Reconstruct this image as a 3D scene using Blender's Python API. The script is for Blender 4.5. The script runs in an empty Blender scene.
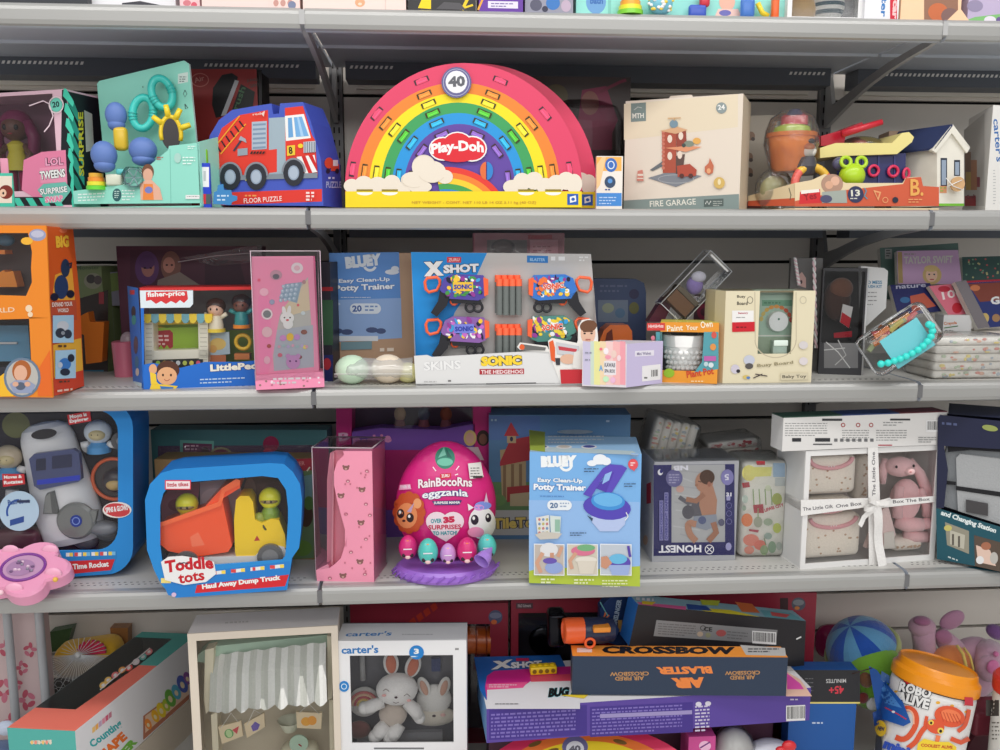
import bpy,bmesh,math,random
from mathutils import Vector,Matrix
from mathutils.geometry import tessellate_polygon
V=Vector
sc=bpy.context.scene
col=sc.collection
rnd=random.Random(7)
# ---------------------------------------------------------------- camera
F=870.0
PITCH=math.radians(8.18)
YAW=math.radians(3.95)
CAM=V((0.0,-1.70,1.45))
cd=bpy.data.cameras.new('camera');cam=bpy.data.objects.new('camera',cd);col.objects.link(cam)
cam.location=CAM
cam.rotation_euler=(math.pi/2-PITCH,0,-YAW)
cd.sensor_width=36;cd.lens=36*F/1000;cd.clip_start=.02
sc.camera=cam
ROT=cam.rotation_euler.to_matrix()
# ---------------------------------------------------------------- view, world, lamps
sc.view_settings.view_transform='Standard'
sc.view_settings.look='None'
sc.view_settings.exposure=0.0
sc.view_settings.gamma=1.0
sc.view_settings.use_curve_mapping=False
w=bpy.data.worlds.new('store');sc.world=w;w.use_nodes=True
w.node_tree.nodes['Background'].inputs[0].default_value=(1.0,.99,.975,1)
w.node_tree.nodes['Background'].inputs[1].default_value=.50
def area_lamp(name,loc,rot,sx,sy,power,colr=(1,.985,.965)):
    l=bpy.data.lights.new(name,'AREA');l.shape='RECTANGLE';l.size=sx;l.size_y=sy
    l.energy=power;l.color=colr
    o=bpy.data.objects.new(name,l);col.objects.link(o);o.location=loc;o.rotation_euler=rot
    return o
area_lamp('ceiling_or_fill_lamp',(0.1,-1.0,3.15),(math.radians(22),0,0),4.5,.30,36)
area_lamp('ceiling_or_fill_lamp',(0.1,-4.8,2.9),(math.radians(68),0,0),6,.6,52)  # low fill lamp, added for stronger frontal light on the shelves
area_lamp('ceiling_or_fill_lamp',(0.1,-2.6,3.0),(math.radians(48),0,0),4.5,.5,18)
# ---------------------------------------------------------------- pixel helpers (aim -> real plane)
def ray(px,py):
    return(ROT@V(((px-500)/F,(375-py)/F,-1))).normalized()
def P(px,py,Y):
    d=ray(px,py);t=(Y-CAM.y)/d.y;return CAM+d*t
def PZ(px,py,Z):
    d=ray(px,py);t=(Z-CAM.z)/d.z;return CAM+d*t
def proj(p):
    q=ROT.transposed()@(V(p)-CAM);return(500+F*q.x/-q.z,375-F*q.y/-q.z)
def XYZ(px,Y,Z):
    a=V((0,Y,Z));q0=ROT.transposed()@(a-CAM);qx=ROT.transposed()@V((1,0,0))
    k=(px-500)/F
    X=-(q0.x+k*q0.z)/(qx.x+k*qx.z)
    return V((X,Y,Z))
def ZAT(p,py):
    """height over point p seen at row py"""
    a=V((p[0],p[1],0));q0=ROT.transposed()@(a-CAM);qz=ROT.transposed()@V((0,0,1))
    k=(375-py)/F
    return-(q0.y+k*q0.z)/(qz.y+k*qz.z)
# ---------------------------------------------------------------- materials
def lin(c):
    return tuple(((x/255)/12.92 if x/255<=.04045 else((x/255+.055)/1.055)**2.4)for x in c)
MATS={}
def mat(c,kind='card'):
    key=(tuple(c),kind)
    if key in MATS:return MATS[key]
    m=bpy.data.materials.new(kind);m.use_nodes=True
    nt=m.node_tree;b=nt.nodes['Principled BSDF'];lc=(*lin(c),1)
    b.inputs['Base Color'].default_value=lc
    R=b.inputs['Roughness']
    def noise(scale,amt,bump=0,detail=3):
        n=nt.nodes.new('ShaderNodeTexNoise');n.inputs['Scale'].default_value=scale;n.inputs['Detail'].default_value=detail
        tc=nt.nodes.new('ShaderNodeTexCoord');nt.links.new(tc.outputs['Object'],n.inputs['Vector'])
        if amt:
            mr=nt.nodes.new('ShaderNodeMapRange');mr.inputs['To Min'].default_value=1-amt;mr.inputs['To Max'].default_value=1+amt
            nt.links.new(n.outputs['Fac'],mr.inputs['Value'])
            vm=nt.nodes.new('ShaderNodeVectorMath');vm.operation='SCALE';vm.inputs[0].default_value=lc[:3]
            nt.links.new(mr.outputs[0],vm.inputs['Scale']);nt.links.new(vm.outputs[0],b.inputs['Base Color'])
        if bump:
            bp=nt.nodes.new('ShaderNodeBump');bp.inputs['Strength'].default_value=bump;bp.inputs['Distance'].default_value=.004
            nt.links.new(n.outputs['Fac'],bp.inputs['Height']);nt.links.new(bp.outputs[0],b.inputs['Normal'])
    if kind=='card':R.default_value=.42;b.inputs['Specular IOR Level'].default_value=.35
    elif kind=='matte':R.default_value=.8;noise(60,.05)
    elif kind=='plastic':R.default_value=.28
    elif kind=='soft':R.default_value=.5
    elif kind=='fabric':R.default_value=.95;noise(260,.10,.28,4);b.inputs['Sheen Weight'].default_value=.25
    elif kind=='plush':R.default_value=1;noise(420,.10,.4,5);b.inputs['Sheen Weight'].default_value=.5
    elif kind=='steel':R.default_value=.38;b.inputs['Metallic'].default_value=.35;noise(9,.03)
    elif kind=='painted':R.default_value=.45;noise(5,.03)
    elif kind=='wood':R.default_value=.6;noise(35,.08)
    elif kind=='foil':R.default_value=.15;b.inputs['Metallic'].default_value=.8
    elif kind in('clear','bag','frost'):
        nt.nodes.remove(b)
        tr=nt.nodes.new('ShaderNodeBsdfTransparent');tr.inputs[0].default_value=lc
        gl=nt.nodes.new('ShaderNodeBsdfGlossy');gl.inputs['Roughness'].default_value=.06 if kind=='clear' else .16
        gl.inputs[0].default_value=(1,1,1,1)
        mx=nt.nodes.new('ShaderNodeMixShader');fr=nt.nodes.new('ShaderNodeFresnel');fr.inputs[0].default_value=1.45
        out=nt.nodes['Material Output']
        if kind=='frost':mx.inputs[0].default_value=.10
        else:
            ma=nt.nodes.new('ShaderNodeMath');ma.operation='MULTIPLY';ma.inputs[1].default_value=.9 if kind=='clear' else .9
            ma.use_clamp=True
            nt.links.new(fr.outputs[0],ma.inputs[0]);nt.links.new(ma.outputs[0],mx.inputs[0])
        if kind in('bag','frost'):
            n=nt.nodes.new('ShaderNodeTexNoise');n.inputs['Scale'].default_value=22;n.inputs['Detail'].default_value=2
            n.inputs['Distortion'].default_value=1.5
            tc=nt.nodes.new('ShaderNodeTexCoord');nt.links.new(tc.outputs['Object'],n.inputs['Vector'])
            bp=nt.nodes.new('ShaderNodeBump');bp.inputs['Strength'].default_value=1;bp.inputs['Distance'].default_value=.006
            nt.links.new(n.outputs['Fac'],bp.inputs['Height']);nt.links.new(bp.outputs[0],gl.inputs['Normal']);nt.links.new(bp.outputs[0],fr.inputs['Normal'])
        if kind in('bag','frost'):
            df=nt.nodes.new('ShaderNodeBsdfDiffuse');df.inputs[0].default_value=(.8,.8,.8,1)
            m2=nt.nodes.new('ShaderNodeMixShader');m2.inputs[0].default_value=.06 if kind=='bag' else .34
            nt.links.new(tr.outputs[0],m2.inputs[1]);nt.links.new(df.outputs[0],m2.inputs[2]);tr=m2
        nt.links.new(tr.outputs[0],mx.inputs[1]);nt.links.new(gl.outputs[0],mx.inputs[2])
        nt.links.new(mx.outputs[0],out.inputs['Surface'])
    MATS[key]=m
    return m
CLEAR=((247,248,249),'clear');BAG=((246,247,247),'bag')
def C(c):
    """colour spec -> (rgb, kind)"""
    return c if isinstance(c[0],(tuple,list))else(c,'card')
# ---------------------------------------------------------------- mesh builder (world coordinates)
class MB:
    def __init__(s):s.v=[];s.f=[];s.m=[];s.s=[];s.mats=[]
    def mi(s,c):
        m=mat(*C(c))
        if m not in s.mats:s.mats.append(m)
        return s.mats.index(m)
    def add(s,vs,fs,c,smooth=False):
        o=len(s.v);s.v+=[V(x)for x in vs];i=s.mi(c)
        for f in fs:s.f.append([o+k for k in f]);s.m.append(i);s.s.append(smooth)
        return s
    def poly(s,pts,c):return s.add(pts,[list(range(len(pts)))],c)
    def hexa(s,b,t,c):
        n=len(b);vs=list(b)+list(t)
        fs=[list(range(n))[::-1],[n+i for i in range(n)]]+[[i,(i+1)%n,n+(i+1)%n,n+i]for i in range(n)]
        return s.add(vs,fs,c)
    def ext(s,pts,d,c):return s.hexa(pts,[V(p)+V(d)for p in pts],c)
    def bx(s,c0,size,c,R=None):
        x,y,z=[k/2 for k in size];c0=V(c0)
        b=[(-x,-y,-z),(x,-y,-z),(x,y,-z),(-x,y,-z)]
        R=R or Matrix.Identity(3)
        g=lambda p:c0+R@V(p)
        return s.hexa([g(p)for p in b],[g((p[0],p[1],z))for p in b],c)
    def rbx(s,c0,size,r,c,R=None,seg=3):
        """box with rounded edges"""
        bm=bmesh.new();bmesh.ops.create_cube(bm,size=1)
        for v_ in bm.verts:v_.co=V((v_.co.x*size[0],v_.co.y*size[1],v_.co.z*size[2]))
        bmesh.ops.bevel(bm,geom=bm.edges[:],offset=r,segments=seg,affect='EDGES',profile=.5)
        R=R or Matrix.Identity(3);bm.verts.index_update()
        s.add([V(c0)+R@v_.co for v_ in bm.verts],[[v_.index for v_ in f.verts]for f in bm.faces],c,True);bm.free();return s
    def tube(s,path,r,c,seg=10,closed=False,cap=True):
        path=[V(p)for p in path];n=len(path);rs=r if isinstance(r,(list,tuple))else[r]*n
        rings=[];up=None
        for i,p in enumerate(path):
            if closed:t=path[(i+1)%n]-path[i-1]
            else:t=path[min(i+1,n-1)]-path[max(i-1,0)]
            t.normalize()
            if up is None:up=V((0,0,1))if abs(t.z)<.9 else V((1,0,0))
            a=t.cross(up).normalized();b=a.cross(t).normalized();up=b
            rings.append([p+(a*math.cos(2*math.pi*k/seg)+b*math.sin(2*math.pi*k/seg))*rs[i]for k in range(seg)])
        vs=[q for ri in rings for q in ri];fs=[]
        for i in range(n if closed else n-1):
            j=(i+1)%n
            for k in range(seg):l=(k+1)%seg;fs.append([i*seg+k,i*seg+l,j*seg+l,j*seg+k])
        if cap and not closed:fs+=[list(range(seg))[::-1],[(n-1)*seg+k for k in range(seg)]]
        return s.add(vs,fs,c,True)
    def cyl(s,p0,p1,r0,c,r1=None,seg=20):
        p0,p1=V(p0),V(p1);r1=r0 if r1 is None else r1
        t=(p1-p0).normalized();u=V((0,0,1))if abs(t.z)<.9 else V((1,0,0));a=t.cross(u).normalized();b=a.cross(t)
        rg=lambda p,r:[p+(a*math.cos(2*math.pi*k/seg)+b*math.sin(2*math.pi*k/seg))*r for k in range(seg)]
        vs=rg(p0,r0)+rg(p1,r1)
        s.add(vs,[[k,(k+1)%seg,seg+(k+1)%seg,seg+k]for k in range(seg)],c,True)
        return s.add(vs,[list(range(seg)),[seg+k for k in range(seg)][::-1]],c)
    def lathe(s,o,axis,prof,c,seg=28,sx=1,sy=1,xdir=None,cols=None):
        """prof [(r, h)...]; sx,sy squash across; cols optional colour per band"""
        o=V(o);t=V(axis).normalized();u=V(xdir)if xdir else(V((1,0,0))if abs(t.x)<.9 else V((0,1,0)))
        a=(u-t*u.dot(t)).normalized();b=t.cross(a)
        vs=[]
        for r,h in prof:
            for k in range(seg):
                an=2*math.pi*k/seg;vs.append(o+t*h+a*(r*sx*math.cos(an))+b*(r*sy*math.sin(an)))
        for i in range(len(prof)-1):
            fs=[[k,(k+1)%seg,seg+(k+1)%seg,seg+k]for k in range(seg)]
            s.add(vs[i*seg:(i+2)*seg],fs,cols[i]if cols else c,True)
        return s
    def ball(s,o,r,c,R=None,seg=20,rings=12):
        rx,ry,rz=(r,r,r)if not isinstance(r,(tuple,list))else r
        o=V(o);R=R or Matrix.Identity(3);vs=[];fs=[]
        for i in range(rings+1):
            th=math.pi*i/rings
            for k in range(seg):
                ph=2*math.pi*k/seg
                vs.append(o+R@V((rx*math.sin(th)*math.cos(ph),ry*math.sin(th)*math.sin(ph),rz*math.cos(th))))
        for i in range(rings):
            for k in range(seg):l=(k+1)%seg;fs.append([i*seg+k,(i+1)*seg+k,(i+1)*seg+l,i*seg+l])
        return s.add(vs,fs,c,True)
    def torus(s,o,nrm,R_,r,c,seg=28,sx=1):
        o=V(o);n=V(nrm).normalized();u=V((0,0,1))if abs(n.z)<.9 else V((1,0,0));a=n.cross(u).normalized();b=a.cross(n)
        return s.tube([o+a*(R_*sx*math.cos(2*math.pi*k/seg))+b*(R_*math.sin(2*math.pi*k/seg))for k in range(seg)],r,c,8,True)
    def build(s,name,parent=None,label=None,cat=None,group=None,kind=None,weld=True):
        me=bpy.data.meshes.new(name)
        if parent is None:
            xs=[p.x for p in s.v];ys=[p.y for p in s.v];zs=[p.z for p in s.v]
            org=V(((min(xs)+max(xs))/2,(min(ys)+max(ys))/2,min(zs)));M=Matrix.Translation(org)
        else:
            M=ROOTM[parent.name]
        inv=M.inverted()
        me.from_pydata([inv@p for p in s.v],[],s.f)
        for m in s.mats:me.materials.append(m)
        me.polygons.foreach_set('material_index',s.m);me.polygons.foreach_set('use_smooth',s.s)
        me.update()
        o=bpy.data.objects.new(name,me);col.objects.link(o)
        ROOTM[o.name]=M
        if parent is None:o.location=org
        else:o.parent=parent
        if label:o['label']=label
        if cat:o['category']=cat
        if group:o['group']=group
        if kind:o['kind']=kind
        return o
ROOTM={}
def thing(name,label,cat,loc,rotz=0,group=None):
    o=bpy.data.objects.new(name,None);col.objects.link(o);o.location=loc;o.rotation_euler=(0,0,rotz)
    o.empty_display_size=.03
    ROOTM[o.name]=Matrix.Translation(loc)@Matrix.Rotation(rotz,4,'Z')
    o['label']=label;o['category']=cat
    if group:o['group']=group
    return o
# ---------------------------------------------------------------- printed graphics laid on a surface
class Plane:
    curved=False
    def __init__(s,O,U,W):
        s.O=V(O);s.n=V(U).cross(V(W)).normalized()
        if s.n.dot(CAM-s.O)<0:s.n=-s.n
        s.zmin=next((z for z in(Z1,Z2,Z3,Z4,Z5)if abs(s.O.z-z)<1e-5),None)
    def hit(s,px,py):
        d=ray(px,py);t=(s.O-CAM).dot(s.n)/d.dot(s.n);p=CAM+d*t
        if s.zmin is not None and p.z<s.zmin:p.z=s.zmin
        return p,s.n
class Ell:
    """ellipsoid surface, R = rotation"""
    curved=True
    def __init__(s,o,r,R=None):s.o=V(o);s.r=r;s.R=R or Matrix.Identity(3)
    def hit(s,px,py):
        d=s.R.transposed()@ray(px,py);p=s.R.transposed()@(CAM-s.o)
        d2=V([d[i]/s.r[i]for i in range(3)]);p2=V([p[i]/s.r[i]for i in range(3)])
        a=d2.dot(d2);b=2*d2.dot(p2);c=p2.dot(p2)-1;D=max(0,b*b-4*a*c);t=(-b-math.sqrt(D))/(2*a)
        q=p+d*t;n=V([q[i]/s.r[i]**2 for i in range(3)]).normalized()
        return s.o+s.R@q,s.R@n
class Cyl:
    curved=True
    def __init__(s,o,axis,r):s.o=V(o);s.t=V(axis).normalized();s.r=r
    def hit(s,px,py):
        d=ray(px,py);p=CAM-s.o;dd=d-s.t*d.dot(s.t);pp=p-s.t*p.dot(s.t)
        a=dd.dot(dd);b=2*dd.dot(pp);c=pp.dot(pp)-s.r**2;D=max(0,b*b-4*a*c);t=(-b-math.sqrt(D))/(2*a)
        q=p+d*t;n=(q-s.t*q.dot(s.t)).normalized();return s.o+q,n
TEXTS={}
def glyphs(txt,bold=0.0,shear=0.0):
    key=(txt,bold,shear)
    if key in TEXTS:return TEXTS[key]
    cu=bpy.data.curves.new('t','FONT');cu.body=txt;cu.offset=bold;cu.resolution_u=2;cu.shear=shear
    cu.fill_mode='FRONT' if hasattr(cu,'fill_mode')else cu.fill_mode
    ob=bpy.data.objects.new('t',cu);col.objects.link(ob)
    bpy.context.view_layer.update()
    me=ob.evaluated_get(bpy.context.evaluated_depsgraph_get()).to_mesh()
    vs=[(v_.co.x,v_.co.y)for v_ in me.vertices];fs=[list(p.vertices)for p in me.polygons]
    bpy.data.objects.remove(ob);bpy.data.curves.remove(cu)
    x0=min(v_[0]for v_ in vs);x1=max(v_[0]for v_ in vs);y0=min(v_[1]for v_ in vs);y1=max(v_[1]for v_ in vs)
    up=any(ch.isupper()or ch.isdigit()or ch in 'bdfhklt' for ch in txt);dn=any(ch in 'gjpqy' for ch in txt)
    r=([((v_[0]-x0)/max(1e-6,x1-x0),(v_[1]-y0)/max(1e-6,y1-y0))for v_ in vs],fs)
    TEXTS[key]=r;return r
class G:
    def __init__(s,mb,surf,step=.0001,start=1):s.mb=mb;s.S=surf;s.step=step;s.k=start;s.hold=False
    def _emit(s,pts,fs,c):
        if s.S.curved:
            bm=bmesh.new();bv=[bm.verts.new((x,y,0))for x,y in pts]
            for f in fs:
                try:bm.faces.new([bv[i]for i in f])
                except ValueError:pass
            for _ in range(4):
                L=[e for e in bm.edges if e.calc_length()>5]
                if not L:break
                bmesh.ops.triangulate(bm,faces=[f for f in bm.faces if len(f.verts)>3])
                L=[e for e in bm.edges if e.calc_length()>5]
                bmesh.ops.subdivide_edges(bm,edges=L,cuts=1)
            bmesh.ops.triangulate(bm,faces=[f for f in bm.faces if len(f.verts)>3])
            bm.verts.index_update();pts=[(v_.co.x,v_.co.y)for v_ in bm.verts];fs=[[v_.index for v_ in f.verts]for f in bm.faces];bm.free()
        off=s.k*s.step;out=[]
        for x,y in pts:
            p,n=s.S.hit(x,y);out.append(p+n*off)
        s.mb.add(out,fs,c,s.S.curved)
        s.k+=.22 if s.hold else 1
    def poly(s,pts,c):
        if len(pts)<=4 and not s.S.curved:s._emit(pts,[list(range(len(pts)))],c)
        else:s._emit(pts,[list(t)for t in tessellate_polygon([[V((x,y,0))for x,y in pts]])],c)
        return s
    def rect(s,x0,y0,x1,y1,c,sk=0,sy=0):
        """sk = pixels the right end is lower by"""
        return s.poly([(x0,y0),(x1,y0+sk),(x1+sy,y1+sk),(x0+sy,y1)],c)
    def ell(s,cx,cy,rx,ry,c,rot=0,n=20,a0=0,a1=360):
        r=math.radians(rot);k0=math.radians(a0);k1=math.radians(a1);full=a1-a0>=360
        m=n if full else n+1
        pts=[]
        for i in range(m):
            a=k0+(k1-k0)*i/n;x=rx*math.cos(a);y=-ry*math.sin(a)
            pts.append((cx+x*math.cos(r)-y*math.sin(r),cy+x*math.sin(r)+y*math.cos(r)))
        if s.S.curved or not full:s._emit([(cx,cy)]+pts,[[0,1+i,1+(i+1)%m]for i in range(m if full else m-1)],c)
        else:s._emit(pts,[list(range(m))],c)
        return s
    def ring(s,cx,cy,rx,ry,w,c,a0=0,a1=360,n=24,wy=None,rot=0):
        wy=w if wy is None else wy;r=math.radians(rot)
        o=[];m=n+1
        for q in(0,1):
            for i in range(m):
                a=math.radians(a0+(a1-a0)*i/n);x=(rx-q*w)*math.cos(a);y=-(ry-q*wy)*math.sin(a)
                o.append((cx+x*math.cos(r)-y*math.sin(r),cy+x*math.sin(r)+y*math.cos(r)))
        s._emit(o,[[i,i+1,m+i+1,m+i]for i in range(n)],c);return s
    def line(s,pts,w,c):
        if len(pts)>3 and w>1.5:
            for _ in(0,1):
                q=[pts[0]]
                for a,b in zip(pts[:-1],pts[1:]):q+=[(a[0]*.75+b[0]*.25,a[1]*.75+b[1]*.25),(a[0]*.25+b[0]*.75,a[1]*.25+b[1]*.75)]
                pts=q+[pts[-1]]
        o=[];n=len(pts)
        for i in range(n):
            a=pts[max(i-1,0)];b=pts[min(i+1,n-1)];dx,dy=b[0]-a[0],b[1]-a[1];L=math.hypot(dx,dy)or 1
            nx,ny=-dy/L*w/2,dx/L*w/2;o+=[(pts[i][0]+nx,pts[i][1]+ny),(pts[i][0]-nx,pts[i][1]-ny)]
        s._emit(o,[[2*i,2*i+1,2*i+3,2*i+2]for i in range(n-1)],c);return s
    def text(s,txt,x0,y0,x1,y1,h,c,bold=.02,out=None,ow=.06,flip=False,arc=0,shear=0,vert=0):
        """baseline (x0,y0)-(x1,y1) in pixels, letters h pixels tall (bbox of the whole word); vert=lean in px"""
        for(cc,bo,g)in([(out,bold+ow,ow)]if out else[])+[(c,bold,0)]:
            pts,fs=glyphs(txt,bo,shear);ex=g*h*.55
            dx,dy=x1-x0,y1-y0;L=math.hypot(dx,dy);ux,uy=dx/L,dy/L;nx,ny=uy,-ux
            o=[]
            for u,v_ in pts:
                if flip:u,v_=1-u,1-v_
                a=-ex+u*(L+2*ex);b=-ex+v_*(h+2*ex)+arc*4*u*(1-u)
                o.append((x0+ux*a+nx*b+vert*v_,y0+uy*a+ny*b))
            s._emit(o,fs,cc)
        return s
    def greek(s,x0,y0,x1,rows,dy,h,c,sk=0,fill=.9):
        """rows of tiny unreadable print as broken bars"""
        pts=[];fs=[]
        for r_ in range(rows):
            x=x0;e=x0+(x1-x0)*(fill if r_<rows-1 else fill*.7);y=y0+r_*dy
            while x<e:
                w_=rnd.uniform(1.5,5)*max(1,h*.6);xx=min(x+w_,e);k=len(pts);t0=(x-x0)/max(1,x1-x0)*sk;t1=(xx-x0)/max(1,x1-x0)*sk
                pts+=[(x,y+t0),(xx,y+t1),(xx,y+h+t1),(x,y+h+t0)];fs.append([k,k+1,k+2,k+3]);x=xx+h*.8
        s._emit(pts,fs,c);return s
    def barcode(s,x0,y0,x1,y1,sk=0,bg=(235,235,235)):
        s.rect(x0,y0,x1,y1,bg,sk)
        pts=[];fs=[];x=x0+1.2;w_=x1-x0
        while x<x1-1.4:
            b=rnd.choice((.4,.6,.9));k=len(pts);a=(x-x0)/w_*sk
            pts+=[(x,y0+1.2+a),(x+b,y0+1.2+a),(x+b,y1-2.2+a),(x,y1-2.2+a)];fs.append([k,k+1,k+2,k+3]);x+=b+rnd.choice((.4,.6,.8))
        s._emit(pts,fs,(30,30,30));return s
# ---------------------------------------------------------------- cartons
class Carton:
    """box standing on height Z; base corners of its front face aimed at pixels"""
    def __init__(s,Z,xl,xr,top,depth,Yl=None,Yr=None,yl=None,yr=None,topr=None,side=0,base=None,zx=None):
        _Z=Z;Z=Z if zx is None else zx
        A=PZ(xl,yl,Z)if yl else XYZ(xl,Yl,Z)
        B=PZ(xr,yr,Z)if yr else XYZ(xr,Yl if Yr is None else Yr,Z)
        Z=_Z;A.z=Z;B.z=Z;s.A,s.B=A,B;s.Z=Z
        s.u=(B-A).normalized();s.w=(B-A).length
        s.b=V((-s.u.y,s.u.x,0));s.d=depth
        s.h=(ZAT(B,topr)if topr else ZAT(A,top))-Z
        s.up=V((0,0,1))
        s.rot=math.atan2(s.u.y,s.u.x)
        s.base=(A+B)/2+s.b*depth/2
    def pt(s,x,y,z):
        """x,y,z in 0..1 across width, depth, height"""
        return s.A+s.u*(s.w*x)+s.b*(s.d*y)+s.up*(s.h*z)
    def pm(s,x,y,z):
        return s.A+s.u*x+s.b*y+s.up*z
    def front(s):return Plane(s.A,s.u,s.up)
    def right(s):return Plane(s.B,s.b,s.up)
    def left(s):return Plane(s.A,s.b,s.up)
    def topf(s):return Plane(s.A+s.up*s.h,s.u,s.b)
    def R(s):return Matrix((s.u,s.b,s.up)).transposed()
    def shell(s,mb,c,t=.0035,window=None,sidewin=None,inner=None,topc=None,rightc=None,leftc=None):
        """solid carton, or a hollow one with a window cut in the front (fractions x0,z0,x1,z1)"""
        p=s.pt
        if not window:
            vs=[p(0,0,0),p(1,0,0),p(1,1,0),p(0,1,0),p(0,0,1),p(1,0,1),p(1,1,1),p(0,1,1)]
            mb.add(vs,[[0,1,5,4]],c);mb.add(vs,[[3,2,1,0],[2,3,7,6]],c)
            mb.add(vs,[[1,2,6,5]],rightc or c);mb.add(vs,[[3,0,4,7]],leftc or c);mb.add(vs,[[4,5,6,7]],topc or c)
            return s
        x0,z0,x1,z1=window
        g=lambda a,b_,c_:s.pm(a,b_,c_);W,D,H=s.w,s.d,s.h
        slab=lambda a0,a1,b0,b1,c0,c1,cc:mb.hexa([g(a0,b0,c0),g(a1,b0,c0),g(a1,b1,c0),g(a0,b1,c0)],[g(a0,b0,c1),g(a1,b0,c1),g(a1,b1,c1),g(a0,b1,c1)],cc)
        slab(0,W,D-t,D,0,H,inner or c)
        slab(0,W,t,D-t,0,t,c);slab(0,W,t,D-t,H-t,H,topc or c)
        slab(0,t,t,D-t,t,H-t,leftc or c);slab(W-t,W,t,D-t,t,H-t,rightc or c)
        slab(0,W,0,t,0,z0*H,c)if z0>0 else None
        slab(0,W,0,t,z1*H,H,c)if z1<1 else None
        slab(0,x0*W,0,t,z0*H,z1*H,c)if x0>0 else None
        slab(x1*W,W,0,t,z0*H,z1*H,c)if x1<1 else None
        return s
    def pane(s,mb,window,c=CLEAR,y=.0015):
        x0,z0,x1,z1=window
        mb.poly([s.pm(x0*s.w,y,z0*s.h),s.pm(x1*s.w,y,z0*s.h),s.pm(x1*s.w,y,z1*s.h),s.pm(x0*s.w,y,z1*s.h)],c);return s
    def frac(s,px,py):
        """pixel -> fraction on front face"""
        p,_=s.front().hit(px,py);d=p-s.A;return d.dot(s.u)/s.w,d.z/s.h
    def win(s,x0,y0,x1,y1):
        a=s.frac(x0,y1);b=s.frac(x1,y0);return(max(0,a[0]),max(0,a[1]),min(1,b[0]),min(1,b[1]))
    def thing(s,name,label,cat,group=None):
        return thing(name,label,cat,(s.base.x,s.base.y,s.Z),s.rot,group)
# shelf heights (top surface)
CZ=CAM.z
def prism(mb,pl,px,dvec,cf,cs=None,smooth=False):
    """outline aimed at pixels on a plane, extruded to a solid"""
    a=[pl.hit(x,y)[0]for x,y in px];b=[p+V(dvec)for p in a];n=len(a);cs=cs or cf
    q=[list(t)for t in tessellate_polygon([a])]
    mb.add(a,q,cf);mb.add(b,q,cs)
    for j in range(n):mb.add([a[j],a[(j+1)%n],b[(j+1)%n],b[j]],[[0,1,2,3]],cs,False)
    return mb
def arcpts(cx,cy,rx,ry,a0,a1,n=24):
    return[(cx+rx*math.cos(math.radians(a0+(a1-a0)*i/n)),cy-ry*math.sin(math.radians(a0+(a1-a0)*i/n)))for i in range(n+1)]
def PX(Y):return(Y-CAM.y)/F 
Z1,Z2,Z3,Z4,Z5=CZ+.443,CZ+.080,CZ-.268,CZ-.674,CZ-1.20
# ================================================================ the gondola: floor, back wall, posts, shelves
STEEL=((172,172,170),'steel');TOPC=((196,195,191),'painted');UNDER=((196,203,214),'painted')
DARKM=((92,97,106),'painted');WALLC=((226,219,210),'painted');BLACK=((14,14,16),'matte')
XJ=[XYZ(308,0,Z2).x,XYZ(932,0,Z2).x];BAY=XJ[1]-XJ[0]
XS=[XJ[0]-BAY,XJ[0],XJ[1],XJ[1]+BAY]
m=MB();m.bx((0,-1.0,-.01),(9,9,.02),((236,234,230),'painted'));m.build('floor',kind='structure')
YB=.53
m=MB()
m.bx(((XS[0]+XS[3])/2,YB+.035,1.25),(XS[3]-XS[0],.03,2.5),BLACK);m.build('wall_back',kind='structure')
# back panels, separated by dark slots at the rows seen in the photograph
def zback(py,px=650):return P(px,py,YB).z
rows=[0.02,zback(636),zback(597.5),zback(419),zback(262),zback(236),zback(99),zback(20),2.45]
for k in range(3):
    for i in range(len(rows)-1):
        z0=rows[i]+.004;z1=rows[i+1]-.004
        m=MB();m.bx(((XS[k]+XS[k+1])/2,YB+.008,(z0+z1)/2),(BAY-.034,.014,z1-z0),WALLC)
        m.build('wall_panel',kind='structure')
for k,x in enumerate(XS):
    m=MB();m.bx((x,YB,1.25),(.03,.03,2.5),((112,112,114),'painted'))
    for z in[j*.03+.3 for j in range(60)]:
        for s_ in(-1,1):m.bx((x+s_*.006,YB-.0152,z),(.0035,.001,.014),BLACK)
    m.build('upright_post',label='slotted grey steel upright post at the %s'%('far left end','left joint between bays','right joint between bays','far right end')[k],cat='post',group='upright posts')
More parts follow.
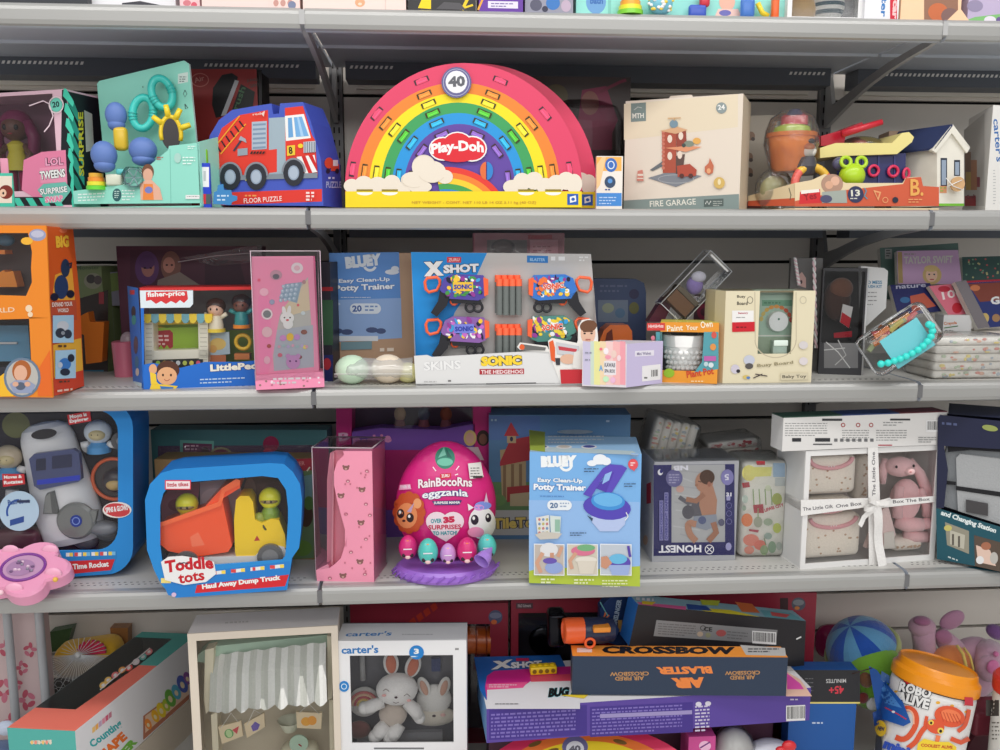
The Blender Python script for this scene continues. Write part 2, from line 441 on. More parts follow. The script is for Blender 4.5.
# added pale strips, painting the light through the gap under the topmost shelf
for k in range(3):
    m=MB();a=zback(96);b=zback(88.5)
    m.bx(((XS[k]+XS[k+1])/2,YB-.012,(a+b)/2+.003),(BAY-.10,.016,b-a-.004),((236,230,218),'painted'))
    m.build('gap_light_strip_%d'%(k+1),kind='structure')
ZT=[Z1,Z2,Z3,Z4,Z5]
lipn=['topmost shelf','second shelf from the top','third shelf from the top','fourth shelf from the top','bottom shelf']
bayn=['left bay','middle bay','right bay']
for i,z in enumerate(ZT):
    for k in range(3):
        x0,x1=XS[k]+.004,XS[k+1]-.004
        prof=[(.49,0),(.02,0),(.008,-.0005),(.002,-.003),(-.002,-.008),(-.0035,-.014),(-.002,-.031),(.001,-.0385),(.006,-.041),(.02,-.041),(.022,-.018),(.085,-.018),(.087,-.023),(.095,-.023),(.097,-.012),(.25,-.012),(.252,-.018),(.26,-.018),(.262,-.010),(.49,-.010)]
        t=thing('store_shelf','grey metal %s, %s'%(lipn[i],bayn[k]),'shelf',((x0+x1)/2,.25,z-.041),0,'metal gondola shelves')
        m=MB();A=[V((x0,y,z+h))for y,h in prof];B=[V((x1,y,z+h))for y,h in prof];n=len(prof)
        for j in range(n-1):
            c=TOPC if j==0 else(STEEL if j<8 else UNDER)
            m.add([A[j],A[j+1],B[j+1],B[j]],[[0,1,2,3]],c,1<=j<9)
        for E in(A,B):
            q=[list(tt)for tt in tessellate_polygon([E])];m.add(E,q,UNDER)
        # perforation rows pressed in the deck
        if i<4:
            for r_,y in enumerate((.040,.052)):
                x=x0+.03+r_*.006
                while x<x1-.03:
                    m.bx((x,y,z+.0002),(.005,.0022,.0004),((96,96,96),'painted'));x+=.0125
        m.build('deck',t)
        m=MB()
        m.bx(((x0+x1)/2,.455,z-.030),(x1-x0-.06,.07,.040),DARKM)
        if i==0:  # pale spots painted as light coming through the beam's holes
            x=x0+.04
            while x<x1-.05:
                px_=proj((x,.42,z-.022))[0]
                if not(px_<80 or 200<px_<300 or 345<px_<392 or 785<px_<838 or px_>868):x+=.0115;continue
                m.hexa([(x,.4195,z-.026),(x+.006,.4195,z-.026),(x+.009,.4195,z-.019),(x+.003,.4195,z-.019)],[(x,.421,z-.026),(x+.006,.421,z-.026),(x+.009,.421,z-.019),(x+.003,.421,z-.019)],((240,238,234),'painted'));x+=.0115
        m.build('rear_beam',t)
        # bracket under the left end of the bay
    for k,x in enumerate(XS[1:3]):
        m=MB();w_=.005
        cv=[(-.004,-.030),(.05,-.040),(.12,-.046),(.20,-.056),(.28,-.070),(.36,-.090),(.43,-.112),(.50,-.135)]
        o=cv+[(.512,-.135),(.512,-.01),(.495,-.01),(.47,-.085),(.40,-.074),(.30,-.052),(.20,-.038),(.10,-.030),(.02,-.024),(.0,-.004),(-.004,-.004)]
        a=[V((x-w_,y,z+h-.002))for y,h in o];b=[V((x+w_,y,z+h-.002))for y,h in o];n=len(o)
        fs=[list(tt)for tt in tessellate_polygon([a])]
        m.add(a,fs,((150,151,154),'painted'));m.add(b,fs,((150,151,154),'painted'))
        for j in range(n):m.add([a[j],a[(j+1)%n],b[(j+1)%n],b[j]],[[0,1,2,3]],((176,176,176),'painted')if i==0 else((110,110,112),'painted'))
        m.build('shelf_bracket',label='steel cantilever bracket under the %s at the %s joint'%(lipn[i],('left','right')[k]),cat='bracket',group='shelf brackets')
# ================================================================ things on the second shelf (eye level)
WHITE=(240,240,238);TEAL=(150,222,205)
def simple_doll(name,label,px,py,Y,hpx,hair,skin,dress,legs,group=None,cat='doll',long_hair=True):
    """small toy doll standing with its feet at (px, py)"""
    q=PX(Y);h=hpx*q;b=P(px,py,Y)
    t=thing(name,label,cat,b,0,group);up=V((0,0,1))
    m=MB();m.tube([b+up*h*.0,b+up*h*.05,b+up*h*.3],[h*.05,h*.04,h*.05],legs,8)
    m=MB()
    for s_ in(-1,1):m.tube([b+V((s_*h*.07,-.004,h*.01)),b+V((s_*h*.06,0,h*.05)),b+V((s_*h*.06,0,h*.34))],[h*.06,h*.045,h*.055],legs,8)
    m.build('legs',t)
    m=MB();m.lathe(b,up,[(h*.17,h*.26),(h*.13,h*.38),(h*.09,h*.48),(h*.11,h*.57),(h*.04,h*.62)],dress,14,sy=.7)
    for s_ in(-1,1):m.tube([b+V((s_*h*.10,0,h*.56)),b+V((s_*h*.19,-.01,h*.45)),b+V((s_*h*.15,-.02,h*.36))],[h*.04,h*.035,h*.03],skin,8)
    m.build('body',t)
    m=MB();hc=b+up*h*.76;m.ball(hc,(h*.16,h*.14,h*.15),skin)
    for s_ in(-1,1):m.ball(hc+V((s_*h*.065,-h*.125,h*.0)),(h*.028,h*.014,h*.035),(25,20,25),seg=8,rings=6)
    m.ball(hc+V((0,-h*.138,-h*.075)),(h*.03,h*.01,h*.01),(170,60,70),seg=8,rings=6)
    m.build('head',t)
    m=MB();m.ball(hc+V((0,h*.05,h*.05)),(h*.19,h*.16,h*.18),hair)
    if long_hair:
        for s_ in(-1,1):m.tube([hc+V((s_*h*.14,.0,h*.08)),hc+V((s_*h*.22,0,-h*.1)),hc+V((s_*h*.2,0,-h*.32)),hc+V((s_*h*.17,0,-h*.42))],[h*.07,h*.08,h*.07,h*.02],hair,8)
    m.build('hair',t)
    return t
# --- doll in hazard striped box, far left
c=Carton(Z2,-34,74,0,.10,Yl=.19,Yr=.10,topr=89)
t=c.thing('doll_box','clear fronted doll carton with teal and black striped edge at far left','toy box')
W_=(.03,.16,.88,.97)
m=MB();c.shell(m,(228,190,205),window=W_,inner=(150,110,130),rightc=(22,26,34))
g=G(m,c.front())
g.poly([(62,90),(66,89),(75,205),(60,205)],(24,30,36));g.k=2
for k in range(9):
    y=88+k*15
    if y+12<206:g.poly([(64+(y-88)*.085,y),(66.5+(y-88)*.085,y+1),(74,y+14),(73,y+19),(63+(y-88)*.085,y+8)],(70,205,175))
g.rect(-30,197,62,206,(24,30,36));g.hold=True
for k in range(7):g.poly([(-26+k*13,198),(-19+k*13,198),(-14+k*13,206),(-21+k*13,206)],(70,205,175))
g.hold=False
s_=G(m,c.right());s_.hold=True
for k in range(6):
    y=92+k*20
    e=67+(y-89)*.07;s_.poly([(e,y),(e+5,y+6),(e+13,y+26),(e+13,y+34),(e+.8,y+12)],(60,175,155))
s_.hold=False;s_.k=3
s_.poly([(84,110),(92,114),(94,150),(86,152)],(190,190,185))
s_.text('SURPRISE',84,176,83,112,5,(225,215,60),.03)
m.build('carton',t)
m=MB();c.pane(m,W_);m.build('clear_window',t)
m=MB();g=G(m,c.front(),start=8)
g.poly([(22,190),(24,160),(42,152),(66,150),(68,192),(56,205),(38,200)],(228,130,165))
g.poly([(40,168),(66,166),(67,182),(41,183)],(235,150,180));g.k+=1
g.text('LOL',46,166,64,165,8,(240,170,200),.03,out=(60,30,50))
g.text('TWEENS',41,180,66,177,8.5,WHITE,.04,out=(30,25,35))
g.poly([(38,190),(44,184),(66,182),(72,190),(62,203),(48,203)],(110,190,175))
g.text('SURPRISE',41,195,68,192,6,WHITE,.03,out=(60,110,110))
g.text('SWAP',46,203,64,201,6,(235,130,170),.05,out=WHITE)
g.ell(57,105,6,7,(110,205,185));g.text('20',53.5,108,60.5,107,6,(25,40,50),.03)
g.ring(57,105,7.5,8.5,1,(240,225,230))
g.line([(30,106),(44,101),(50,104),(54,116),(50,126),(45,132)],1.2,(240,215,225))
m.build('printed_badges',t)
simple_doll('fashion_doll','doll with long magenta hair and yellow top inside the striped carton at far left',20,193,.19,78,(125,40,85),(105,70,62),((214,200,60),'soft'),(170,40,90))
c=Carton(Z2,-14,14.5,173,.004,Yl=.012)
m=MB();c.shell(m,(70,190,165));g=G(m,c.front());g.rect(-12,176,12,203,(225,215,200));g.ell(6,192,7,7,(120,40,30));g.ell(3,193,3.5,4,(225,190,165));g.ell(3.4,193.2,1,1.4,(20,20,20))
m.rbx(P(4.5,166,.014),(.014,.003,.028),.001,(220,150,175))
m.build('collector_card',label='small teal framed picture card standing in front of the doll carton',cat='card')
# --- teal bath toy display box
pl_back=Plane(XYZ(98,.12,Z2),XYZ(198,.05,Z2)-XYZ(98,.12,Z2),V((0,0,1)))
A0=XYZ(74,.09,Z2);B0=XYZ(201.5,.012,Z2);u=(B0-A0).normalized();bk=V((-u.y,u.x,0))
pf=Plane(A0,u,V((0,0,1)))
t=thing('bath_toy_display','teal open display carton of hanging bath toys with tall slanted backboard','toy box',(A0+B0)/2+bk*.04,math.atan2(u.y,u.x))
pb=Plane(A0+bk*.075,u,V((0,0,1)))
m=MB();prism(m,pb,[(108,203),(97,84),(99,81),(184,60.5),(189,64),(198,160),(201,203)],bk*.005,TEAL,(205,222,215))
g=G(m,pb);g.hold=True
g.rect(178,74,188,84,(215,232,226),-2);g.hold=False
g.k=2;g.greek(179.5,76.5,187,3,2.2,.9,(90,110,110));g.line([(185,90),(187,94),(185,97),(183.5,94),(185,90)],.6,(60,90,90));g.line([(185,104),(188,108),(185.5,109),(185,104)],.8,(70,90,90))
for x,y in((143,87),(159,79),(114,109)):g.ell(x,y,.7,.9,(110,160,150))
m.build('backboard',t)
m=MB();prism(m,pf,[(74,204),(73,191),(138,183),(150,165),(168,150),(169,146),(199,142.5),(201.5,203)],bk*.003,TEAL)
m.hexa([A0,A0+bk*.075,A0+bk*.08,A0+bk*.0],[q+V((0,0,.025))for q in(A0,A0+bk*.075,A0+bk*.08,A0)],TEAL)
m.hexa([B0-u*.003,B0,B0+bk*.08,B0+bk*.08-u*.003],[B0-u*.003+V((0,0,.12)),B0+V((0,0,.12)),B0+bk*.08+V((0,0,.14)),B0+bk*.08-u*.003+V((0,0,.14))],TEAL)
m.hexa([A0,B0,B0+bk*.075,A0+bk*.075],[q+V((0,0,.003))for q in(A0,B0,B0+bk*.075,A0+bk*.075)],TEAL)
g=G(m,pf)
g.line([(170,149),(171,203)],.5,(110,185,170))
g.ell(117,195,4.5,6.5,(50,95,100));g.greek(114.5,191,120,4,2,.8,(200,225,220))
g.greek(78,194,108,3,3,1.3,(230,245,240),-1.5);g.greek(122,190,136,4,3,1.2,(230,245,240))
# child photo
g.ell(148,172,6,8,(120,80,60));g.ell(148,175,5,6.5,(225,175,150));g.poly([(140,184),(146,180),(152,180),(160,188),(163,200),(141,200)],(232,180,155));g.poly([(144,184),(153,184),(154,200),(143,200)],(238,140,70));g.ell(149,190,4,3.4,(120,130,200))
g.greek(157,157,164,2,1.8,.8,(190,60,60));g.ell(178,158,3.5,5,(175,215,205));g.greek(183,157,197,3,3,1.2,(235,248,244));g.greek(188,146,197,2,2,.8,(235,248,244));g.barcode(186,195,200,199)
m.build('tray_front',t)
def ringtoy(px,py,rx,ry,tilt):
    o=P(px,py,.095);m=MB();n=V((.25,-1,0)).normalized();q=PX(.09);seg=30
    R=Matrix.Rotation(math.radians(tilt),3,n);a=R@V((0,0,1));b=R@n.cross(V((0,0,1)))
    m.tube([o+a*(ry*q*math.cos(2*math.pi*k/seg))+b*(rx*q*math.sin(2*math.pi*k/seg))for k in range(seg)],.0075,((60,200,190),'plastic'),10,True)
    for k in(8,9,10,22,23,24):m.tube([o+a*(ry*q*math.cos(2*math.pi*k/seg))+b*(rx*q*math.sin(2*math.pi*k/seg)),o+a*(ry*q*math.cos(2*math.pi*(k+.5)/seg))+b*(rx*q*math.sin(2*math.pi*(k+.5)/seg))],.0088,((55,185,176),'plastic'),10)
    m.build('linking_ring',label='turquoise plastic ring %s, hanging on the teal backboard'%('nearer the left' if px<150 else 'nearer the top right corner'),cat='toy',group='hanging rings')
ringtoy(143,113,9,14.5,-12);ringtoy(162,93,9,13.5,12)
sunY=.07;t2=thing('sun_mirror','yellow sun shaped toy mirror hanging under the turquoise rings','toy',P(172,150,sunY),-.3)
o=P(171,134,sunY);q=PX(sunY);nn=V((.2,-1,0)).normalized();ss=nn.cross(V((0,0,1))).normalized()*-1
m=MB();pts=[o+ss*(9*q*math.cos(a))+V((0,0,16*q*math.sin(a)))for a in[math.pi*k/16*1.25-.4 for k in range(17)]]
m.tube(pts,.0042,((240,205,40),'plastic'),8)
for a in(20,60,100,145):r=math.radians(a);m.tube([o+ss*(9*q*math.cos(r))+V((0,0,16*q*math.sin(r))),o+ss*(19*q*math.cos(r))+V((0,0,27*q*math.sin(r)))],[.006,.005],((243,212,45),'plastic'),8)
m.build('sun_rim',t2)
m=MB();m.lathe(o,nn,[(.0,.002),(.98,.002),(1,0),(0,-.002)],((45,40,42),'plastic'),24,sx=9*q,sy=15*q,xdir=ss);m.build('mirror_face',t2)
# plain blue squirt toys (the printed characters are left out)
for(x,y,r1,r2,l)in((116,115,10,12,'upper'),(104,155,12,13,'lower left'),(143,150,13,12,'lower middle')):
    m=MB();q=PX(.08);o=P(x,y,.09-(y-115)*.0006)
    m.ball(o,(r1*q,r1*q*.8,r2*q),((95,125,190),'soft'));m.ball(o-V((0,0,r2*q*.75)),(r1*q*.8,r1*q*.7,r2*q*.5),((95,125,190),'soft'))
    m.build('squirt_toy',label='plain rounded blue squirt toy, %s one in the teal display carton'%l,cat='toy',group='blue squirt toys')
m=MB();m.rbx(P(121,139,.085),(.026,.02,.045),.008,((220,185,50),'plastic'));m.build('squirt_toy',label='small yellow pineapple coloured toy below the upper blue squirt toy',cat='toy')
m=MB();m.lathe(P(134,178,.055),V((0,0,1)),[(0,-.022),(.014,-.02),(.023,-.008),(.023,.008),(.014,.02),(0,.022)],CLEAR,24)
m.tube([P(134,178,.052)+V((.017*math.cos(k*.3),-.004,.017*math.sin(k*.3)))for k in range(21)],.001,((120,150,160),'plastic'),6)
for k in range(6):m.tube([P(134,178,.052),P(134,178,.052)+V((.016*math.cos(k*1.05),-.004,.016*math.sin(k*1.05)))],.001,((150,175,180),'plastic'),6)
m.build('rattle_ball',label='clear round rattle with spokes inside the teal display carton',cat='toy')
m=MB();o=P(97,190,.075)
for k,cc in enumerate(((110,215,60),(235,225,60),(240,150,50),(235,180,60))):m.cyl(o+V((0,0,k*.008)),o+V((0,0,k*.008+.0075)),.019-k*.002,(cc,'plastic'))
m.build('stacking_rings',label='small stacked green yellow and orange rings in the teal display carton',cat='toy')
m=MB();m.rbx(P(115,180,.07),(.03,.02,.022),.004,((215,220,200),'plastic'));m.rbx(P(121,172,.066),(.016,.014,.012),.004,((90,190,190),'plastic'));m.build('cup_toy',label='cream and teal cup toy beside the stacking rings',cat='toy')
# --- bits between the display box and the puzzle
t=thing('card_holder','bright blue plastic frame with white card left of the fire truck puzzle','card holder',(XYZ(206,.03,Z2)),.1)
c=Carton(Z2,200.5,211.5,163,.006,Yl=.02)
m=MB();c.shell(m,((20,60,200),'plastic'))
g=G(m,c.front());g.rect(202,167,209,187,(235,235,238));g.rect(203.5,171,206,181,(190,195,200));g.rect(203,194,206,204,(215,40,60));g.rect(206,194,211,204,(70,90,95));m.build('frame',t)
m=MB();q=P(203,157,.04);m.rbx(q,(.018,.01,.03),.003,((120,200,40),'plastic'));m.build('clip',t)
m=MB();pl=Plane(XYZ(212,.012,Z2),V((1,0,0)),V((0,0,1)))
prism(m,pl,[(213,204),(214,192),(217,191),(218,185),(223,184),(224,190),(231,190),(232,195),(237,196),(237,200),(232,202),(231,205)],V((0,.003,0)),(55,130,190))
g=G(m,pl);g.greek(217,195,230,2,4,1.6,(190,215,235));m.build('puzzle_piece',label='blue jigsaw shaped card leaning on the fire truck puzzle corner',cat='card')
c=Carton(Z2,192,262,69,.10,Yl=.26,Yr=.25)
t=c.thing('shoe_toy_box','dark red carton with black shoe picture behind the fire truck puzzle','toy box')
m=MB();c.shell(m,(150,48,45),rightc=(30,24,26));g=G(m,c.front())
g.ring(200,80,9,7,1,(190,110,100));g.text('Air',195,83,205,80,5,(200,130,120));g.poly([(222,75),(232,73),(238,77),(236,85),(226,115),(216,118),(212,105),(213,88)],(28,26,28))
g.poly([(235,80),(239,81),(226,115),(221,116)],(190,190,190));g.poly([(241,84),(255,92),(252,112),(232,110)],(30,34,30));g.text('rush',238,110,246,88,6,(70,110,75));g.text('JUNGLE',247,83,261,81,3.5,(90,80,75));g.text('GIANT',250,88,260,86,3.5,(90,80,75));g.rect(259,70,262,110,(30,24,26))
m.build('carton',t)
# --- fire truck floor puzzle
A0=XYZ(208,.09,Z2);B0=XYZ(323,.012,Z2);u=(B0-A0).normalized();bk=V((-u.y,u.x,0));pl=Plane(A0,u,V((0,0,1)))
t=thing('floor_puzzle_box','blue shaped carton printed with a red fire truck','puzzle box',(A0+B0)/2+bk*.03,math.atan2(u.y,u.x))
m=MB();out=[(207,205),(206,152),(210,135),(219,120),(232,110),(252,106.5),(271.5,103.5),(273,114),(279,113.5),(280,103.5),(303,102),(311,122),(321,160),(323.5,206)]
prism(m,pl,out,bk*.085,(72,92,190),(66,84,182))
g=G(m,pl)
g.rect(210,193,322,205.5,(226,62,52),-4)
g.poly([(213,150),(222,128),(240,115),(268,110),(270,178),(212,180)],(226,62,48));g.rect(269,118,287,178,(160,178,190),-1);g.hold=True
g.poly([(285,108),(303,106),(312,135),(315,140),(318,176),(286,178)],(226,62,48));g.poly([(269,150),(277,149),(277,172),(269,173)],(226,62,48));g.hold=False
g.poly([(285,116),(304,114),(311,138),(286,141)],WHITE);g.poly([(288,118),(292,117.6),(293.5,137),(288.5,137.8)],(110,165,215));g.poly([(294,117.4),(302,116.6),(309,136),(296,137)],(120,175,225))
g.poly([(297,117.2),(299,117),(304,136.2),(301,136.4)],(165,205,240))
g.rect(252,122,267,150,(175,190,205),-1);g.hold=True
for k in range(6):g.rect(253,124+k*4.6,266,126+k*4.6,(130,150,175),-.8)
g.hold=False
g.line([(221,154),(246,124)],1.2,(240,165,50));g.line([(216,146),(240,116)],1.2,(240,165,50));g.hold=True
for k in range(6):g.line([(217.5+k*4.4,146-k*5),(221+k*4.6,152-k*5)],1.5,(40,30,40))
g.hold=False
g.line([(234,151),(243,138)],1.8,(60,60,80));g.poly([(241,136),(246,139),(247,143),(243,141),(239,140)],(165,170,180));g.rect(238,149,248,156,(150,160,170),-1)
g.rect(287.5,146,295.5,156,(235,200,60),-1);g.text('8',289.6,154.5,293.4,154,7.5,(30,30,30),.03)
g.rect(304,142,316,153,(190,198,205),-1);g.hold=True
for k in range(5):g.rect(305+k*2.3,142,306+k*2.3,153,(120,128,140),-.2)
g.hold=False;g.ell(301,146,2.6,2.2,(240,210,50))
g.poly([(297,157),(315,155),(318,172),(306,174)],WHITE);g.hold=True;g.poly([(302,156.5),(306,156),(313,173),(309,173.5)],(205,40,40));g.poly([(309,155.6),(313,155),(317.6,166),(317.8,172)],(205,40,40));g.hold=False
g.rect(212,176,318,181,(130,140,150),-3);g.hold=True
for k in range(7):g.poly([(247+k*3,178),(249+k*3,178),(248+k*3,181),(246+k*3,181)],(235,225,120))
for k in range(5):g.poly([(252+k*3,151.6),(254+k*3,151.4),(252.6+k*3,154),(250.6+k*3,154)],(40,40,40))
g.hold=False
for wx,wy in((231,177),(257,177),(294.5,173)):
    g.ell(wx,wy-1,12,14,(135,140,150),a0=0,a1=180);g.ell(wx,wy,10.3,13.2,(48,50,58));g.ell(wx,wy,5.6,7.4,(150,165,185));g.ell(wx,wy,4.4,6,(175,188,205))
g.text('FLOOR PUZZLE',245,203.5,283,201,5,(248,225,220),.01);g.greek(246,195,265,1,2,1.6,(240,160,90));g.greek(307,192,316,3,3.4,2,(248,225,220))
g.text('red',254,116,262,115,2.5,(230,200,190));g.poly([(262,114),(266,111),(265,117)],(230,200,190))
g2=G(m,Plane(B0,bk,V((0,0,1))));g2.hold=True
g2.ell(329,163,4.5,5.5,(225,80,55));g2.rect(331,164,339,171,(225,80,55));g2.hold=False;g2.k=2;g2.rect(333,160,338,166,(235,240,245));g2.ell(328,171,2,2.5,(40,40,60));g2.ell(337,171,2,2.5,(40,40,60))
g2.text('PUZZLE',326,188,341,188,6.5,(190,200,240));g2.greek(328,177,338,1,2,2,(210,215,245))
m.build('carton',t)
# --- rainbow modelling dough cartons
def rainbow(name,label,x0,x1,Y0,Y1,full,dx=0,dy=0,Z=None,bottom=207.5):
    A0=P(x0,207,Y0);B0=P(x1,207,Y1);u=(B0-A0);u.z=0;u.normalize();bk=V((-u.y,u.x,0));pl=Plane(A0,u,V((0,0,1)))
    t=thing(name,label,'toy box',V(((A0.x+B0.x)/2,(A0.y+B0.y)/2,Z2 if Z is None else Z))+bk*.035,math.atan2(u.y,u.x),'rainbow cartons')
    m=MB();S_=lambda x,y:(x+dx,y+dy)
    out=[S_(*p)for p in[(581.5,bottom),(582,187)]+arcpts(463.5,187,118.5,124,0,180,40)+[(345.5,bottom)]]
    prism(m,pl,out,bk*.065,(222,68,104),(205,54,92))
    g=G(m,pl)
    for cx,rx,ry,cc in((458.5,101.5,104.5,(236,134,50)),(458.5,89.5,94,(246,222,30)),(458.5,77.5,84.5,(62,160,92)),(458.5,66.5,74,(38,150,220)),(459.5,55.5,63,(98,70,160))):
        g._emit([S_(*p)for p in arcpts(cx,187,rx,ry,0,180,32)],[list(range(33))],cc);g.hold=True;g.rect(cx-rx+dx,187+dy,cx+rx+dx,195+dy,cc);g.hold=False
    # slots showing the pots
    for i,(cx,rx,ry,cc)in enumerate(((461,110,114,(240,80,120)),(458.5,95.5,99,(245,150,60)),(458.5,83.5,89,(250,232,60)),(458.5,72,79,(90,205,60)),(458.5,61,68.5,(50,185,235)),(459.5,49.5,56,(150,110,205)))):
        for a in(171,140,111,69,40,9):
            if i==0 and a in(9,40)and dx:continue
            r=math.radians(a);x=cx+rx*math.cos(r);y=187-ry*math.sin(r);tx,ty=-math.sin(r)*rx,-math.cos(r)*ry;L=math.hypot(tx,ty);tx/=L;ty/=L
            nx,ny=-ty,tx;w_,h_=7.5,2.6
            sg=1 if ny*1>0 else-1
            q=lambda a_,b_:S_(x+tx*a_+nx*b_*sg,y+ty*a_+ny*b_*sg)
            g.hold=True
            g.poly([q(-w_,-h_),q(w_,-h_),q(w_,h_),q(-w_,h_)],(62,40,50)if i in(0,5)else(58,52,20));g.k+=.6
            g.poly([q(-w_*.75,-h_+.8),q(0,-h_+1.2 if i else-h_),q(w_*.75,-h_+.8),q(w_*.8,h_),q(-w_*.8,h_)],cc);g.k+=.1
            g.poly([q(-w_*.6,h_*.25),q(w_*.6,h_*.25),q(w_*.6,h_*.5),q(-w_*.6,h_*.5)],tuple(min(255,int(v_*1.12+14))for v_ in cc));g.k-=.7
    g.hold=False;g.k+=1
    # small rainbow and clouds
    for k,cc in enumerate(((228,60,50),(240,130,50),(248,205,50),(70,160,80),(45,130,205),(70,45,140))):
        g.ring(446+dx,219+dy,62-k*6,52-k*5.6,62-k*6 if k==5 else 6,cc,28,100,18,wy=52-k*5.6 if k==5 else 5.6)if k<5 else None
    g.ell(487+dx,171+dy,6,9,(50,130,205),a0=-90,a1=90);g.ell(486+dx,171+dy,6,9,(225,110,60),a0=90,a1=270)
    g.hold=True;CR=(233,222,206);CR2=(222,210,192)
    for x,y,rx,ry in((352,186,8,7),(364,184,9,8),(378,186,10,9),(392,184,9,9),(401,189,10,7)):g.ell(x+dx,y+dy,rx,ry,CR)
    for x,y,rx,ry in((512,187,9,7),(522,182,9,9),(534,181,9,9),(545,186,9,8),(556,184,9,9),(566,181,9,9),(574,184,8,10)):g.ell(x+dx,y+dy,rx,ry,CR)
    g.k+=1
    for x,y,rx,ry in((424,167,12,12),(413,180,12,8),(432,172,14,11),(445,177,8,7),(420,187,12,6)):g.ell(x+dx,y+dy,rx,ry,CR)
    g.k+=1
    g.ring(424+dx,167+dy,12,12,.6,CR2,20,150);g.ring(432+dx,172+dy,14,11,.6,CR2,200,330);g.ring(414+dx,180+dy,12,8,.6,CR2,160,300)
    g.hold=False
    g.rect(345.7+dx,191.5+dy,581.5+dx,bottom+dy,(244,216,32));g.hold=True
    for x in(365,390,526,553):g.rect(x-8+dx,189.5+dy,x+8+dx,191.6+dy,(150,130,40));g.k+=.5;g.ell(x+dx,192.5+dy,8,3,(250,248,240),a0=180,a1=360);g.k-=.5
    g.hold=False
    g.k+=1
    g.rect(567+dx,194+dy,578+dx,205+dy,(30,90,180));g.poly([(569.5+dx,197+dy),(575.5+dx,195.5+dy),(576+dx,201.5+dy),(569.8+dx,203+dy)],WHITE);g.ell(572.8+dx,199.4+dy,1.8,1.6,(30,90,180))
    if full:
        g.text('NET WEIGHT - CONT. NET 110 LB 14 OZ 3.11 kg (40 OZ)',412,204.5,536,204.5,3.2,(205,160,40))
        g.hold=True
        for x,y,rx,ry in((443,149,14,12),(472,149,15,13),(457.5,146,16,14)):g.ell(x,y,rx,ry,WHITE)
        g.k+=1
        for x,y,rx,ry in((443,149,12.6,10.6),(472,149,13.6,11.6),(457.5,146,14.8,12.8),(457.5,154,20,8.5)):g.ell(x,y,rx,ry,(220,40,52))
        g.hold=False;g.k+=1
        g.text('Play-Doh',431.5,158,484,156,13.5,WHITE,.045,arc=2.5)
        g.ell(456.5,83,15,15.5,(100,98,145));g.ell(456.5,82.5,10.8,11.2,(232,232,236));g.text('40',448.5,88,465.5,87,11,(96,98,105),.05);g.ring(456.5,83,13.4,13.8,.8,(170,170,200))
    m.build('carton',t)
rainbow('modelling_dough_set','large rainbow arch shaped carton, the front one of the pair',345.5,581.5,.030,.012,True)
rainbow('modelling_dough_set','rainbow arch carton mostly hidden behind the front rainbow arch',360,600,.115,.098,False,dx=14.5,dy=.5)
# --- clear wrapped doll pack behind the rainbow
c=Carton(Z2,530,628,76,.09,Yl=.27)
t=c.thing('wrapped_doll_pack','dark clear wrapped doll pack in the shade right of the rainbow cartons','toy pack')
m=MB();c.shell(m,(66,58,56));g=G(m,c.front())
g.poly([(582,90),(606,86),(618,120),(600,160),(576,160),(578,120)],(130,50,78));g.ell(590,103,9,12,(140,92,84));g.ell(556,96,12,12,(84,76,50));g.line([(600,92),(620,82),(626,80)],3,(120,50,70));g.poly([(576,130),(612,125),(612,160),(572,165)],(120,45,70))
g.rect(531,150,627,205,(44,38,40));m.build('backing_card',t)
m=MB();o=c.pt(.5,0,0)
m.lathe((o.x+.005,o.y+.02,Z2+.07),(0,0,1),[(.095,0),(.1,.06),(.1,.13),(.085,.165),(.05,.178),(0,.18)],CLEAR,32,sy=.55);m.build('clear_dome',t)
c=Carton(Z2,596,622,156,.012,Yl=.045)
m=MB();c.shell(m,(238,232,224));g=G(m,c.front());g.rect(596.4,157,621.6,171,(240,180,90));g.poly([(596.4,165),(602,157),(606,157),(600,185),(596.4,190)],(244,205,150));g.rect(596.4,193,621.6,206,(70,140,215));g.ell(611,165,6,7,(60,110,190));g.ring(611,165,3.6,4.2,1,(220,230,240));g.ell(610,182,5.5,6,(55,75,105));g.ell(610,181,2.4,2.4,(90,150,215));g.greek(599,197,618,3,3,1.1,(190,215,245));g.greek(605,189,613,1,2,1.2,(40,70,140))
m.build('small_toy_card',label='small orange white and blue carton right of the rainbow cartons',cat='toy box')
# --- fire garage cartons
c=Carton(Z2,623.5,739,0,.13,Yl=.115,Yr=.012,topr=93.5)
t=c.thing('garage_toy_box','cream carton printed FIRE GARAGE with red toy tower picture','toy box')
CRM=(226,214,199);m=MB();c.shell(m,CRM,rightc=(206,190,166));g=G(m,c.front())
g.poly([(624,140),(738,127),(738,94),(624,104)],(226,212,186));g.k=2
g.poly([(623.5,200.5),(739,194),(739,209),(623.5,209)],(130,145,142))
g.poly([(631,103.5),(646,102.5),(646,121),(631,122)],(122,138,135));g.text('MTH',632.5,118.5,644,118,5,(225,225,215),.03);g.line([(634,110),(638,107),(642,108)],.6,(200,205,200))
g.text('FIRE GARAGE',650,207,696,204.5,6,(228,226,215),.01)
g.rect(704,199.5,723.5,207,(86,98,95),-1);g.greek(713,201,723,3,2,.8,(170,178,172));g.line([(705.5,204),(707,201),(709,204.5),(711,201)],.8,(215,220,215))
g.ell(721.5,108,5.4,5.6,(140,152,152));g.text('24',718,110,725,109.5,5,(235,235,230),.03)
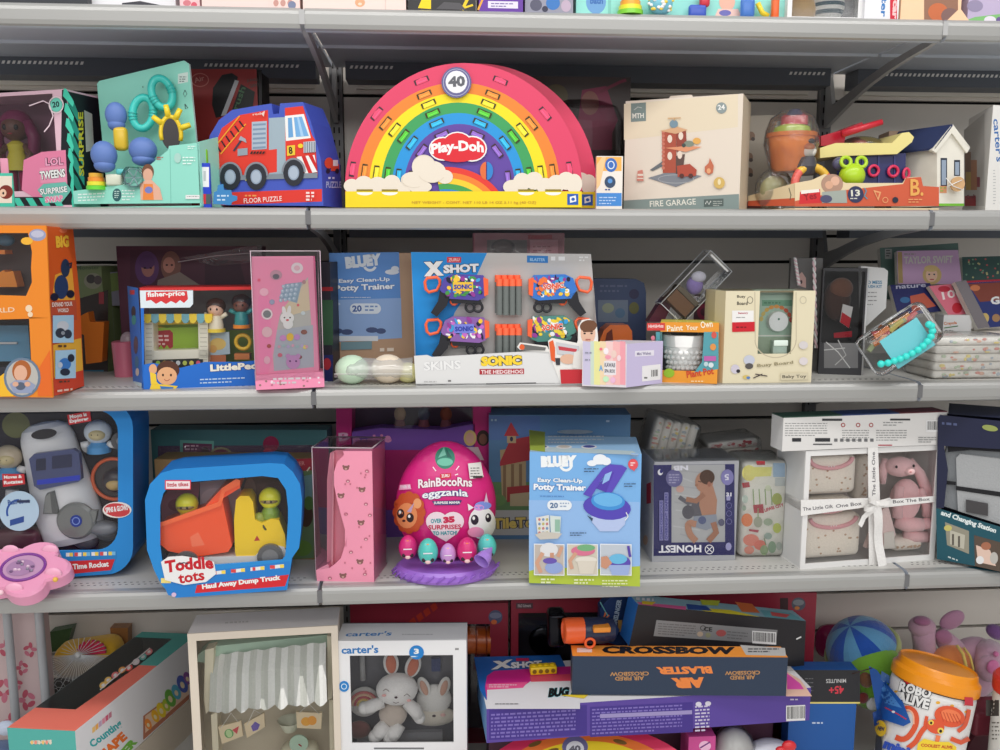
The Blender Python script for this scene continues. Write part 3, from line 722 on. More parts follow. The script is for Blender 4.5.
# the toy tower picture
g.poly([(648,178),(672,171),(702,176),(676,187)],(128,132,140));g.ring(676,179,18,4.5,.7,(165,168,172));g.poly([(650,170),(663,161),(663,166),(653,171)],(105,110,115))
g.poly([(662,131),(676,133),(677,173),(663,173)],(172,82,62));g.hold=True;g.poly([(676,133),(686,130),(687,148),(677,152)],(150,70,56));g.poly([(676,156),(685,154),(683,172),(676,174)],(96,74,68));g.hold=False
g.hold=True
for y in range(132,172,4):g.ell(663.5,y,1.6,1.7,(200,120,100))
for x,y in((670,139),(681,136),(670,156),(680,155)):g.ell(x,y,2.4,4,(232,214,198))
g.hold=False
g.poly([(660,131),(678,127),(688,130),(676,134)],(214,168,128));g.poly([(665,148),(688,146),(702,147),(686,152)],(222,150,112))
g.ell(689,144,5,3.2,(130,140,125));g.ell(697,141,4,3.2,(226,172,90));g.ell(684,145.5,2,2,(70,80,75))
g.ell(674,124,4.2,4,(120,145,160));g.line([(668,118.5),(681,118)],1,(205,165,120));g.line([(674.5,118),(674.5,121)],1,(205,165,120))
g.poly([(677,166),(690,164),(697,170),(696,176),(678,177)],(176,78,60));g.ell(682,176,2.4,2.4,(90,50,45));g.ell(691,176,2.4,2.4,(90,50,45))
g.poly([(705,172),(705,167),(709,163),(710,158),(714,166),(713,173),(709,175)],(196,110,80));g.ell(709,171,2,2.6,(228,165,120));g.ell(719.5,183,5.6,5.8,(212,178,100));g.ell(719.5,182,1.6,3,(235,220,180))
g.poly([(638,171),(643,170),(644,181),(637,181)],(205,130,115));g.hold=True;g.rect(638,174,643.6,176,CRM);g.rect(637.6,178,644,179,CRM);g.hold=False
m.hexa([c.pt(.36,.1,1),c.pt(.58,.1,1),c.pt(.58,.9,1),c.pt(.36,.9,1)],[c.pt(.38,.1,1.03),c.pt(.56,.1,1.03),c.pt(.56,.9,1.03),c.pt(.38,.9,1.03)],CRM)
m.build('carton',t)
c=Carton(Z2,735,774,116,.12,Yl=.30,Yr=.28)
t=c.thing('garage_toy_box','grey cream carton standing in shade just behind the FIRE GARAGE carton','toy box')
m=MB();c.shell(m,(190,180,165));g=G(m,c.front());g.hold=True
for x,y in((751,136),(749,157),(749,172)):g.ell(x,y,4,4.5,(150,120,100));g.ell(x+2,y+3,2,2,(90,80,76))
g.rect(741,202,771,208,(140,60,60));g.hold=False;m.build('carton',t)
# --- bath boat set on its tray
A0=XYZ(748,.13,Z2);B0=XYZ(795,.03,Z2);C0=XYZ(939,.012,Z2)
RED=(204,92,62);CREAM=(226,206,168)
def wall_strip(m,A,B,plane_px,c,th=.003):
    u=(B-A).normalized();bk=V((-u.y,u.x,0));prism(m,Plane(A,u,V((0,0,1))),plane_px,bk*th,c);return Plane(A,u,V((0,0,1)))
t=thing('boat_bath_tray','low open cardboard tray in cream and orange red printed B. and 13','toy tray',(XYZ(850,.10,Z2)))
m=MB();pA=wall_strip(m,A0,B0,[(748,206),(748,196),(795,183),(795,206)],CREAM);g=G(m,pA);g.poly([(748,206),(748,201),(795,198),(795,206)],RED)
g.line([(789,188),(791,195),(790,200)],.8,(90,90,80))
pB=wall_strip(m,B0,C0,[(795,206.5),(795,183),(812,180),(825,174),(846,183),(903,183),(906,178),(911,177),(921,177),(923,186),(939,187),(939,206)],CREAM)
g=G(m,pB);g.poly([(795,206.4),(795,201),(845,190),(903,184),(906,178),(921,177),(923,186),(939,187),(939,206)],RED)
g.poly([(800,192),(820,189),(821,203),(799,204)],(208,44,50));g.poly([(801,190.5),(819,189),(819.4,192),(801,194)],(238,232,224));g.text('Yes',804,201,817,198.5,7,(150,25,35))
g.ell(832,184,11,10,(176,140,120));g.ell(835,181,4.4,4.6,(222,176,150));g.ell(829,185,4,4,(214,166,138));g.poly([(822,192),(846,190),(847,203),(822,203)],(160,168,160));g.ell(826,199,6,4,(80,80,110))
g.ell(855.5,194.5,8,8.4,(50,54,88));g.text('13',851,196.5,860,196,6.5,(220,220,205),.03);g.greek(850,198,861,1,2,1,(210,210,200))
g.poly([(873,190),(881,192),(878,201)],(226,160,110));g.k+=1;g.poly([(875,192),(879,193),(877.6,198)],RED);g.ring(885,200,3,3,.8,(226,160,110));g.ell(895,200,3,3,(40,44,60))
g.text('B.',910,196,923,196,17,(228,168,88),.02);g.greek(908,199,924,2,2.6,.9,(228,168,110));g.line([(864,188),(866,191),(864,196),(867,199)],1.3,(90,140,160))
m.hexa([A0,B0,C0,C0+V((0,.17,0)),A0+V((0,.13,0))],[q+V((0,0,.003))for q in(A0,B0,C0,C0+V((0,.17,0)),A0+V((0,.13,0)))],CREAM)
m.build('tray',t)
tz=Z2+.003
def bucket():
    Y=.10;q=PX(Y);o=P(790,172,Y);t=thing('toy_bucket','orange toy bucket with small toys under clear wrap','bucket',o,0)
    m=MB();h=43*q*.78;m.lathe(o,(0,0,1),[(.0,0),(17*q,0),(18*q,.004),(22.5*q,h),(24*q,h),(24.5*q,h+.008),(22*q,h+.008),(0,h+.004)],((244,140,50),'plastic'),28);m.build('tub',t)
    m=MB();top=o+V((0,0,h+.008))
    m.lathe(top,(0,0,1),[(0,0),(19*q,0),(17*q,.012),(8*q,.02),(0,.02)],((170,190,60),'plastic'),20);m.build('green_toy',t)
    m=MB();m.lathe(top+V((.004,0,.016)),(0,0,1),[(0,0),(13*q,0),(13*q,.018),(6*q,.026),(0,.026)],((190,50,60),'plastic'),20);m.lathe(top+V((.0,-.01,.034)),(0,0,1),[(0,0),(9*q,0),(5*q,.012),(0,.012)],((60,60,90),'plastic'),14);m.build('red_toy',t)
    m=MB();m.lathe(o+V((0,0,-.006)),(0,0,1),[(19*q,0),(27*q,h*.9),(25.5*q,h+.02),(21*q,h+.045),(12*q,h+.058),(0,h+.06)],BAG,26);m.build('clear_wrap',t)
bucket()
# penguin like captain toy
Y=.075;q=PX(Y);o=P(805,166,Y)
t=thing('squirt_figure','small black and white squirt figure beside the orange bucket','toy',o-V((0,0,9*q)))
m=MB();m.lathe(o+V((0,0,-9*q)),(0,0,1),[(0,0),(10*q,0),(12.5*q,8*q),(10*q,17*q),(0,20*q)],((70,68,74),'plastic'),18);m.build('body',t)
m=MB();m.ball(o+V((0,0,15*q)),(10.5*q,9*q,9*q),((240,236,230),'plastic'));m.ball(o+V((0,-.010,18*q)),(7*q,5.5*q,4*q),((214,140,100),'plastic'));m.build('head',t)
m=MB();m.ball(o+V((0,0,24*q)),(9*q,8*q,4*q),((50,50,60),'plastic'));m.cyl(o+V((0,0,26*q)),o+V((0,0,30*q)),6*q,((60,60,68),'plastic'),4*q);m.build('cap',t)
# life ring
o=P(812,185,.055);m=MB();n=V((.1,-1,.2)).normalized();seg=32;a=V((0,0,1));b=n.cross(a).normalized();a=b.cross(n)
for k in range(seg):
    f=lambda j:o+a*(.037*math.sin(2*math.pi*j/seg))+b*(.037*math.cos(2*math.pi*j/seg))
    m.tube([f(k),f(k+.5),f(k+1)],.0085,((236,190,70),'plastic')if 4<=k<=12 else((228,106,96),'plastic'),10,cap=False)
m.build('ring_toy',label='yellow and coral ring toy standing in the bath tray',cat='toy')
# clear bag left of the ring
m=MB();o=P(774,190,.105);m.ball(o+V((0,0,.0)),(.040,.03,.045),BAG);m.ball(o,(.03,.018,.03),((170,165,110),'soft'));m.build('wrapped_toy',label='olive toy in clear wrap at the left end of the bath tray',cat='toy')
# green frog
o=P(852,176,.055);q=PX(.055)
t=thing('frog_toy','lime green round frog squirt toy in the tray','toy',o-V((0,0,13*q)))
m=MB();m.ball(o,(13*q,11*q,12.5*q),((178,214,40),'plastic'));m.build('body',t)
m=MB()
for s_ in(-1,1):m.torus(o+V((s_*8*q,-.004,13.5*q)),(0,-1,.2),5*q,1.9*q,((178,214,40),'plastic'),18)
m.build('eye_rings',t)
m=MB();m.ball(P(839,164,.07),(.014,.012,.014),((90,90,120),'plastic'));m.build('ball_toy',label='small grey blue ball toy left of the green frog',cat='toy')
# boat: navy hull with red rings, cream deck rail, red slide
Y=.09;q=PX(Y);pl=Plane(P(860,180,Y),V((1,-.05,0)),V((0,0,1)));bk=V((.02,.10,0))
t=thing('toy_boat','navy toy boat with pink portholes, cream deck and red top','toy boat',P(862,190,.12))
m=MB();prism(m,pl,[(836,156),(906,153),(905,190),(838,190)],bk,((48,52,104),'plastic'),((44,48,98),'plastic'))
for x in(868,884,900):prism(m,pl,[(x-6.5,156),(x-5,156),(x-5,190),(x-6.5,190)],V((0,-.002,0)),((62,68,128),'plastic'))
hull=m.build('hull',t)
for x,y in((872.5,171),(892,171.5),(905,174)):m=MB();m.torus(pl.hit(x,y)[0]+V((0,-.005,0)),(0,-1,0),5*q,1.5*q,((224,52,96),'plastic'),22,sx=.6 if x>900 else 1);m.build('porthole_ring',hull,'pink porthole ring')
m=MB();pl2=Plane(P(860,150,Y-.012),V((1,-.05,0)),V((0,0,1)));prism(m,pl2,[(820,148),(836,143),(892,143),(902,133),(909,132),(914,137),(912,142),(897,154),(840,156),(820,158)],V((0,.11,0)),((232,218,142),'plastic'));m.build('deck',t)
m=MB();pl3=Plane(P(860,140,Y+.02),V((1,0,0)),V((0,0,1)))
prism(m,pl3,[(821,136),(842,130),(862,122),(864,126),(846,134),(844,144),(821,146)],V((0,.05,0)),((176,32,50),'plastic'))
m.tube([P(842,134,Y),P(882,122,Y-.01)],[.008,.006],((200,40,55),'plastic'),10);m.build('red_slide',t)
m=MB();m.ball(P(862,145,Y+.04),(.045,.03,.018),CLEAR);m.ball(P(858,145,Y+.05),(.02,.02,.012),((170,110,100),'plastic'));m.build('canopy',t)
# --- wooden doll house in clear box and the white carton at the right end
Y=.10;A0=XYZ(911,.17,Z2);B0=XYZ(939,.06,Z2);C0=XYZ(965,.075,Z2)
t=thing('wooden_house_toy','white wooden toy house with dark blue roof','toy house',(B0+C0)/2+V((0,.06,0)))
WD=((232,228,216),'wood')
pf=Plane(B0,C0-B0,V((0,0,1)));u=(C0-B0).normalized();bk=V((-.045,.10,0))
m=MB();prism(m,pf,[(937,206),(937,147),(951,128),(964,146),(964,206)],bk,WD)
g=G(m,pf);g.rect(937,203.5,964,206,(120,190,60));g.hold=True;g.rect(940.5,158,947,186,(35,42,60));g.rect(954,160,960,176,(35,42,60));g.hold=False;g.k+=1;g.rect(941.5,160,946,185,(150,165,185));g.rect(955,162,959,175,(150,165,185));g.rect(939.5,186,946.5,193,(215,150,110));g.greek(940,187,946,2,3,1.6,(150,170,90))
m.build('walls',t)
m=MB();a=lambda x,y:pf.hit(x,y)[0]-V((0,.006,0))
prism(m,Plane(B0-V((0,.006,0)),C0-B0,V((0,0,1))),[(932,150),(951,126),(953,126),(970,148),(967,153),(952,133),(936,153)],V((-.0,.012,0)),WD)
m.hexa([a(933,150),a(951,126.5),a(951,126.5)+bk*1.15,a(933,150)+bk*1.15],[a(933,148),a(951,124.5),a(951,124.5)+bk*1.15,a(933,148)+bk*1.15],((40,52,92),'wood'))
m.hexa([a(951,126.5),a(968,149),a(968,149)+bk*1.15,a(951,126.5)+bk*1.15],[a(951,124.5),a(968,147),a(968,147)+bk*1.15,a(951,124.5)+bk*1.15],WD);m.build('roof',t)
m=MB();o=P(958,184,.05);m.cyl(o,o+V((0,.004,0)),.015,((206,166,120),'wood'));m.tube([P(946,178,.052),P(953,186,.046),P(963,190,.05)],.0009,WHITE,6);m.tube([P(947,187,.052),P(953,184,.046),P(962,180,.05)],.0009,WHITE,6)
m.build('wooden_tag',t)
c=Carton(Z2,884,931,131,.08,Yl=.27,Yr=.25)
t=c.thing('craft_box','brown card topped clear box behind the toy boat stern','toy box')
m=MB();W_=(.04,.04,.96,.72);c.shell(m,(176,146,122),window=W_,inner=(80,84,116));m.build('carton',t);m=MB();c.pane(m,W_,y=-.001);m.build('clear_window',t)
c=Carton(Z2,965,985,0,.16,Yl=.17,Yr=.055,topr=106)
p1=XYZ(985,.055,Z2);p2=XYZ(1035,.085,Z2);p0=XYZ(962,.24,Z2);H=ZAT(p1,105)-Z2
t=thing('baby_toy_carton','tall white carton with blue side lettering right of the wooden toy house','toy box',(p1+p2)/2+V((0,.08,0)))
m=MB();m.hexa([p0,p1,p2,p2+V((0,.16,0))],[q_+V((0,0,H))for q_ in(p0,p1,p2,p2+V((0,.16,0)))],(228,226,222))
g=G(m,Plane(p0,p1-p0,V((0,0,1))));g.poly([(964,130),(984.5,113),(984.5,206),(965,206)],(200,198,194));g.hold=True
for x,y,x1,y1,cc in((965,152,971,186,(150,110,80)),(971,160,977,190,(190,130,90)),(966,172,971,190,(214,180,70)),(977,177,980,187,(150,50,70)),(965,196,976,206,(190,30,48))):g.k+=.2;g.rect(x,y,x1,y1,cc)
g.hold=False;g.text('Craft',967,199,976,198,4,(120,40,50))
g=G(m,Plane(p1,p2-p1,V((0,0,1))));g.text("carter's",993,119,996.5,162,6.5,(60,110,175),.02);g.greek(993,170,996,12,3,1,(190,190,190))
m.build('carton',t)
# ================================================================ things on the third shelf
# --- orange building toy box, far left
A0=PZ(49,397.5,Z3);B0=XYZ(82,A0.y+.11,Z3);L0=XYZ(-60,A0.y+.03,Z3)
H=ZAT(A0,226)-Z3
t=thing('building_toy_box','tall orange construction toy carton at the far left of the third shelf','toy box',(A0+L0)/2+V((0,.07,0)))
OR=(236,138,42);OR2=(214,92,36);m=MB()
pf=Plane(L0,A0-L0,V((0,0,1)));pr=Plane(A0,B0-A0,V((0,0,1)));u=(A0-L0).normalized();bk=V((-u.y,u.x,0))
D0=L0+bk*.14
for(a,b)in((L0,A0),):
    # front with two window openings
    def fr(x0,y0,x1,y1):prism(m,pf,[(x0,y0),(x1,y0),(x1,y1),(x0,y1)],bk*.003,OR)
    q=lambda pts,cc:prism(m,pf,pts,bk*.003,cc)
    q([(-80,225),(46,225.5),(46.5,233),(-80,233)],OR);q([(28,233),(46.5,233),(48.5,282),(32,282),(31,268),(32,252)],OR);q([(-80,293),(26,296),(32,282),(48.5,282),(49,300),(50,318),(-80,322)],OR)
    q([(29,317),(50,318),(53,398),(-80,400),(-80,384),(32,378)],OR)
m.add([D0,B0+V((-.012,.012,0)),B0+V((-.012,.012,H*.98)),D0+V((0,0,H*.98))],[[0,1,2,3]],(96,92,92))
T=V((0,0,H));m.add([L0+T,A0+T,B0+T,B0+V((-.012,.012,H)),D0+T],[[0,1,2,3,4]],OR)
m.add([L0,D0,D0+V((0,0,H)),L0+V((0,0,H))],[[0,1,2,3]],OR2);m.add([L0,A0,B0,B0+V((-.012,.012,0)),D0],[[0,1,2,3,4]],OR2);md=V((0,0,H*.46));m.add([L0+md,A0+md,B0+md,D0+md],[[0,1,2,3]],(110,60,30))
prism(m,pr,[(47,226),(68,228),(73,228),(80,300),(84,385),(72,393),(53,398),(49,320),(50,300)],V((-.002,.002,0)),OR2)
g=G(m,pr);g.poly([(55,275),(72,268),(75,300),(52,300)],(240,170,60));g.poly([(51,302),(76,300),(77,320),(50.5,322)],(196,84,50));g.poly([(53,345),(81,338),(83,372),(54,378)],(240,180,60));g.poly([(53,378),(83,370),(84,386),(54,398)],(214,70,40))
g.ell(63,230.5,4,2.6,(230,120,80));g.text('BIG',56,248,69,247,12,(240,190,60),.06,out=(200,90,40));g.ell(61,287,7,12,(44,62,100));g.ell(65,268,4.5,9,(40,56,84));g.ell(54,297,4,4,(34,34,50));g.ell(70,294,4,4,(34,34,50));g.line([(66,265),(71,263),(70,268)],2,(40,44,60))
g.text('EXPAND YOUR',51.5,307,72,306,4.5,(244,226,214),.03);g.text('WORLD',57,312.5,68,312,4,(244,226,214),.03)
g.rect(52,315.5,73,343,(176,212,232),-.5);g.rect(54.5,350.5,75,379,(176,212,232),-1)
g.ell(62,326,6,5,(210,214,218));g.ell(59.5,333,5,5,(60,64,72));g.ell(67,334,4,4.5,(60,64,72));g.ell(62,333,2,2,(150,155,160));g.ell(64,364,6,6,(70,130,200));g.ell(70,358,3.4,4,(48,52,64));g.ell(64,372,5,3.6,(48,52,64));g.ell(59,365,2.4,3,(200,210,220))
g.greek(57,345,70,1,2,2,(90,60,40));g.greek(58,381,75,1,2,1.6,(90,60,40),-1);g.greek(56,390,80,1,2,2,(240,200,180),-3)
g=G(m,pf);g.ell(37.5,235,8.5,6,(150,158,190));g.ell(37.5,234,6.5,3.6,(190,190,210));g.ell(27,241,6,3.8,(240,180,60));g.text('WORLD',-22,314,15,312,5,(240,205,170),.02);g.ell(29,308.5,3.4,3.6,(240,214,180));g.ell(30.5,314.5,2.6,2.6,(240,214,180))
g.poly([(38,370),(50,350),(52.6,396),(38,396)],(232,110,40));g.poly([(-5,380),(6,372),(14,396),(-5,398)],(246,190,50))
g.ell(22.5,377.5,18.5,20,(110,128,150));g.ell(22.5,377.5,16,17.6,(190,186,180));g.ell(22,371,9.5,11,(176,100,50));g.ell(21,373,6.6,8,(228,178,150));g.poly([(10,384),(16,380),(28,380),(36,385),(32,393),(14,393)],(150,160,190));g.ell(21,386,5,4,(90,100,120));g.ell(16,384,3,2.5,(224,174,148));g.ell(28,384,3,2.5,(224,174,148))
m.build('carton',t)
m=MB();q=lambda pts:m.poly([pf.hit(x,y)[0]+bk*.004 for x,y in pts],CLEAR);q([(-80,233),(28,233),(32,252),(31,268),(32,282),(26,296),(-80,293)]);q([(-80,322),(29,317),(32,378),(-80,384)]);m.build('clear_window',t)
o=lambda x,y,Y=.03:P(x,y,Y)
m=MB();pl=Plane(o(8,285),V((1,.03,0)),V((0,0,1)));prism(m,pl,[(-20,286),(0,272),(4,270),(5,272),(13,271),(17,285),(17,287),(-20,287)],V((0,.03,0)),((244,150,40),'plastic'))
m.bx(o(-5,252),(.05,.03,.008),((236,140,50),'plastic'));m.ball(o(6,240),(.016,.01,.012),((70,120,150),'plastic'));m.build('toy_crane_part',label='orange plastic crane scoop in the upper window of the orange construction carton',cat='toy')
m=MB();m.bx(o(0,343,.055),(.12,.02,.07),((100,170,210),'plastic'));m.bx(o(8,343,.042),(.035,.004,.004),(220,235,240));m.bx(o(-4,371,.05),(.09,.02,.018),((50,60,80),'plastic'));m.build('blue_building_panel',label='light blue plastic panel in the lower window of the orange construction carton',cat='toy')
# --- shaded cartons behind
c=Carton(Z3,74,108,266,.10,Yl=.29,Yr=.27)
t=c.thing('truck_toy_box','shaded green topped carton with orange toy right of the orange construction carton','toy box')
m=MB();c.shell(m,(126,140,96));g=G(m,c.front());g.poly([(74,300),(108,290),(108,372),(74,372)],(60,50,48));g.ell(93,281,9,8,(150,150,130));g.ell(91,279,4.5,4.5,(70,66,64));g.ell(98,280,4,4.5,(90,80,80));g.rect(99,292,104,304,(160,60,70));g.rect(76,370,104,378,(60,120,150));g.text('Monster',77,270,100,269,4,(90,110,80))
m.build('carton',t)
m=MB();prism(m,Plane(P(80,340,.225),V((1,0,0)),V((0,0,1))),[(76,318),(88,312),(90,322),(104,322),(102,362),(86,364),(84,335),(77,332)],V((0,.03,0)),((236,130,50),'plastic'));m.build('crane_toy',label='orange plastic toy standing in the shade right of the orange construction carton',cat='toy')
c=Carton(Z3,111,138,272,.06,Yl=.30,Yr=.30)
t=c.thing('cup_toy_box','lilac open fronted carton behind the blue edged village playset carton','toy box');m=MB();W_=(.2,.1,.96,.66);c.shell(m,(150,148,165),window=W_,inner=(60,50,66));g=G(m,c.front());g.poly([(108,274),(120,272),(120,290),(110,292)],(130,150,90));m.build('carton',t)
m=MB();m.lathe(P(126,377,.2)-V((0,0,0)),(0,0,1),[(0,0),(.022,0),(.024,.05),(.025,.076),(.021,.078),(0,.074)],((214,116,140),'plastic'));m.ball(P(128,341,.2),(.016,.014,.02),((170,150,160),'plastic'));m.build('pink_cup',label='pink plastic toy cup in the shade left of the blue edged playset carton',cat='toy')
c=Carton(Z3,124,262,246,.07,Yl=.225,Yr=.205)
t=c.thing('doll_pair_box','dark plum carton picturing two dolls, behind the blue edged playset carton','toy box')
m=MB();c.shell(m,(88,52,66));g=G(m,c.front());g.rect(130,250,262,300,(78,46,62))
g.ell(147,268,12,17,(92,60,104));g.ell(148,268,6.5,9,(160,110,104));g.ell(147,262,8,7,(86,54,98));g.ell(171,266,10,15,(120,84,76));g.ell(169,265,6,8,(176,124,110));g.poly([(158,280),(180,272),(200,285),(200,300),(155,300)],(130,118,112));g.poly([(205,262),(216,258),(240,262),(250,300),(205,300)],(60,38,52))
for x,y in((145,268),(151,268),(167,265),(172,265)):g.ell(x,y,1.3,.9,(40,26,36))
m.build('carton',t)
m=MB();A=P(168,262,.20);m.poly([P(180,258,.202),P(262,244,.185),P(262,262,.185),P(215,266,.2)],BAG);m.tube([P(178,262,.2),P(215,256,.195),P(262,252,.185)],.001,((190,180,185),'plastic'),5);m.build('clear_film',t)
# --- village playset carton
c=Carton(Z3,145,256,290,.12,Yl=.020,Yr=.022)
A0=XYZ(144,.012,Z3);B0=XYZ(262,.050,Z3);L0=XYZ(133,.12,Z3);u=(B0-A0).normalized();H=ZAT(A0,288)-Z3;bk=V((-u.y,u.x,0))
t=thing('playset_box','blue edged playset carton with clear window left of the tall pink sticker set','toy box',(A0+B0)/2+V((0,.06,0)))
BL=(36,110,205);m=MB();pf=Plane(A0,u,V((0,0,1)));pl=Plane(A0,L0-A0,V((0,0,1)));T=V((0,0,H))
q=lambda pts,cc:prism(m,pf,pts,bk*.0025,cc)
q([(139.7,288),(262,286.5),(262,289.5),(200,290.5),(139.8,290.5)],(205,48,48));q([(139.8,290.5),(193,290),(193,304),(190,307.5),(140.6,308)],(222,234,240));q([(140.6,308),(143.8,308),(144,360),(142.7,392),(144,392),(143,392)],BL)
q([(142.3,365),(152,363),(180,368),(205,362),(240,362),(262,360),(262,386),(144,391.5)],BL)
m.add([A0+u*.24*0+bk*.12,B0+bk*.12,B0+bk*.12+T,A0+bk*.12+T],[[0,1,2,3]],(150,152,150));m.add([A0,B0,B0+bk*.12,A0+bk*.12],[[0,1,2,3]],BL);m.add([A0+T,B0+T,B0+bk*.12+T,A0+bk*.12+T],[[0,1,2,3]],(205,48,48));m.add([B0,B0+bk*.12,B0+bk*.12+T,B0+T],[[0,1,2,3]],BL)
m.add([A0,L0,L0+T,A0+T],[[0,1,2,3]],BL)
g=G(m,pl);g.rect(129.8,290,134.6,294.5,(210,50,56));g.ell(133.6,312,2.2,6,(60,40,50));g.ell(134,320,2.3,5,(60,150,150));g.ell(136,345,2.2,9,(90,70,90));g.ell(137,362,2,6,(70,120,160));g.ell(137.6,372,1.8,4,(220,200,190));g.rect(134,381,142,386,(200,220,230),2)
g=G(m,pf);g.poly([(146,292),(187,291),(188,299),(184,303),(180,300),(176,303.5),(171,301),(166,304),(161,301),(156,304),(151,300),(146,301)],(214,54,58));g.text('fisher-price',147.5,298.5,185,297,6.5,WHITE,.035)
g.text('LittlePeople',210.5,373.5,275,370,9,(240,236,220),.05,out=(30,70,150));g.greek(200,379,250,2,3.4,1.2,(190,215,240),-2)
g.ell(168,370,11.5,9.5,(86,50,38));g.ell(167,376,10,9,(228,172,128));g.ell(163,375,1,1.3,(40,26,24));g.ell(171,375,1,1.3,(40,26,24));g.ring(167,378,3,3,.6,(170,80,70),200,340);g.poly([(153,378),(159,384),(178,386),(176,391),(150,391)],(240,205,60));g.ell(153,369,4,5,(228,172,128));g.poly([(160,386),(174,387),(173,391),(161,391)],(60,120,190));g.poly([(150,372),(156,374),(157,384),(151,384)],(240,205,60))
m.build('carton',t)
m=MB();m.poly([pf.hit(x,y)[0]+bk*.002 for x,y in((140,290),(262,289),(262,386),(144,390))],CLEAR);m.build('clear_window',t)
c=Carton(Z3,146,258,300,.004,Yl=.10);m=MB();g=G(m,Plane(XYZ(144,.115,Z3),V((1,.1,0)),V((0,0,1))));g.rect(150,318,206,362,(150,175,60));g.rect(206,330,258,362,(130,160,60));m.build('backdrop',t)
# market stall inside
Y=.055;t2=thing('market_stall_toy','cream toy stall with yellow and blue awning inside the blue edged playset carton','toy',P(175,388,Y));IV=((232,226,206),'plastic');pl=Plane(P(175,350,Y),V((1,.1,0)),V((0,0,1)))
m=MB();bkk=V((0,.04,0))
for pts in([(144,322),(153,322),(154,364),(145,366)],[(198,322),(208,321),(208,364),(199,364)],[(145,351),(208,349),(208,358),(145,360)]):prism(m,pl,pts,bkk,IV)
g=G(m,pl);g.hold=True
for k in range(9):g.rect(146,324+k*4.4,152,324.7+k*4.4,(190,184,166));g.rect(200,324+k*4.4,207,324.7+k*4.4,(190,184,166))
m.build('counter_frame',t2)
m=MB();plb=Plane(P(175,350,Y+.03),V((1,.1,0)),V((0,0,1)));prism(m,plb,[(153,325),(200,324),(200,352),(153,352)],V((0,.004,0)),((150,185,45),'plastic'));prism(m,plb,[(153,318),(200,318),(200,327),(153,328)],V((0,.003,0)),((244,205,40),'plastic'));g=G(m,plb);g.poly([(155,331),(170,330),(173,333),(173,347),(170,349),(167,345),(164,349),(161,345),(158,349),(155,346)],(170,40,46));g.greek(158,335,170,3,4,2,(230,190,190));m.build('backboard',t2)
m=MB();pa=Plane(P(175,320,Y-.012),V((1,.1,0)),V((0,0,1)))
for k in range(9):
    x=143.5+k*7.6;prism(m,pa,[(x,314),(x+7.6,314),(x+7.8,319.5),(x+6,322.5),(x+3.8,323.4),(x+1.6,322.5),(x,319.5)],V((0,.012,0)),((246,212,60)if k%2==0 else(120,178,190),'plastic'))
m.build('awning',t2)
m=MB();prism(m,pl,[(153,360),(203,359),(203,366),(153,367)],V((0,-.004,0)),(34,36,40));g=G(m,Plane(P(175,350,Y-.004),V((1,.1,0)),V((0,0,1))));g.hold=True
for k,cc in enumerate(((150,190,70),(210,180,80),(190,200,190),(210,210,210),(190,200,90),(230,210,90),(230,90,120))):g.ell(158+k*6.7,363,2.2,2.4,cc)
m.build('produce_sign',t2)
def peep(name,label,x,y,skin,top,base,hair):
    Y=.07;q=PX(Y)*1.22;o=P(x,y,Y);t=thing(name,label,'toy figure',o)
    m=MB();m.lathe(o,(0,0,1),[(0,0),(6*q,0),(5.6*q,6*q),(4.6*q,12*q),(3*q,13*q),(0,13.5*q)],top,18,cols=None);m.cyl(o-V((0,0,.002)),o+V((0,0,2*q)),7*q,base)
    for s_ in(-1,1):m.tube([o+V((s_*4*q,0,11*q)),o+V((s_*9*q,-.003,14*q))],1.8*q,top,8)
    m.build('body',t)
    m=MB();h=o+V((0,0,17.5*q));m.ball(h,(6.4*q,6*q,6*q),skin)
    for s_ in(-1,1):m.ball(h+V((s_*2.4*q,-5.4*q,.3*q)),(.8*q,.6*q,1*q),(30,22,22),seg=8,rings=6)
    m.build('head',t);m=MB();m.ball(h+V((0,2*q,2.5*q)),(8*q,7*q,6.6*q),hair);m.build('hair',t)
peep('toy_figure','light skinned toy figure in white and yellow inside the playset carton',216.5,331,((232,186,160),'plastic'),((236,226,200),'plastic'),((240,210,70),'plastic'),((70,46,40),'plastic'))
peep('toy_figure','dark skinned toy figure in teal on an orange base inside the playset carton',242,327,((120,74,62),'plastic'),((50,140,140),'plastic'),((240,140,40),'plastic'),((44,34,40),'plastic'))
m=MB();pp=Plane(P(220,345,.08),V((1,0,0)),V((0,0,1)));prism(m,pp,[(207,333),(229,332),(230,354),(208,356)],V((0,.003,0)),(178,196,205));g=G(m,pp);g.ell(218,344,8,6,(232,196,110));g.ell(213,349,4,4,(225,170,90));g.rect(208,355,226,362,(190,110,70));m.build('picture_card',label='small picnic picture card inside the playset carton',cat='card')
m=MB();m.torus(P(243,342,.075),(0,-1,0),.014,.004,((226,180,40),'plastic'));m.bx(P(243,356,.08),(.03,.02,.012),((206,120,60),'plastic'));m.build('toy_wheel_stand',label='small yellow ring toy below the teal figure',cat='toy')
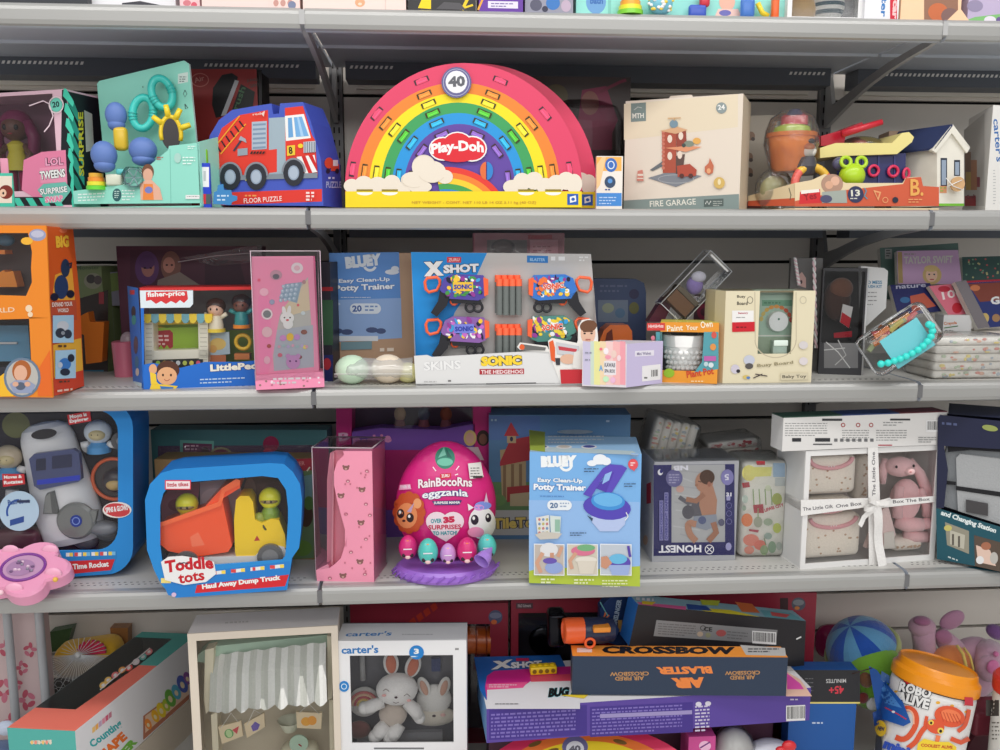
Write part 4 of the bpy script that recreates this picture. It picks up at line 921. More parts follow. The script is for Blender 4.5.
# --- tall pink sticker set
c=Carton(Z3,256,324,256,.055,yl=391,yr=388)
t=c.thing('sticker_set','tall pink sticker set in clear sleeve standing at the left bay joint','stationery set')
PK=(246,158,190);m=MB();prism(m,c.front(),[(256,390),(255,375),(324,371.5),(324.5,387)],c.b*.05,(245,150,185))
b_=Plane(c.pm(0,.008,0),c.u,c.up);prism(m,b_,[(255,376),(251.5,256.5),(313,256),(319,372)],c.b*.010,PK)
pz=Plane(c.pm(0,.03,0),c.u,c.up);prism(m,pz,[(316,370),(312,256),(315,256),(320,370)],c.b*.01,(240,120,165))
g=G(m,b_)
g.poly([(258,300),(262,288),(270,300),(272,360),(268,374),(260,374)],(248,148,190));g.poly([(273,356),(277,330),(280,315),(296,290),(308,277),(314,366),(274,371)],(196,196,190));g.poly([(274,350),(277,330),(313,325),(314,367),(274,371)],(184,190,200));g.poly([(285,306),(308,279),(310,310),(282,318)],(222,206,176))
g.poly([(279,298),(285,284),(302,282),(297,303)],(150,175,195));g.hold=True
for r_ in range(4):
    for k in range(4):g.ell(283.5+k*4.4-r_*.9,286.5+r_*4.6-k*.6,1.8,1.9,(178,200,215));g.ell(283.1+k*4.4-r_*.9,286.1+r_*4.6-k*.6,.6,.6,(235,242,248))
for x,y,a,b,cc in((276,275,6,5,(200,160,175)),(297,268,6,5.5,(236,230,232)),(264,292,4.5,4,(250,200,215)),(272,302,2.6,2.6,(160,175,200)),(267,314,5.6,5.6,(245,235,235)),(267,332,5.2,5.4,(236,200,205)),(269,346,2.2,2,(180,90,80)),(267,360,3.2,4,(240,190,205)),(304,332,3.2,2.4,(150,96,84)),(305,347,2.2,2,(246,226,120)),(300,357,2,1.8,(150,90,84)),(280,355,2.4,2,(214,110,130)),(303,313,2.2,2,(214,226,230)),(283,338,3.4,3,(216,150,210)),(290,337,3.6,4,(244,200,70)),(297,337,3,3,(204,150,214)),(304,282,1.8,2,(190,150,150)),(259,280,1.6,1.6,(240,110,140)),(298,305,1.4,1.4,(230,120,130))):g.ell(x,y,a,b,cc)
g.ell(276,276.5,3.4,2.6,(110,110,120));g.ell(297,268,3,2.6,(230,190,200));g.ell(267,314,4,3.8,(130,140,140))
g.ell(284,311,2,5,WHITE,-12);g.ell(289,310.4,2,5,WHITE,8);g.ell(287,318,7,6,WHITE);g.ell(288,324,5,5,WHITE);g.ell(284.5,317.5,.8,.8,(40,30,40));g.ell(290,317.5,.8,.8,(40,30,40));g.ell(287.4,320,1.6,1,(220,90,100))
g.ell(293,362,7,7,(204,150,200));g.ell(288,356,2.4,2.4,(204,150,200));g.ell(298,356,2.4,2.4,(204,150,200));g.ell(290,361,1,1,(110,60,120));g.ell(296,361,1,1,(110,60,120))
for k in range(7):g.ell(279+k*4.6,346.5-(k%2),1.5,1.5,((230,170,190),(170,200,200),(200,180,220))[k%3])
g.hold=False
g=G(m,c.front());g.hold=True
for k in range(16):g.ell(260+rnd.random()*60,377+rnd.random()*9,1.2,1,((200,120,140),(240,220,230),(150,120,110))[k%3])
g.hold=False;g.greek(273,378,312,2,4,2,(214,200,206),-1);m.build('sticker_booklet',t)
m=MB();c2=[c.pm(0,0,.02),c.pm(c.w,0,.02),c.pm(c.w,c.d,.02),c.pm(0,c.d,.02)];H=ZAT(c.A,251)-Z3;tt=[p_+V((0,0,H-.02))for p_ in c2]
m.hexa(c2,tt,CLEAR)
for i in range(4):m.tube([tt[i],tt[(i+1)%4]],.0009,((215,200,208),'plastic'),6)
for i in(0,1,2):m.tube([c2[i],tt[i]],.0008,((214,190,202),'plastic'),6)
m.build('clear_sleeve',t)
c=Carton(Z3,300,333,262,.08,Yl=.10,Yr=.09)
t=c.thing('dark_game_box','dark red and navy carton standing in shade behind the tall pink sticker set','game box')
m=MB();c.shell(m,(40,40,50));g=G(m,c.front());g.rect(318,300,333,345,(50,84,60));g.rect(318,355,333,386,(36,46,100));g.rect(318,287,333,291,(150,40,46));g.ell(327,364,4,6,(170,50,60));g.greek(322,381,331,1,3,3,(190,200,220));m.build('carton',t)
# --- potty trainer carton, brown backed
c=Carton(Z3,334,402,253,.11,Yl=.15,Yr=.145)
t=c.thing('potty_box','blue and brown potty trainer carton left of the blaster display, on the third shelf','potty box')
m=MB();c2=Carton(Z3,334,420,253,.11,Yl=.15,Yr=.142);c2.shell(m,(176,144,118));g=G(m,c2.front())
g.poly([(329,253),(399,252),(402,338),(333,342)],(88,138,204));g.poly([(331,300),(401,298),(402,338),(333,342)],(136,166,212));g.k+=.5
g.hold=True;g.rect(333,336,378,341,(205,212,220));
for x,y,rx in((337,331,6),(347,332,6),(372,330,6),(381,331,5)):g.ell(x,y,rx,2.8,(62,78,120))
g.ell(392,272,7,2.6,(208,214,224));g.ell(395,269,4,3,(208,214,224));g.ell(336,304,4.4,1.6,(190,206,230));g.rect(333,335,338,349,(140,160,50));g.hold=False
g.text('BLUEY',346,269,382,265,12,(214,222,232),.08);g.ring(370,265,7,6.6,2.6,(214,222,232),200,340)
g.text('Easy Clean-Up',339,284,390,282,5,(222,230,240),.03,out=(60,104,176));g.text('Potty Trainer',335.5,293,395,290.5,7.6,(230,236,244),.035,out=(50,90,160),ow=.05)
g.ell(355,308.6,5,5.2,(210,220,232));g.rect(355,303.4,376,313.8,(210,220,232));g.ell(376,308.6,5,5.2,(210,220,232));g.text('20',352.5,312,362,311.6,6.6,(70,100,160),.04);g.greek(365,305.6,379,2,3.6,1.6,(110,140,190));g.greek(341,297,388,1,2,.8,(190,205,226));g.rect(341,342,372,350,(110,140,150),-1);g.greek(380,348,402,1,4,3.4,(220,205,190),-.5)
m.build('carton',t)
# --- bath bombs in a clear bag
Y=.055;t=thing('bath_bomb_bag','clear crinkled bag of pale round bath bombs at the front of the shelf','bag',XYZ(378,Y,Z3));q=PX(Y)
for i,(x,cc,r)in enumerate(((352,(206,232,205),17),(388,(238,222,200),17),(408,(238,232,170),12))):
    m=MB();zc=Z3+r*q*.86;o=XYZ(x,Y+.004*i,zc);m.ball(o,(r*q,r*q,r*q*.86),(cc,'matte'));m.build('bath_bomb',label='%s round bath bomb inside the clear bag'%('pale green','cream','pale yellow half hidden')[i],cat='bath bomb',group='bath bombs')
m=MB();vs=[];nU,nV=26,12
o0=XYZ(334,Y,Z3+.012);o1=XYZ(413,Y,Z3+.02)
for i in range(nU+1):
    f=i/nU;e=min(1,(f/.22))**.8 if f<.22 else 1;ct=o0.lerp(o1,f)
    for k in range(nV):
        a=2*math.pi*k/nV;rr=.003+e*1;n_=rnd.uniform(.97,1.03)
        vs.append(V((ct.x,ct.y+math.cos(a)*(.004+.036*e)*n_,max(Z3+.001,Z3+.0155+.0165*e+math.sin(a)*(.002+.0165*e+.001*math.sin(f*20))*n_*1.08))))
fs=[[i*nV+k,i*nV+(k+1)%nV,(i+1)*nV+(k+1)%nV,(i+1)*nV+k]for i in range(nU)for k in range(nV)]
m.add(vs,fs,((246,247,247),'frost'),True);m.tube([P(334,374,Y-.036),P(370,374,Y-.036),P(412,374,Y-.036)],.0008,((235,235,232),'plastic'),5);m.build('clear_wrap',t)
# --- blaster display
A0=XYZ(416,.02,Z3);B0=XYZ(598,.012,Z3);u=(B0-A0).normalized();bk=V((-u.y,u.x,0));pf=Plane(A0,u,V((0,0,1)));pb=Plane(A0+bk*.035,u,V((0,0,1)))
t=thing('blaster_display','white and blue open display carton printed X SHOT and SONIC','toy box',(A0+B0)/2+bk*.03,math.atan2(u.y,u.x))
m=MB();prism(m,pb,[(416,385),(411,252),(591,254),(597,330),(598,383)],bk*.03,(190,188,186),(225,225,225))
g=G(m,pb);g.poly([(411,252),(487,253),(470,290),(455,312),(440,350),(432,362),(416,362)],(30,140,215))
g.rect(527,255.5,548,262.5,(40,120,190),.5);g.text('BLASTER',530,261,545,261.3,3,(160,200,230));g.greek(551,256.5,573,1,3,4,(225,225,225));g.greek(579,256.5,589,2,3,1.6,(220,220,220))
g.rect(447,257,461,262.5,(214,50,60));g.text('ZURU',448.5,261.5,459.5,261.3,3.2,(240,200,200),.03)
g.text('X',424,276.5,444,275.5,14.5,WHITE,.10,out=(20,20,24),ow=.05,vert=0);g.text('SHOT',443.5,273.5,479,272,8.6,WHITE,.06,out=(24,24,28),ow=.05)
m.build('backboard',t)
m=MB();prism(m,pf,[(416,387),(414,356),(427,355),(432,357),(543,350.5),(560,352),(597,349),(599,383)],bk*.003,(226,226,226));m.hexa([A0,B0,B0+bk*.035,A0+bk*.035],[p_+V((0,0,.004))for p_ in(A0,B0,B0+bk*.035,A0+bk*.035)],(222,222,222))
g=G(m,pf);g.text('SKINS',424,371,461,369,9,(238,238,238),.035,out=(196,196,198),ow=.035)
g.text('SONIC',481,366.5,522,365,10,(250,214,60),.07,out=(40,44,70),ow=.07);g.rect(479.5,369,524,374.5,(176,44,56),-.5);g.text('THE HEDGEHOG',481,374,523,373.5,4,(246,226,226),.03);g.greek(424,381,444,1,2,1.1,(190,190,190));g.greek(448,380,454,1,2,1.6,(110,110,110));g.rect(486,383.4,536,384.2,(70,70,74),-1)
# boy with toy blaster printed on the flap
g.k+=1;g.rect(560,369,584,380,(200,48,58),-.4)
m.build('tray_front',t)
m=MB();pc=Plane(A0-bk*.002,u,V((0,0,1)))
prism(m,pc,[(517,347),(520,342.5),(547,346),(549,350),(548,341),(552,338),(577,343),(578,340),(578,327),(582,320),(590,318.8),(596.5,323),(598,336),(598,345),(598,383),(561,384),(553,364),(549,352),(520,350)],bk*.0018,(238,236,232))
g=G(m,pc);g.ell(588,333,7.5,11.5,(232,190,165));g.ell(588.4,326,8.6,6,(116,78,56),-8);g.rect(583,331,586,332,(90,60,50));g.rect(590,331,593,332,(90,60,50));g.ell(584.6,333.4,1.2,.8,(50,40,40));g.ell(591.5,333.4,1.2,.8,(50,40,40));g.rect(585.5,339,590.5,340.2,(190,110,100))
g.poly([(519,347),(521,344),(546,347.5),(545,350.5),(522,350)],(110,110,108));g.ell(522,347,2.6,2.8,(232,100,50));g.poly([(549,342),(553,340),(555,348),(555,362),(551,360)],(232,100,50));g.poly([(556,342),(579,346),(579,356),(557,354)],(205,206,210));g.poly([(558,346),(577,349),(576,352),(559,350)],(200,70,80));g.poly([(555,358),(560,358),(560,365),(556,365)],(60,60,66));g.ell(568,359,8,5,(228,184,158));g.poly([(574,352),(598,346),(598,372),(572,368)],(232,230,226));g.poly([(560,369.5),(598,369),(598,383),(561,383.6)],(200,48,58))
m.build('cutout_figure',t)
m=MB();m.add([A0+V((0,0,.003)),A0+bk*.035+V((0,0,.003)),pb.hit(412.5,300)[0],pf.hit(414.4,352)[0]],[[0,1,2,3]],(226,226,226));m.build('side_flap',t);m=MB();m.add([B0,B0+bk*.035,pb.hit(594,285)[0],pf.hit(597,340)[0]],[[0,1,2,3]],(226,226,226));m.build('side_flap',t)
OG=((246,104,60),'plastic');BK=((36,36,42),'plastic')
def blaster(x,y,flip,c1,c2,label):
    """toy blaster lying flat against the backboard; (x,y) = centre of its body"""
    pp=Plane(A0+bk*.028,u,V((0,0,1)));s_=-1 if flip else 1;q=lambda pts:[(x+s_*a,y+b)for a,b in pts];dv=bk*-.018
    o=pp.hit(x,y)[0];t=thing('foam_blaster',label,'toy blaster',o-V((0,0,.03)),math.atan2(u.y,u.x),'toy blasters')
    m=MB();prism(m,pp,q([(-20,-11),(-12,-15),(19,-14),(21,-10),(21,8),(14,11),(-18,9),(-24,0)]),dv,(c1,'plastic'))
    fr=Plane(A0+bk*.010,u,V((0,0,1)));g=G(m,fr);g.hold=True
    r=random.Random(int(x+y));pal=[c2,(240,240,240),(30,30,60),(244,200,60),(60,160,220),(150,60,150),c2]
    for k in range(64):g.ell(x+r.uniform(-17.5,17.5),y-2+r.uniform(-9.5,8.5),r.uniform(1.2,4),r.uniform(.8,2.8),pal[k%7],r.uniform(0,90),7)
    g.hold=False
    if not flip:g.rect(x-11,y-7,x+9,y+2,(236,190,60)if y<310 else(120,130,220));g.text('SONIC',x-10,y+.5,x+8,y,5,(40,60,160),.05)
    else:g.text('SONIC',x-9,y+1,x+12,y-1,6,(230,90,60),.05,out=WHITE)
    m.build('body',t)
    m=MB();prism(m,pp,q([(-24,2),(-14,6),(-17,16),(-27,27),(-33,23),(-26,12)]),dv,BK);prism(m,pp,q([(-14,9),(16,10),(18,14),(-12,14)]),dv*.9,BK)
    for dx in(6,14):m.torus(pp.hit(x+s_*dx,y+18)[0]+dv*.7,u.cross(V((0,0,1))),.0085,.0028,BK,18)
    m.build('grip',t)
    m=MB();prism(m,pp,q([(19,-12),(24,-10),(24,5),(20,7)]),dv*1.05,OG);m.build('orange_muzzle',t);m=MB();m.tube([pp.hit(x+s_*a,y+b)[0]+dv*.5 for a,b in((-24,-9),(-27,-12),(-37,-11),(-39,-7),(-38,0),(-35,3),(-27,1),(-24,-5))],.0032,OG,8,True);m.build('pull_ring',t);m=MB();m.ball(pp.hit(x-s_*10,y+12)[0]+dv*.5,(.009,.006,.009),OG);m.build('trigger',t)
blaster(464,289,False,(84,70,160),(70,150,70),'purple and blue patterned toy blaster, upper left in the display')
blaster(552,289,True,(56,120,205),(240,120,60),'bright blue patterned toy blaster, upper right in the display')
blaster(465,331,False,(140,96,170),(200,110,200),'violet patterned toy blaster, lower left in the display')
blaster(551,330,True,(80,140,130),(240,210,60),'teal yellow patterned toy blaster, lower right in the display')
def dart(x,y0,y1,k,row,lab):
    pp=Plane(A0+bk*(.026-.007*row),u,V((0,0,1)));a=pp.hit(x,y1)[0];b=pp.hit(x,y0+7)[0];c_=pp.hit(x,y0)[0]
    t=thing('foam_dart',lab,'foam dart',a,0,'foam darts');m=MB();m.cyl(a,b,.0063,((112,118,116),'matte'),seg=12);m.build('foam',t);m=MB();m.cyl(b,c_,.0066,((250,112,72),'soft'),seg=12);m.build('tip',t)
for gi,(y0,y1,nm)in enumerate(((275,313,'upper'),(324,352,'lower'))):
    for row in range(2):
        for k in range(4):dart(498+k*6.4-row*1.5+row*3,y0+row*4,y1+row*2,k,row,'grey foam dart, %s, %s row of the %s bundle'%(('leftmost','second from left','third from left','rightmost')[k],('back','front')[row],nm))
c=Carton(Z3,474,563,233,.05,Yl=.13,Yr=.13)
t=c.thing('makeup_set','pinkish clear topped carton standing behind the blaster display','toy box')
m=MB();c.shell(m,(170,110,122));g=G(m,c.front());g.rect(487,240,527,262,(120,110,112));g.ell(503,247,12,8,(84,76,78));g.ell(503,247,9,6,(110,96,98));g.rect(530,240,558,262,(206,150,160));g.greek(533,246,554,4,4,1.4,(170,110,120));g.rect(528,235,552,239,(170,60,74));m.build('carton',t)
m=MB();m.poly([c.pm(.003,-.002,.01),c.pm(c.w,-.002,.01),c.pm(c.w,-.002,c.h),c.pm(.003,-.002,c.h)],BAG);m.build('clear_film',t)
# --- small pastel box
A0=XYZ(582,.07,Z3);A0=XYZ(582,-.004,Z3);B0=PZ(626,387.5,Z3);C0=XYZ(662,.022,Z3);H=ZAT(B0,344)-Z3;T=V((0,0,H));D0=A0+(C0-B0)
t=thing('pastel_box','small rainbow pastel carton set corner forward in front of the blaster display','gift box',(A0+C0)/2)
m=MB();vs=[A0,B0,C0,D0]+[p_+T for p_ in(A0,B0,C0,D0)];m.add(vs,[[0,1,5,4],[2,3,7,6],[3,0,4,7],[3,2,1,0]],(226,220,226));m.add(vs,[[4,5,6,7]],(222,216,226));m.add(vs,[[1,2,6,5]],(204,194,228))
g=G(m,Plane(A0,B0-A0,V((0,0,1))));g.hold=True
for x0,x1,cc in((583,591,(206,200,226)),(590.5,594,(206,222,206)),(594,600,(236,232,160)),(600,606,(244,218,180)),(606,613,(246,208,206)),(613,620,(246,186,186)),(620,625.5,(242,164,176))):g.rect(x0,341,x1,384.5,cc,(x1-x0)*.11)
g.hold=False
g.rect(604,361,616,375,(236,232,236));g.text('KAWAII',604.5,367,615,367.4,4.4,(90,90,100),.03);g.text('SPA BOX',604.5,372.6,615,373,3.6,(90,90,100),.03);g.text('A',599,371,603,371,6,(110,170,220),.05)
g.ell(606,351,2.6,3.4,(250,240,244));g.ell(614,354,2.6,4,(240,210,200));g.ell(608,357,3,2,(244,160,180));g.ell(619,358,2,3,(246,220,226));g.ell(606,379,3,3,(200,240,200));g.ell(613,380,2.6,3,(240,190,220));g.greek(585,352,593,2,7,1.4,(150,150,170));g.ell(601,349,1.6,1.4,(246,120,140))
g=G(m,Plane(B0,C0-B0,V((0,0,1))));g.rect(635,351,654,356.5,(236,232,244),-1);g.text('Mini Wishes',637,355.4,651,354.6,3,(120,110,150));g.rect(642,366,660.5,381.5,(240,238,240),-2);g.barcode(650,369,659,379,-1);g.greek(644,377,649,1,2,1.5,(100,100,100));m.build('carton',t)
# --- plant pot painting kit
c=Carton(Z3,655,718,322,.09,Yl=.05,Yr=.05);A0=XYZ(661,.03,Z3)
c=Carton(Z3,659,717,322,.075,Yl=.036,Yr=.004)
t=c.thing('pot_painting_kit','orange and teal craft carton with window over a white plant pot','craft kit')
W_=c.win(652,332.5,706,370);m=MB();c.shell(m,(236,156,54),window=W_,inner=(60,70,90),topc=(214,200,90),leftc=(120,180,180));g=G(m,c.front())
g.poly([(704,332),(718.5,332),(718.5,369),(694,373),(702,362)],(88,160,172));g.rect(656,332,660,345,(88,160,172));g.rect(647,323,665,330.5,(214,66,64));g.text('Highlights',648.5,329,663.5,328.6,4.4,(246,220,216),.03)
g.text('Paint',667,331.5,683,330.5,6,(250,240,214),.02);g.text('Your',686,330,698,330,5,(250,240,214),.02);g.text('Own',701,328.5,713,327,7,(250,240,214),.02)
g.text('Plant Pot',687,378,714,374,7,(206,70,44),.03);g.greek(691,380.6,712,1,2,1.2,(250,220,170));g.ell(669,373,5.5,4.6,(150,190,50));g.ell(714,335,2.6,3.4,(214,90,80));g.ell(713,347,3,3.4,(226,150,80));g.rect(704,356,716,361,(190,100,170));g.ell(706,364,2.2,2.4,(190,214,220));g.ell(711,365,2.6,2.6,(214,226,230));g.ell(653,338,2,2.4,(230,130,150))
m.build('carton',t);m=MB();c.pane(m,W_);m.build('clear_window',t)
q=PX(.06);o=XYZ(683,.064,Z3+.016)
t=thing('plant_pot','white embossed ceramic plant pot inside the orange craft carton','plant pot',o)
m=MB();PW=((252,252,250),'soft');m.lathe(o,(0,0,1),[(0,0),(13*q,0),(15*q,3*q),(20*q,20*q),(21*q,27*q),(22*q,28*q),(22.5*q,39*q),(20*q,39.5*q),(19*q,30*q),(0,28*q)],PW,32)
for r_ in range(4):
    for k in range(10):
        a=math.pi*(1+.09*k+.045*(r_%2)+.05);z=(6+r_*5.4)*q;rr=(15.5+z/q*.22)*q;m.ball(o+V((rr*math.cos(a),rr*math.sin(a),z)),(2.6*q,1.6*q,2.2*q),PW,seg=8,rings=6)
m.build('pot_body',t)
# --- navy pack with orange toy behind
Y=.24;A0=XYZ(588,Y,Z3);B0=XYZ(646,Y,Z3)
m=MB();prism(m,Plane(A0,V((1,0,0)),V((0,0,1))),[(590,372),(590,280),(596,278.5),(636,279),(644,283),(646,292),(646,372)],V((0,.04,0)),(70,84,118));g=G(m,Plane(A0,V((1,0,0)),V((0,0,1))));g.rect(598,300,628,322,(116,130,150));g.ell(634,308,5,6,(110,110,70));g.ell(634,294,5,5,(60,60,90));g.greek(600,285,630,2,5,2,(100,110,140));g.ell(608,308,6,5,(150,160,140));g.ell(620,313,5,5,(90,120,150))
m.build('backpack_toy_pack',label='navy rounded toy pack in shade behind the small pastel carton',cat='toy pack')
m=MB();pl=Plane(P(610,330,.15),V((1,0,0)),V((0,0,1)));prism(m,pl,[(598,345),(604,330),(610,325),(628,325),(632,331),(634,372),(598,372)],V((0,.05,0)),((232,120,60),'plastic'));prism(m,Plane(P(610,330,.149),V((1,0,0)),V((0,0,1))),[(607,333),(612,329),(613,340),(605,342)],V((0,-.001,0)),(110,50,40));m.build('orange_toy_vehicle',label='orange plastic toy partly hidden behind the small pastel carton',cat='toy')
# --- clear box lying tilted on the craft carton
R=Matrix.Rotation(math.radians(-47),3,'Y');Y=.12;o=P(693,287,Y);q=PX(Y)
t=thing('clear_gift_box','clear plastic box with purple and brown contents tilted above the craft carton','gift box',o-V((0,0,.05)))
m=MB();s=(.150,.05,.064);m.bx(o,s,CLEAR,R);x,y,z=[k/2 for k in s]
cr=[(a*x,b*y,c_*z)for a in(-1,1)for b in(-1,1)for c_ in(-1,1)]
for i in range(8):
    for j in range(i+1,8):
        if sum(1 for k in range(3)if cr[i][k]!=cr[j][k])==1:m.tube([o+R@V(cr[i]),o+R@V(cr[j])],.0011,((190,192,196),'plastic'),6)
m.poly([o+R@V((x*.95,-y*1.01,-z*.8)),o+R@V((x*.95,-y*1.01,z*.8)),o+R@V((x*.90,-y*1.01,z*.8)),o+R@V((x*.90,-y*1.01,-z*.8))],(232,232,232));m.build('clear_box',t)
m=MB();m.bx(o+R@V((-.045,0,0)),(.03,.04,.055),((130,96,70),'matte'),R);m.bx(o+R@V((-.024,0,0)),(.010,.044,.056),((116,106,90),'matte'),R);m.build('brown_filling',t)
m=MB();m.ball(o+R@V((.005,0,0)),(.018,.014,.02),((160,140,205),'fabric'));m.ball(o+R@V((.022,-.008,.008)),(.016,.01,.012),((225,222,235),'fabric'));m.build('purple_toy',t)
m=MB();pl=Plane(P(670,310,.13),V((1,0,0)),V((0,0,1)));prism(m,pl,[(648,322),(664,297),(672,304),(664,322)],V((0,.03,0)),(100,44,60));m.build('red_card_box',label='dark red card box under the tilted clear box',cat='box')
c=Carton(Z3,692,722,296,.08,Yl=.22,Yr=.20)
m=MB();c.shell(m,(110,76,86));g=G(m,c.front());g.ell(704,312,7,8,(170,60,90));g.ell(704,312,3.6,4,(110,60,76));g.greek(694,300,712,1,3,2,(150,120,130));m.build('plum_carton',label='plum carton with pink roundel behind the cream dial toy carton',cat='toy box')
# --- cream busy board carton with dial
A0=XYZ(714,.10,Z3);B0=XYZ(729,.008,Z3);C0=XYZ(811,.008,Z3);
c=Carton(Z3,722.5,811,291,.10,Yl=.010,Yr=.012)
t=c.thing('dial_toy_box','cream carton with round white dial seen through its cut out window','toy box')
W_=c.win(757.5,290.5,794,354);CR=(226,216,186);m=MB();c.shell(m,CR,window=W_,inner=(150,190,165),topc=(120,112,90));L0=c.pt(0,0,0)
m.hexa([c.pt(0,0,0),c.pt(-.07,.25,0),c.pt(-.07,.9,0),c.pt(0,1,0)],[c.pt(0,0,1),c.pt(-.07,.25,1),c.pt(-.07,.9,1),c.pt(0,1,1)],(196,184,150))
g=G(m,c.front());g.ring(775.5,340,21,18,1,(196,184,158),180,360);g.hold=True
g.line([(754.8,292),(755.2,341)],.8,(196,184,158));g.line([(796,292),(796.2,341)],.8,(196,184,158));g.hold=False
g.text('Busy',737,298.5,745.5,298.5,3.4,(60,56,50));g.text('Board',737,305,747.5,305,3.4,(60,56,50));g.ring(750,300,3,3.6,.5,(90,86,76));g.ring(803,300,3.4,3.8,.6,(190,182,160))
g.rect(732,310.5,753.5,322.5,(238,236,234));g.text('Sensory',738,314.5,748,314.3,2.4,(180,70,90),.04);g.greek(736,317,750,1,2,.8,(150,150,150));g.rect(732,322.3,754.5,332,(205,34,48),-.6);g.greek(736,326.5,752,1,2,1.4,(130,16,30))
g.ell(749,360,5.6,5,(198,202,216));g.ell(749,366,4,3,(90,86,84));g.ell(735,369,4.4,4.6,(206,200,214));g.ell(738,371,2,1.8,(50,46,54));g.ell(746,377,3.6,2,(214,190,110));g.ell(748,377.6,2,1.4,(90,130,190));g.line([(753,378),(762,374)],1,(70,60,60));g.line([(755,374),(767,376)],1,(70,60,60))
g.text('Busy Board',757,368,793,364.5,4,(150,140,110));g.rect(780,373,808,380,(214,204,176),-.6);g.text('Baby Toy',782,379,806,378.4,4,(90,84,72));g.ell(803,345,4.6,4,(214,208,208));g.ell(803,361,4.4,4,(220,212,214))
m.build('carton',t);m=MB();c.pane(m,W_,y=.004);m.build('clear_window',t)
q=PX(.04);t=thing('busy_board','mint green toy control panel with round dial and switch inside the cream carton','toy',XYZ(775,.06,Z3+.02))
m=MB();pl=Plane(XYZ(775,.035,Z3),V((1,0,0)),V((0,0,1)));prism(m,pl,[(755,290),(797,290),(797,357),(755,357)],V((0,.02,0)),((178,206,186),'plastic'));g=G(m,pl);g.rect(762,300,792,306,(120,170,140));g.greek(764,302,790,1,3,1.6,(90,140,110));g.rect(756,335,796,336.4,(236,236,226));g.rect(756,337,796,357,(168,186,160));g.hold=True
for k in range(9):
    a=math.radians(168-k*20);cc=((214,190,110),(224,180,90),(230,160,80),(226,130,70),(222,96,66),(214,70,60))[min(5,k*6//9)];g.ell(776+15*math.cos(a),322-15.5*math.sin(a),2.6,1.9,cc,-(168-k*20)+90)
m.build('panel',t)
m=MB();o=pl.hit(776,321)[0];m.cyl(o-V((0,.0005,0)),o-V((0,.014,0)),10.5*q,((238,240,238),'plastic'),10*q,32);dk=m.build('dial_knob',t);m=MB();m.ball(o-V((0,.0145,-.005)),(.0022,.0008,.0022),(90,130,110));m.build('dial_mark',dk,'small green dot')
m=MB();o=pl.hit(777,347)[0];m.rbx(o-V((0,.008,0)),(15*q,.018,15*q),.002,((206,226,212),'plastic'));m.rbx(o-V((0,.017,-5*q)),(15*q,.008,6*q),.002,((226,240,230),'plastic'));m.build('rocker_switch',t)
# --- frame with pink white twist cord behind the cream carton
t=thing('corded_gift_bag','grey gift bag with pink and white twisted cord behind the cream dial carton','gift bag',XYZ(802,.20,Z3))
c=Carton(Z3,786,817,258,.05,Yl=.19,Yr=.17);m=MB();c.shell(m,(110,108,108),rightc=(140,136,140));g=G(m,c.front());g.poly([(797,285),(797,276),(802,272),(806,278),(806,288)],(206,168,162));g.ell(801,282,1.4,2,(80,60,66));m.build('bag_body',t)
def twist(pts,r=.0022):
    a=[V(p_)for p_ in pts];N=40;A_,B_=[],[]
    for i in range(N+1):
        f=i/N*(len(a)-1);j=min(int(f),len(a)-2);p_=a[j].lerp(a[j+1],f-j);an=i*1.1
        A_.append(p_+V((r*math.cos(an),r*math.sin(an),0)));B_.append(p_-V((r*math.cos(an),r*math.sin(an),0)))
    return A_,B_
m=MB()
for pts in([P(795,258,.17),P(797,272,.17),P(799,285,.17)],[P(814,258,.15),P(815,300,.15),P(816,348,.15)]):
    a,b=twist(pts);m.tube(a,.0022,((236,200,208),'fabric'),6);m.tube(b,.0022,((240,240,240),'fabric'),6)
m.build('twisted_cord',t)
# --- dark clear box and hanging pack
c=Carton(Z3,818,862,268,.09,Yl=.13,Yr=.10)
t=c.thing('wig_display_box','clear dark box holding a brown haired figure and red tag right of the cord','toy box')
m=MB();c.shell(m,(60,60,64),window=(.03,.3,.94,.97),inner=(66,64,66),topc=CLEAR);g=G(m,c.front());g.rect(824,343,858,368,(120,120,122));g.line([(826,342),(838,352),(850,368)],1,(200,200,200));g.line([(838,340),(846,355),(835,365)],1,(180,180,180));g.line([(824,350),(845,348)],1,(190,190,190));m.build('box_body',t)
m=MB();c.pane(m,(.03,.3,.94,.97));m.tube([c.pm(c.w,0,0),c.pm(c.w,0,c.h)],.002,((200,200,202),'plastic'),6);m.build('clear_window',t)
m=MB();o=P(837,300,.15);m.ball(o,(.030,.02,.045),((70,48,42),'fabric'));m.ball(o+V((.004,-.008,.025)),(.026,.016,.024),((112,74,58),'fabric'));m.build('wig_doll',label='brown haired doll head inside the dark clear box',cat='doll')
m=MB();pl=Plane(P(846,315,.13),V((1,0,0)),V((0,0,1)));prism(m,pl,[(843,304),(853,307),(849,328),(840,322)],V((0,.002,0)),(228,226,224));g=G(m,pl);g.poly([(842,312),(851,318),(849,328),(840,322)],(205,36,52));prism(m,pl,[(834,333),(852,331),(852,337),(834,338)],V((0,.002,0)),(190,40,56));m.build('price_tag',label='white and red hanging tag inside the dark clear box',cat='tag')
m=MB();pl=Plane(P(874,290,.17),V((1,.1,0)),V((0,0,1)));prism(m,pl,[(861,266),(884,268),(888,271),(886,308),(862,330)],V((0,.012,0)),(226,226,226));g=G(m,pl);g.text('NO MESS',864,284,882,284,3.4,(60,130,170),.03);g.text('BRUSH KIT',864,288,882,288,3,(60,130,170),.03);g.greek(864,292,878,4,4,1,(150,150,150));m.build('hanging_pack',label='white rounded back card with blue print left of the books',cat='card')
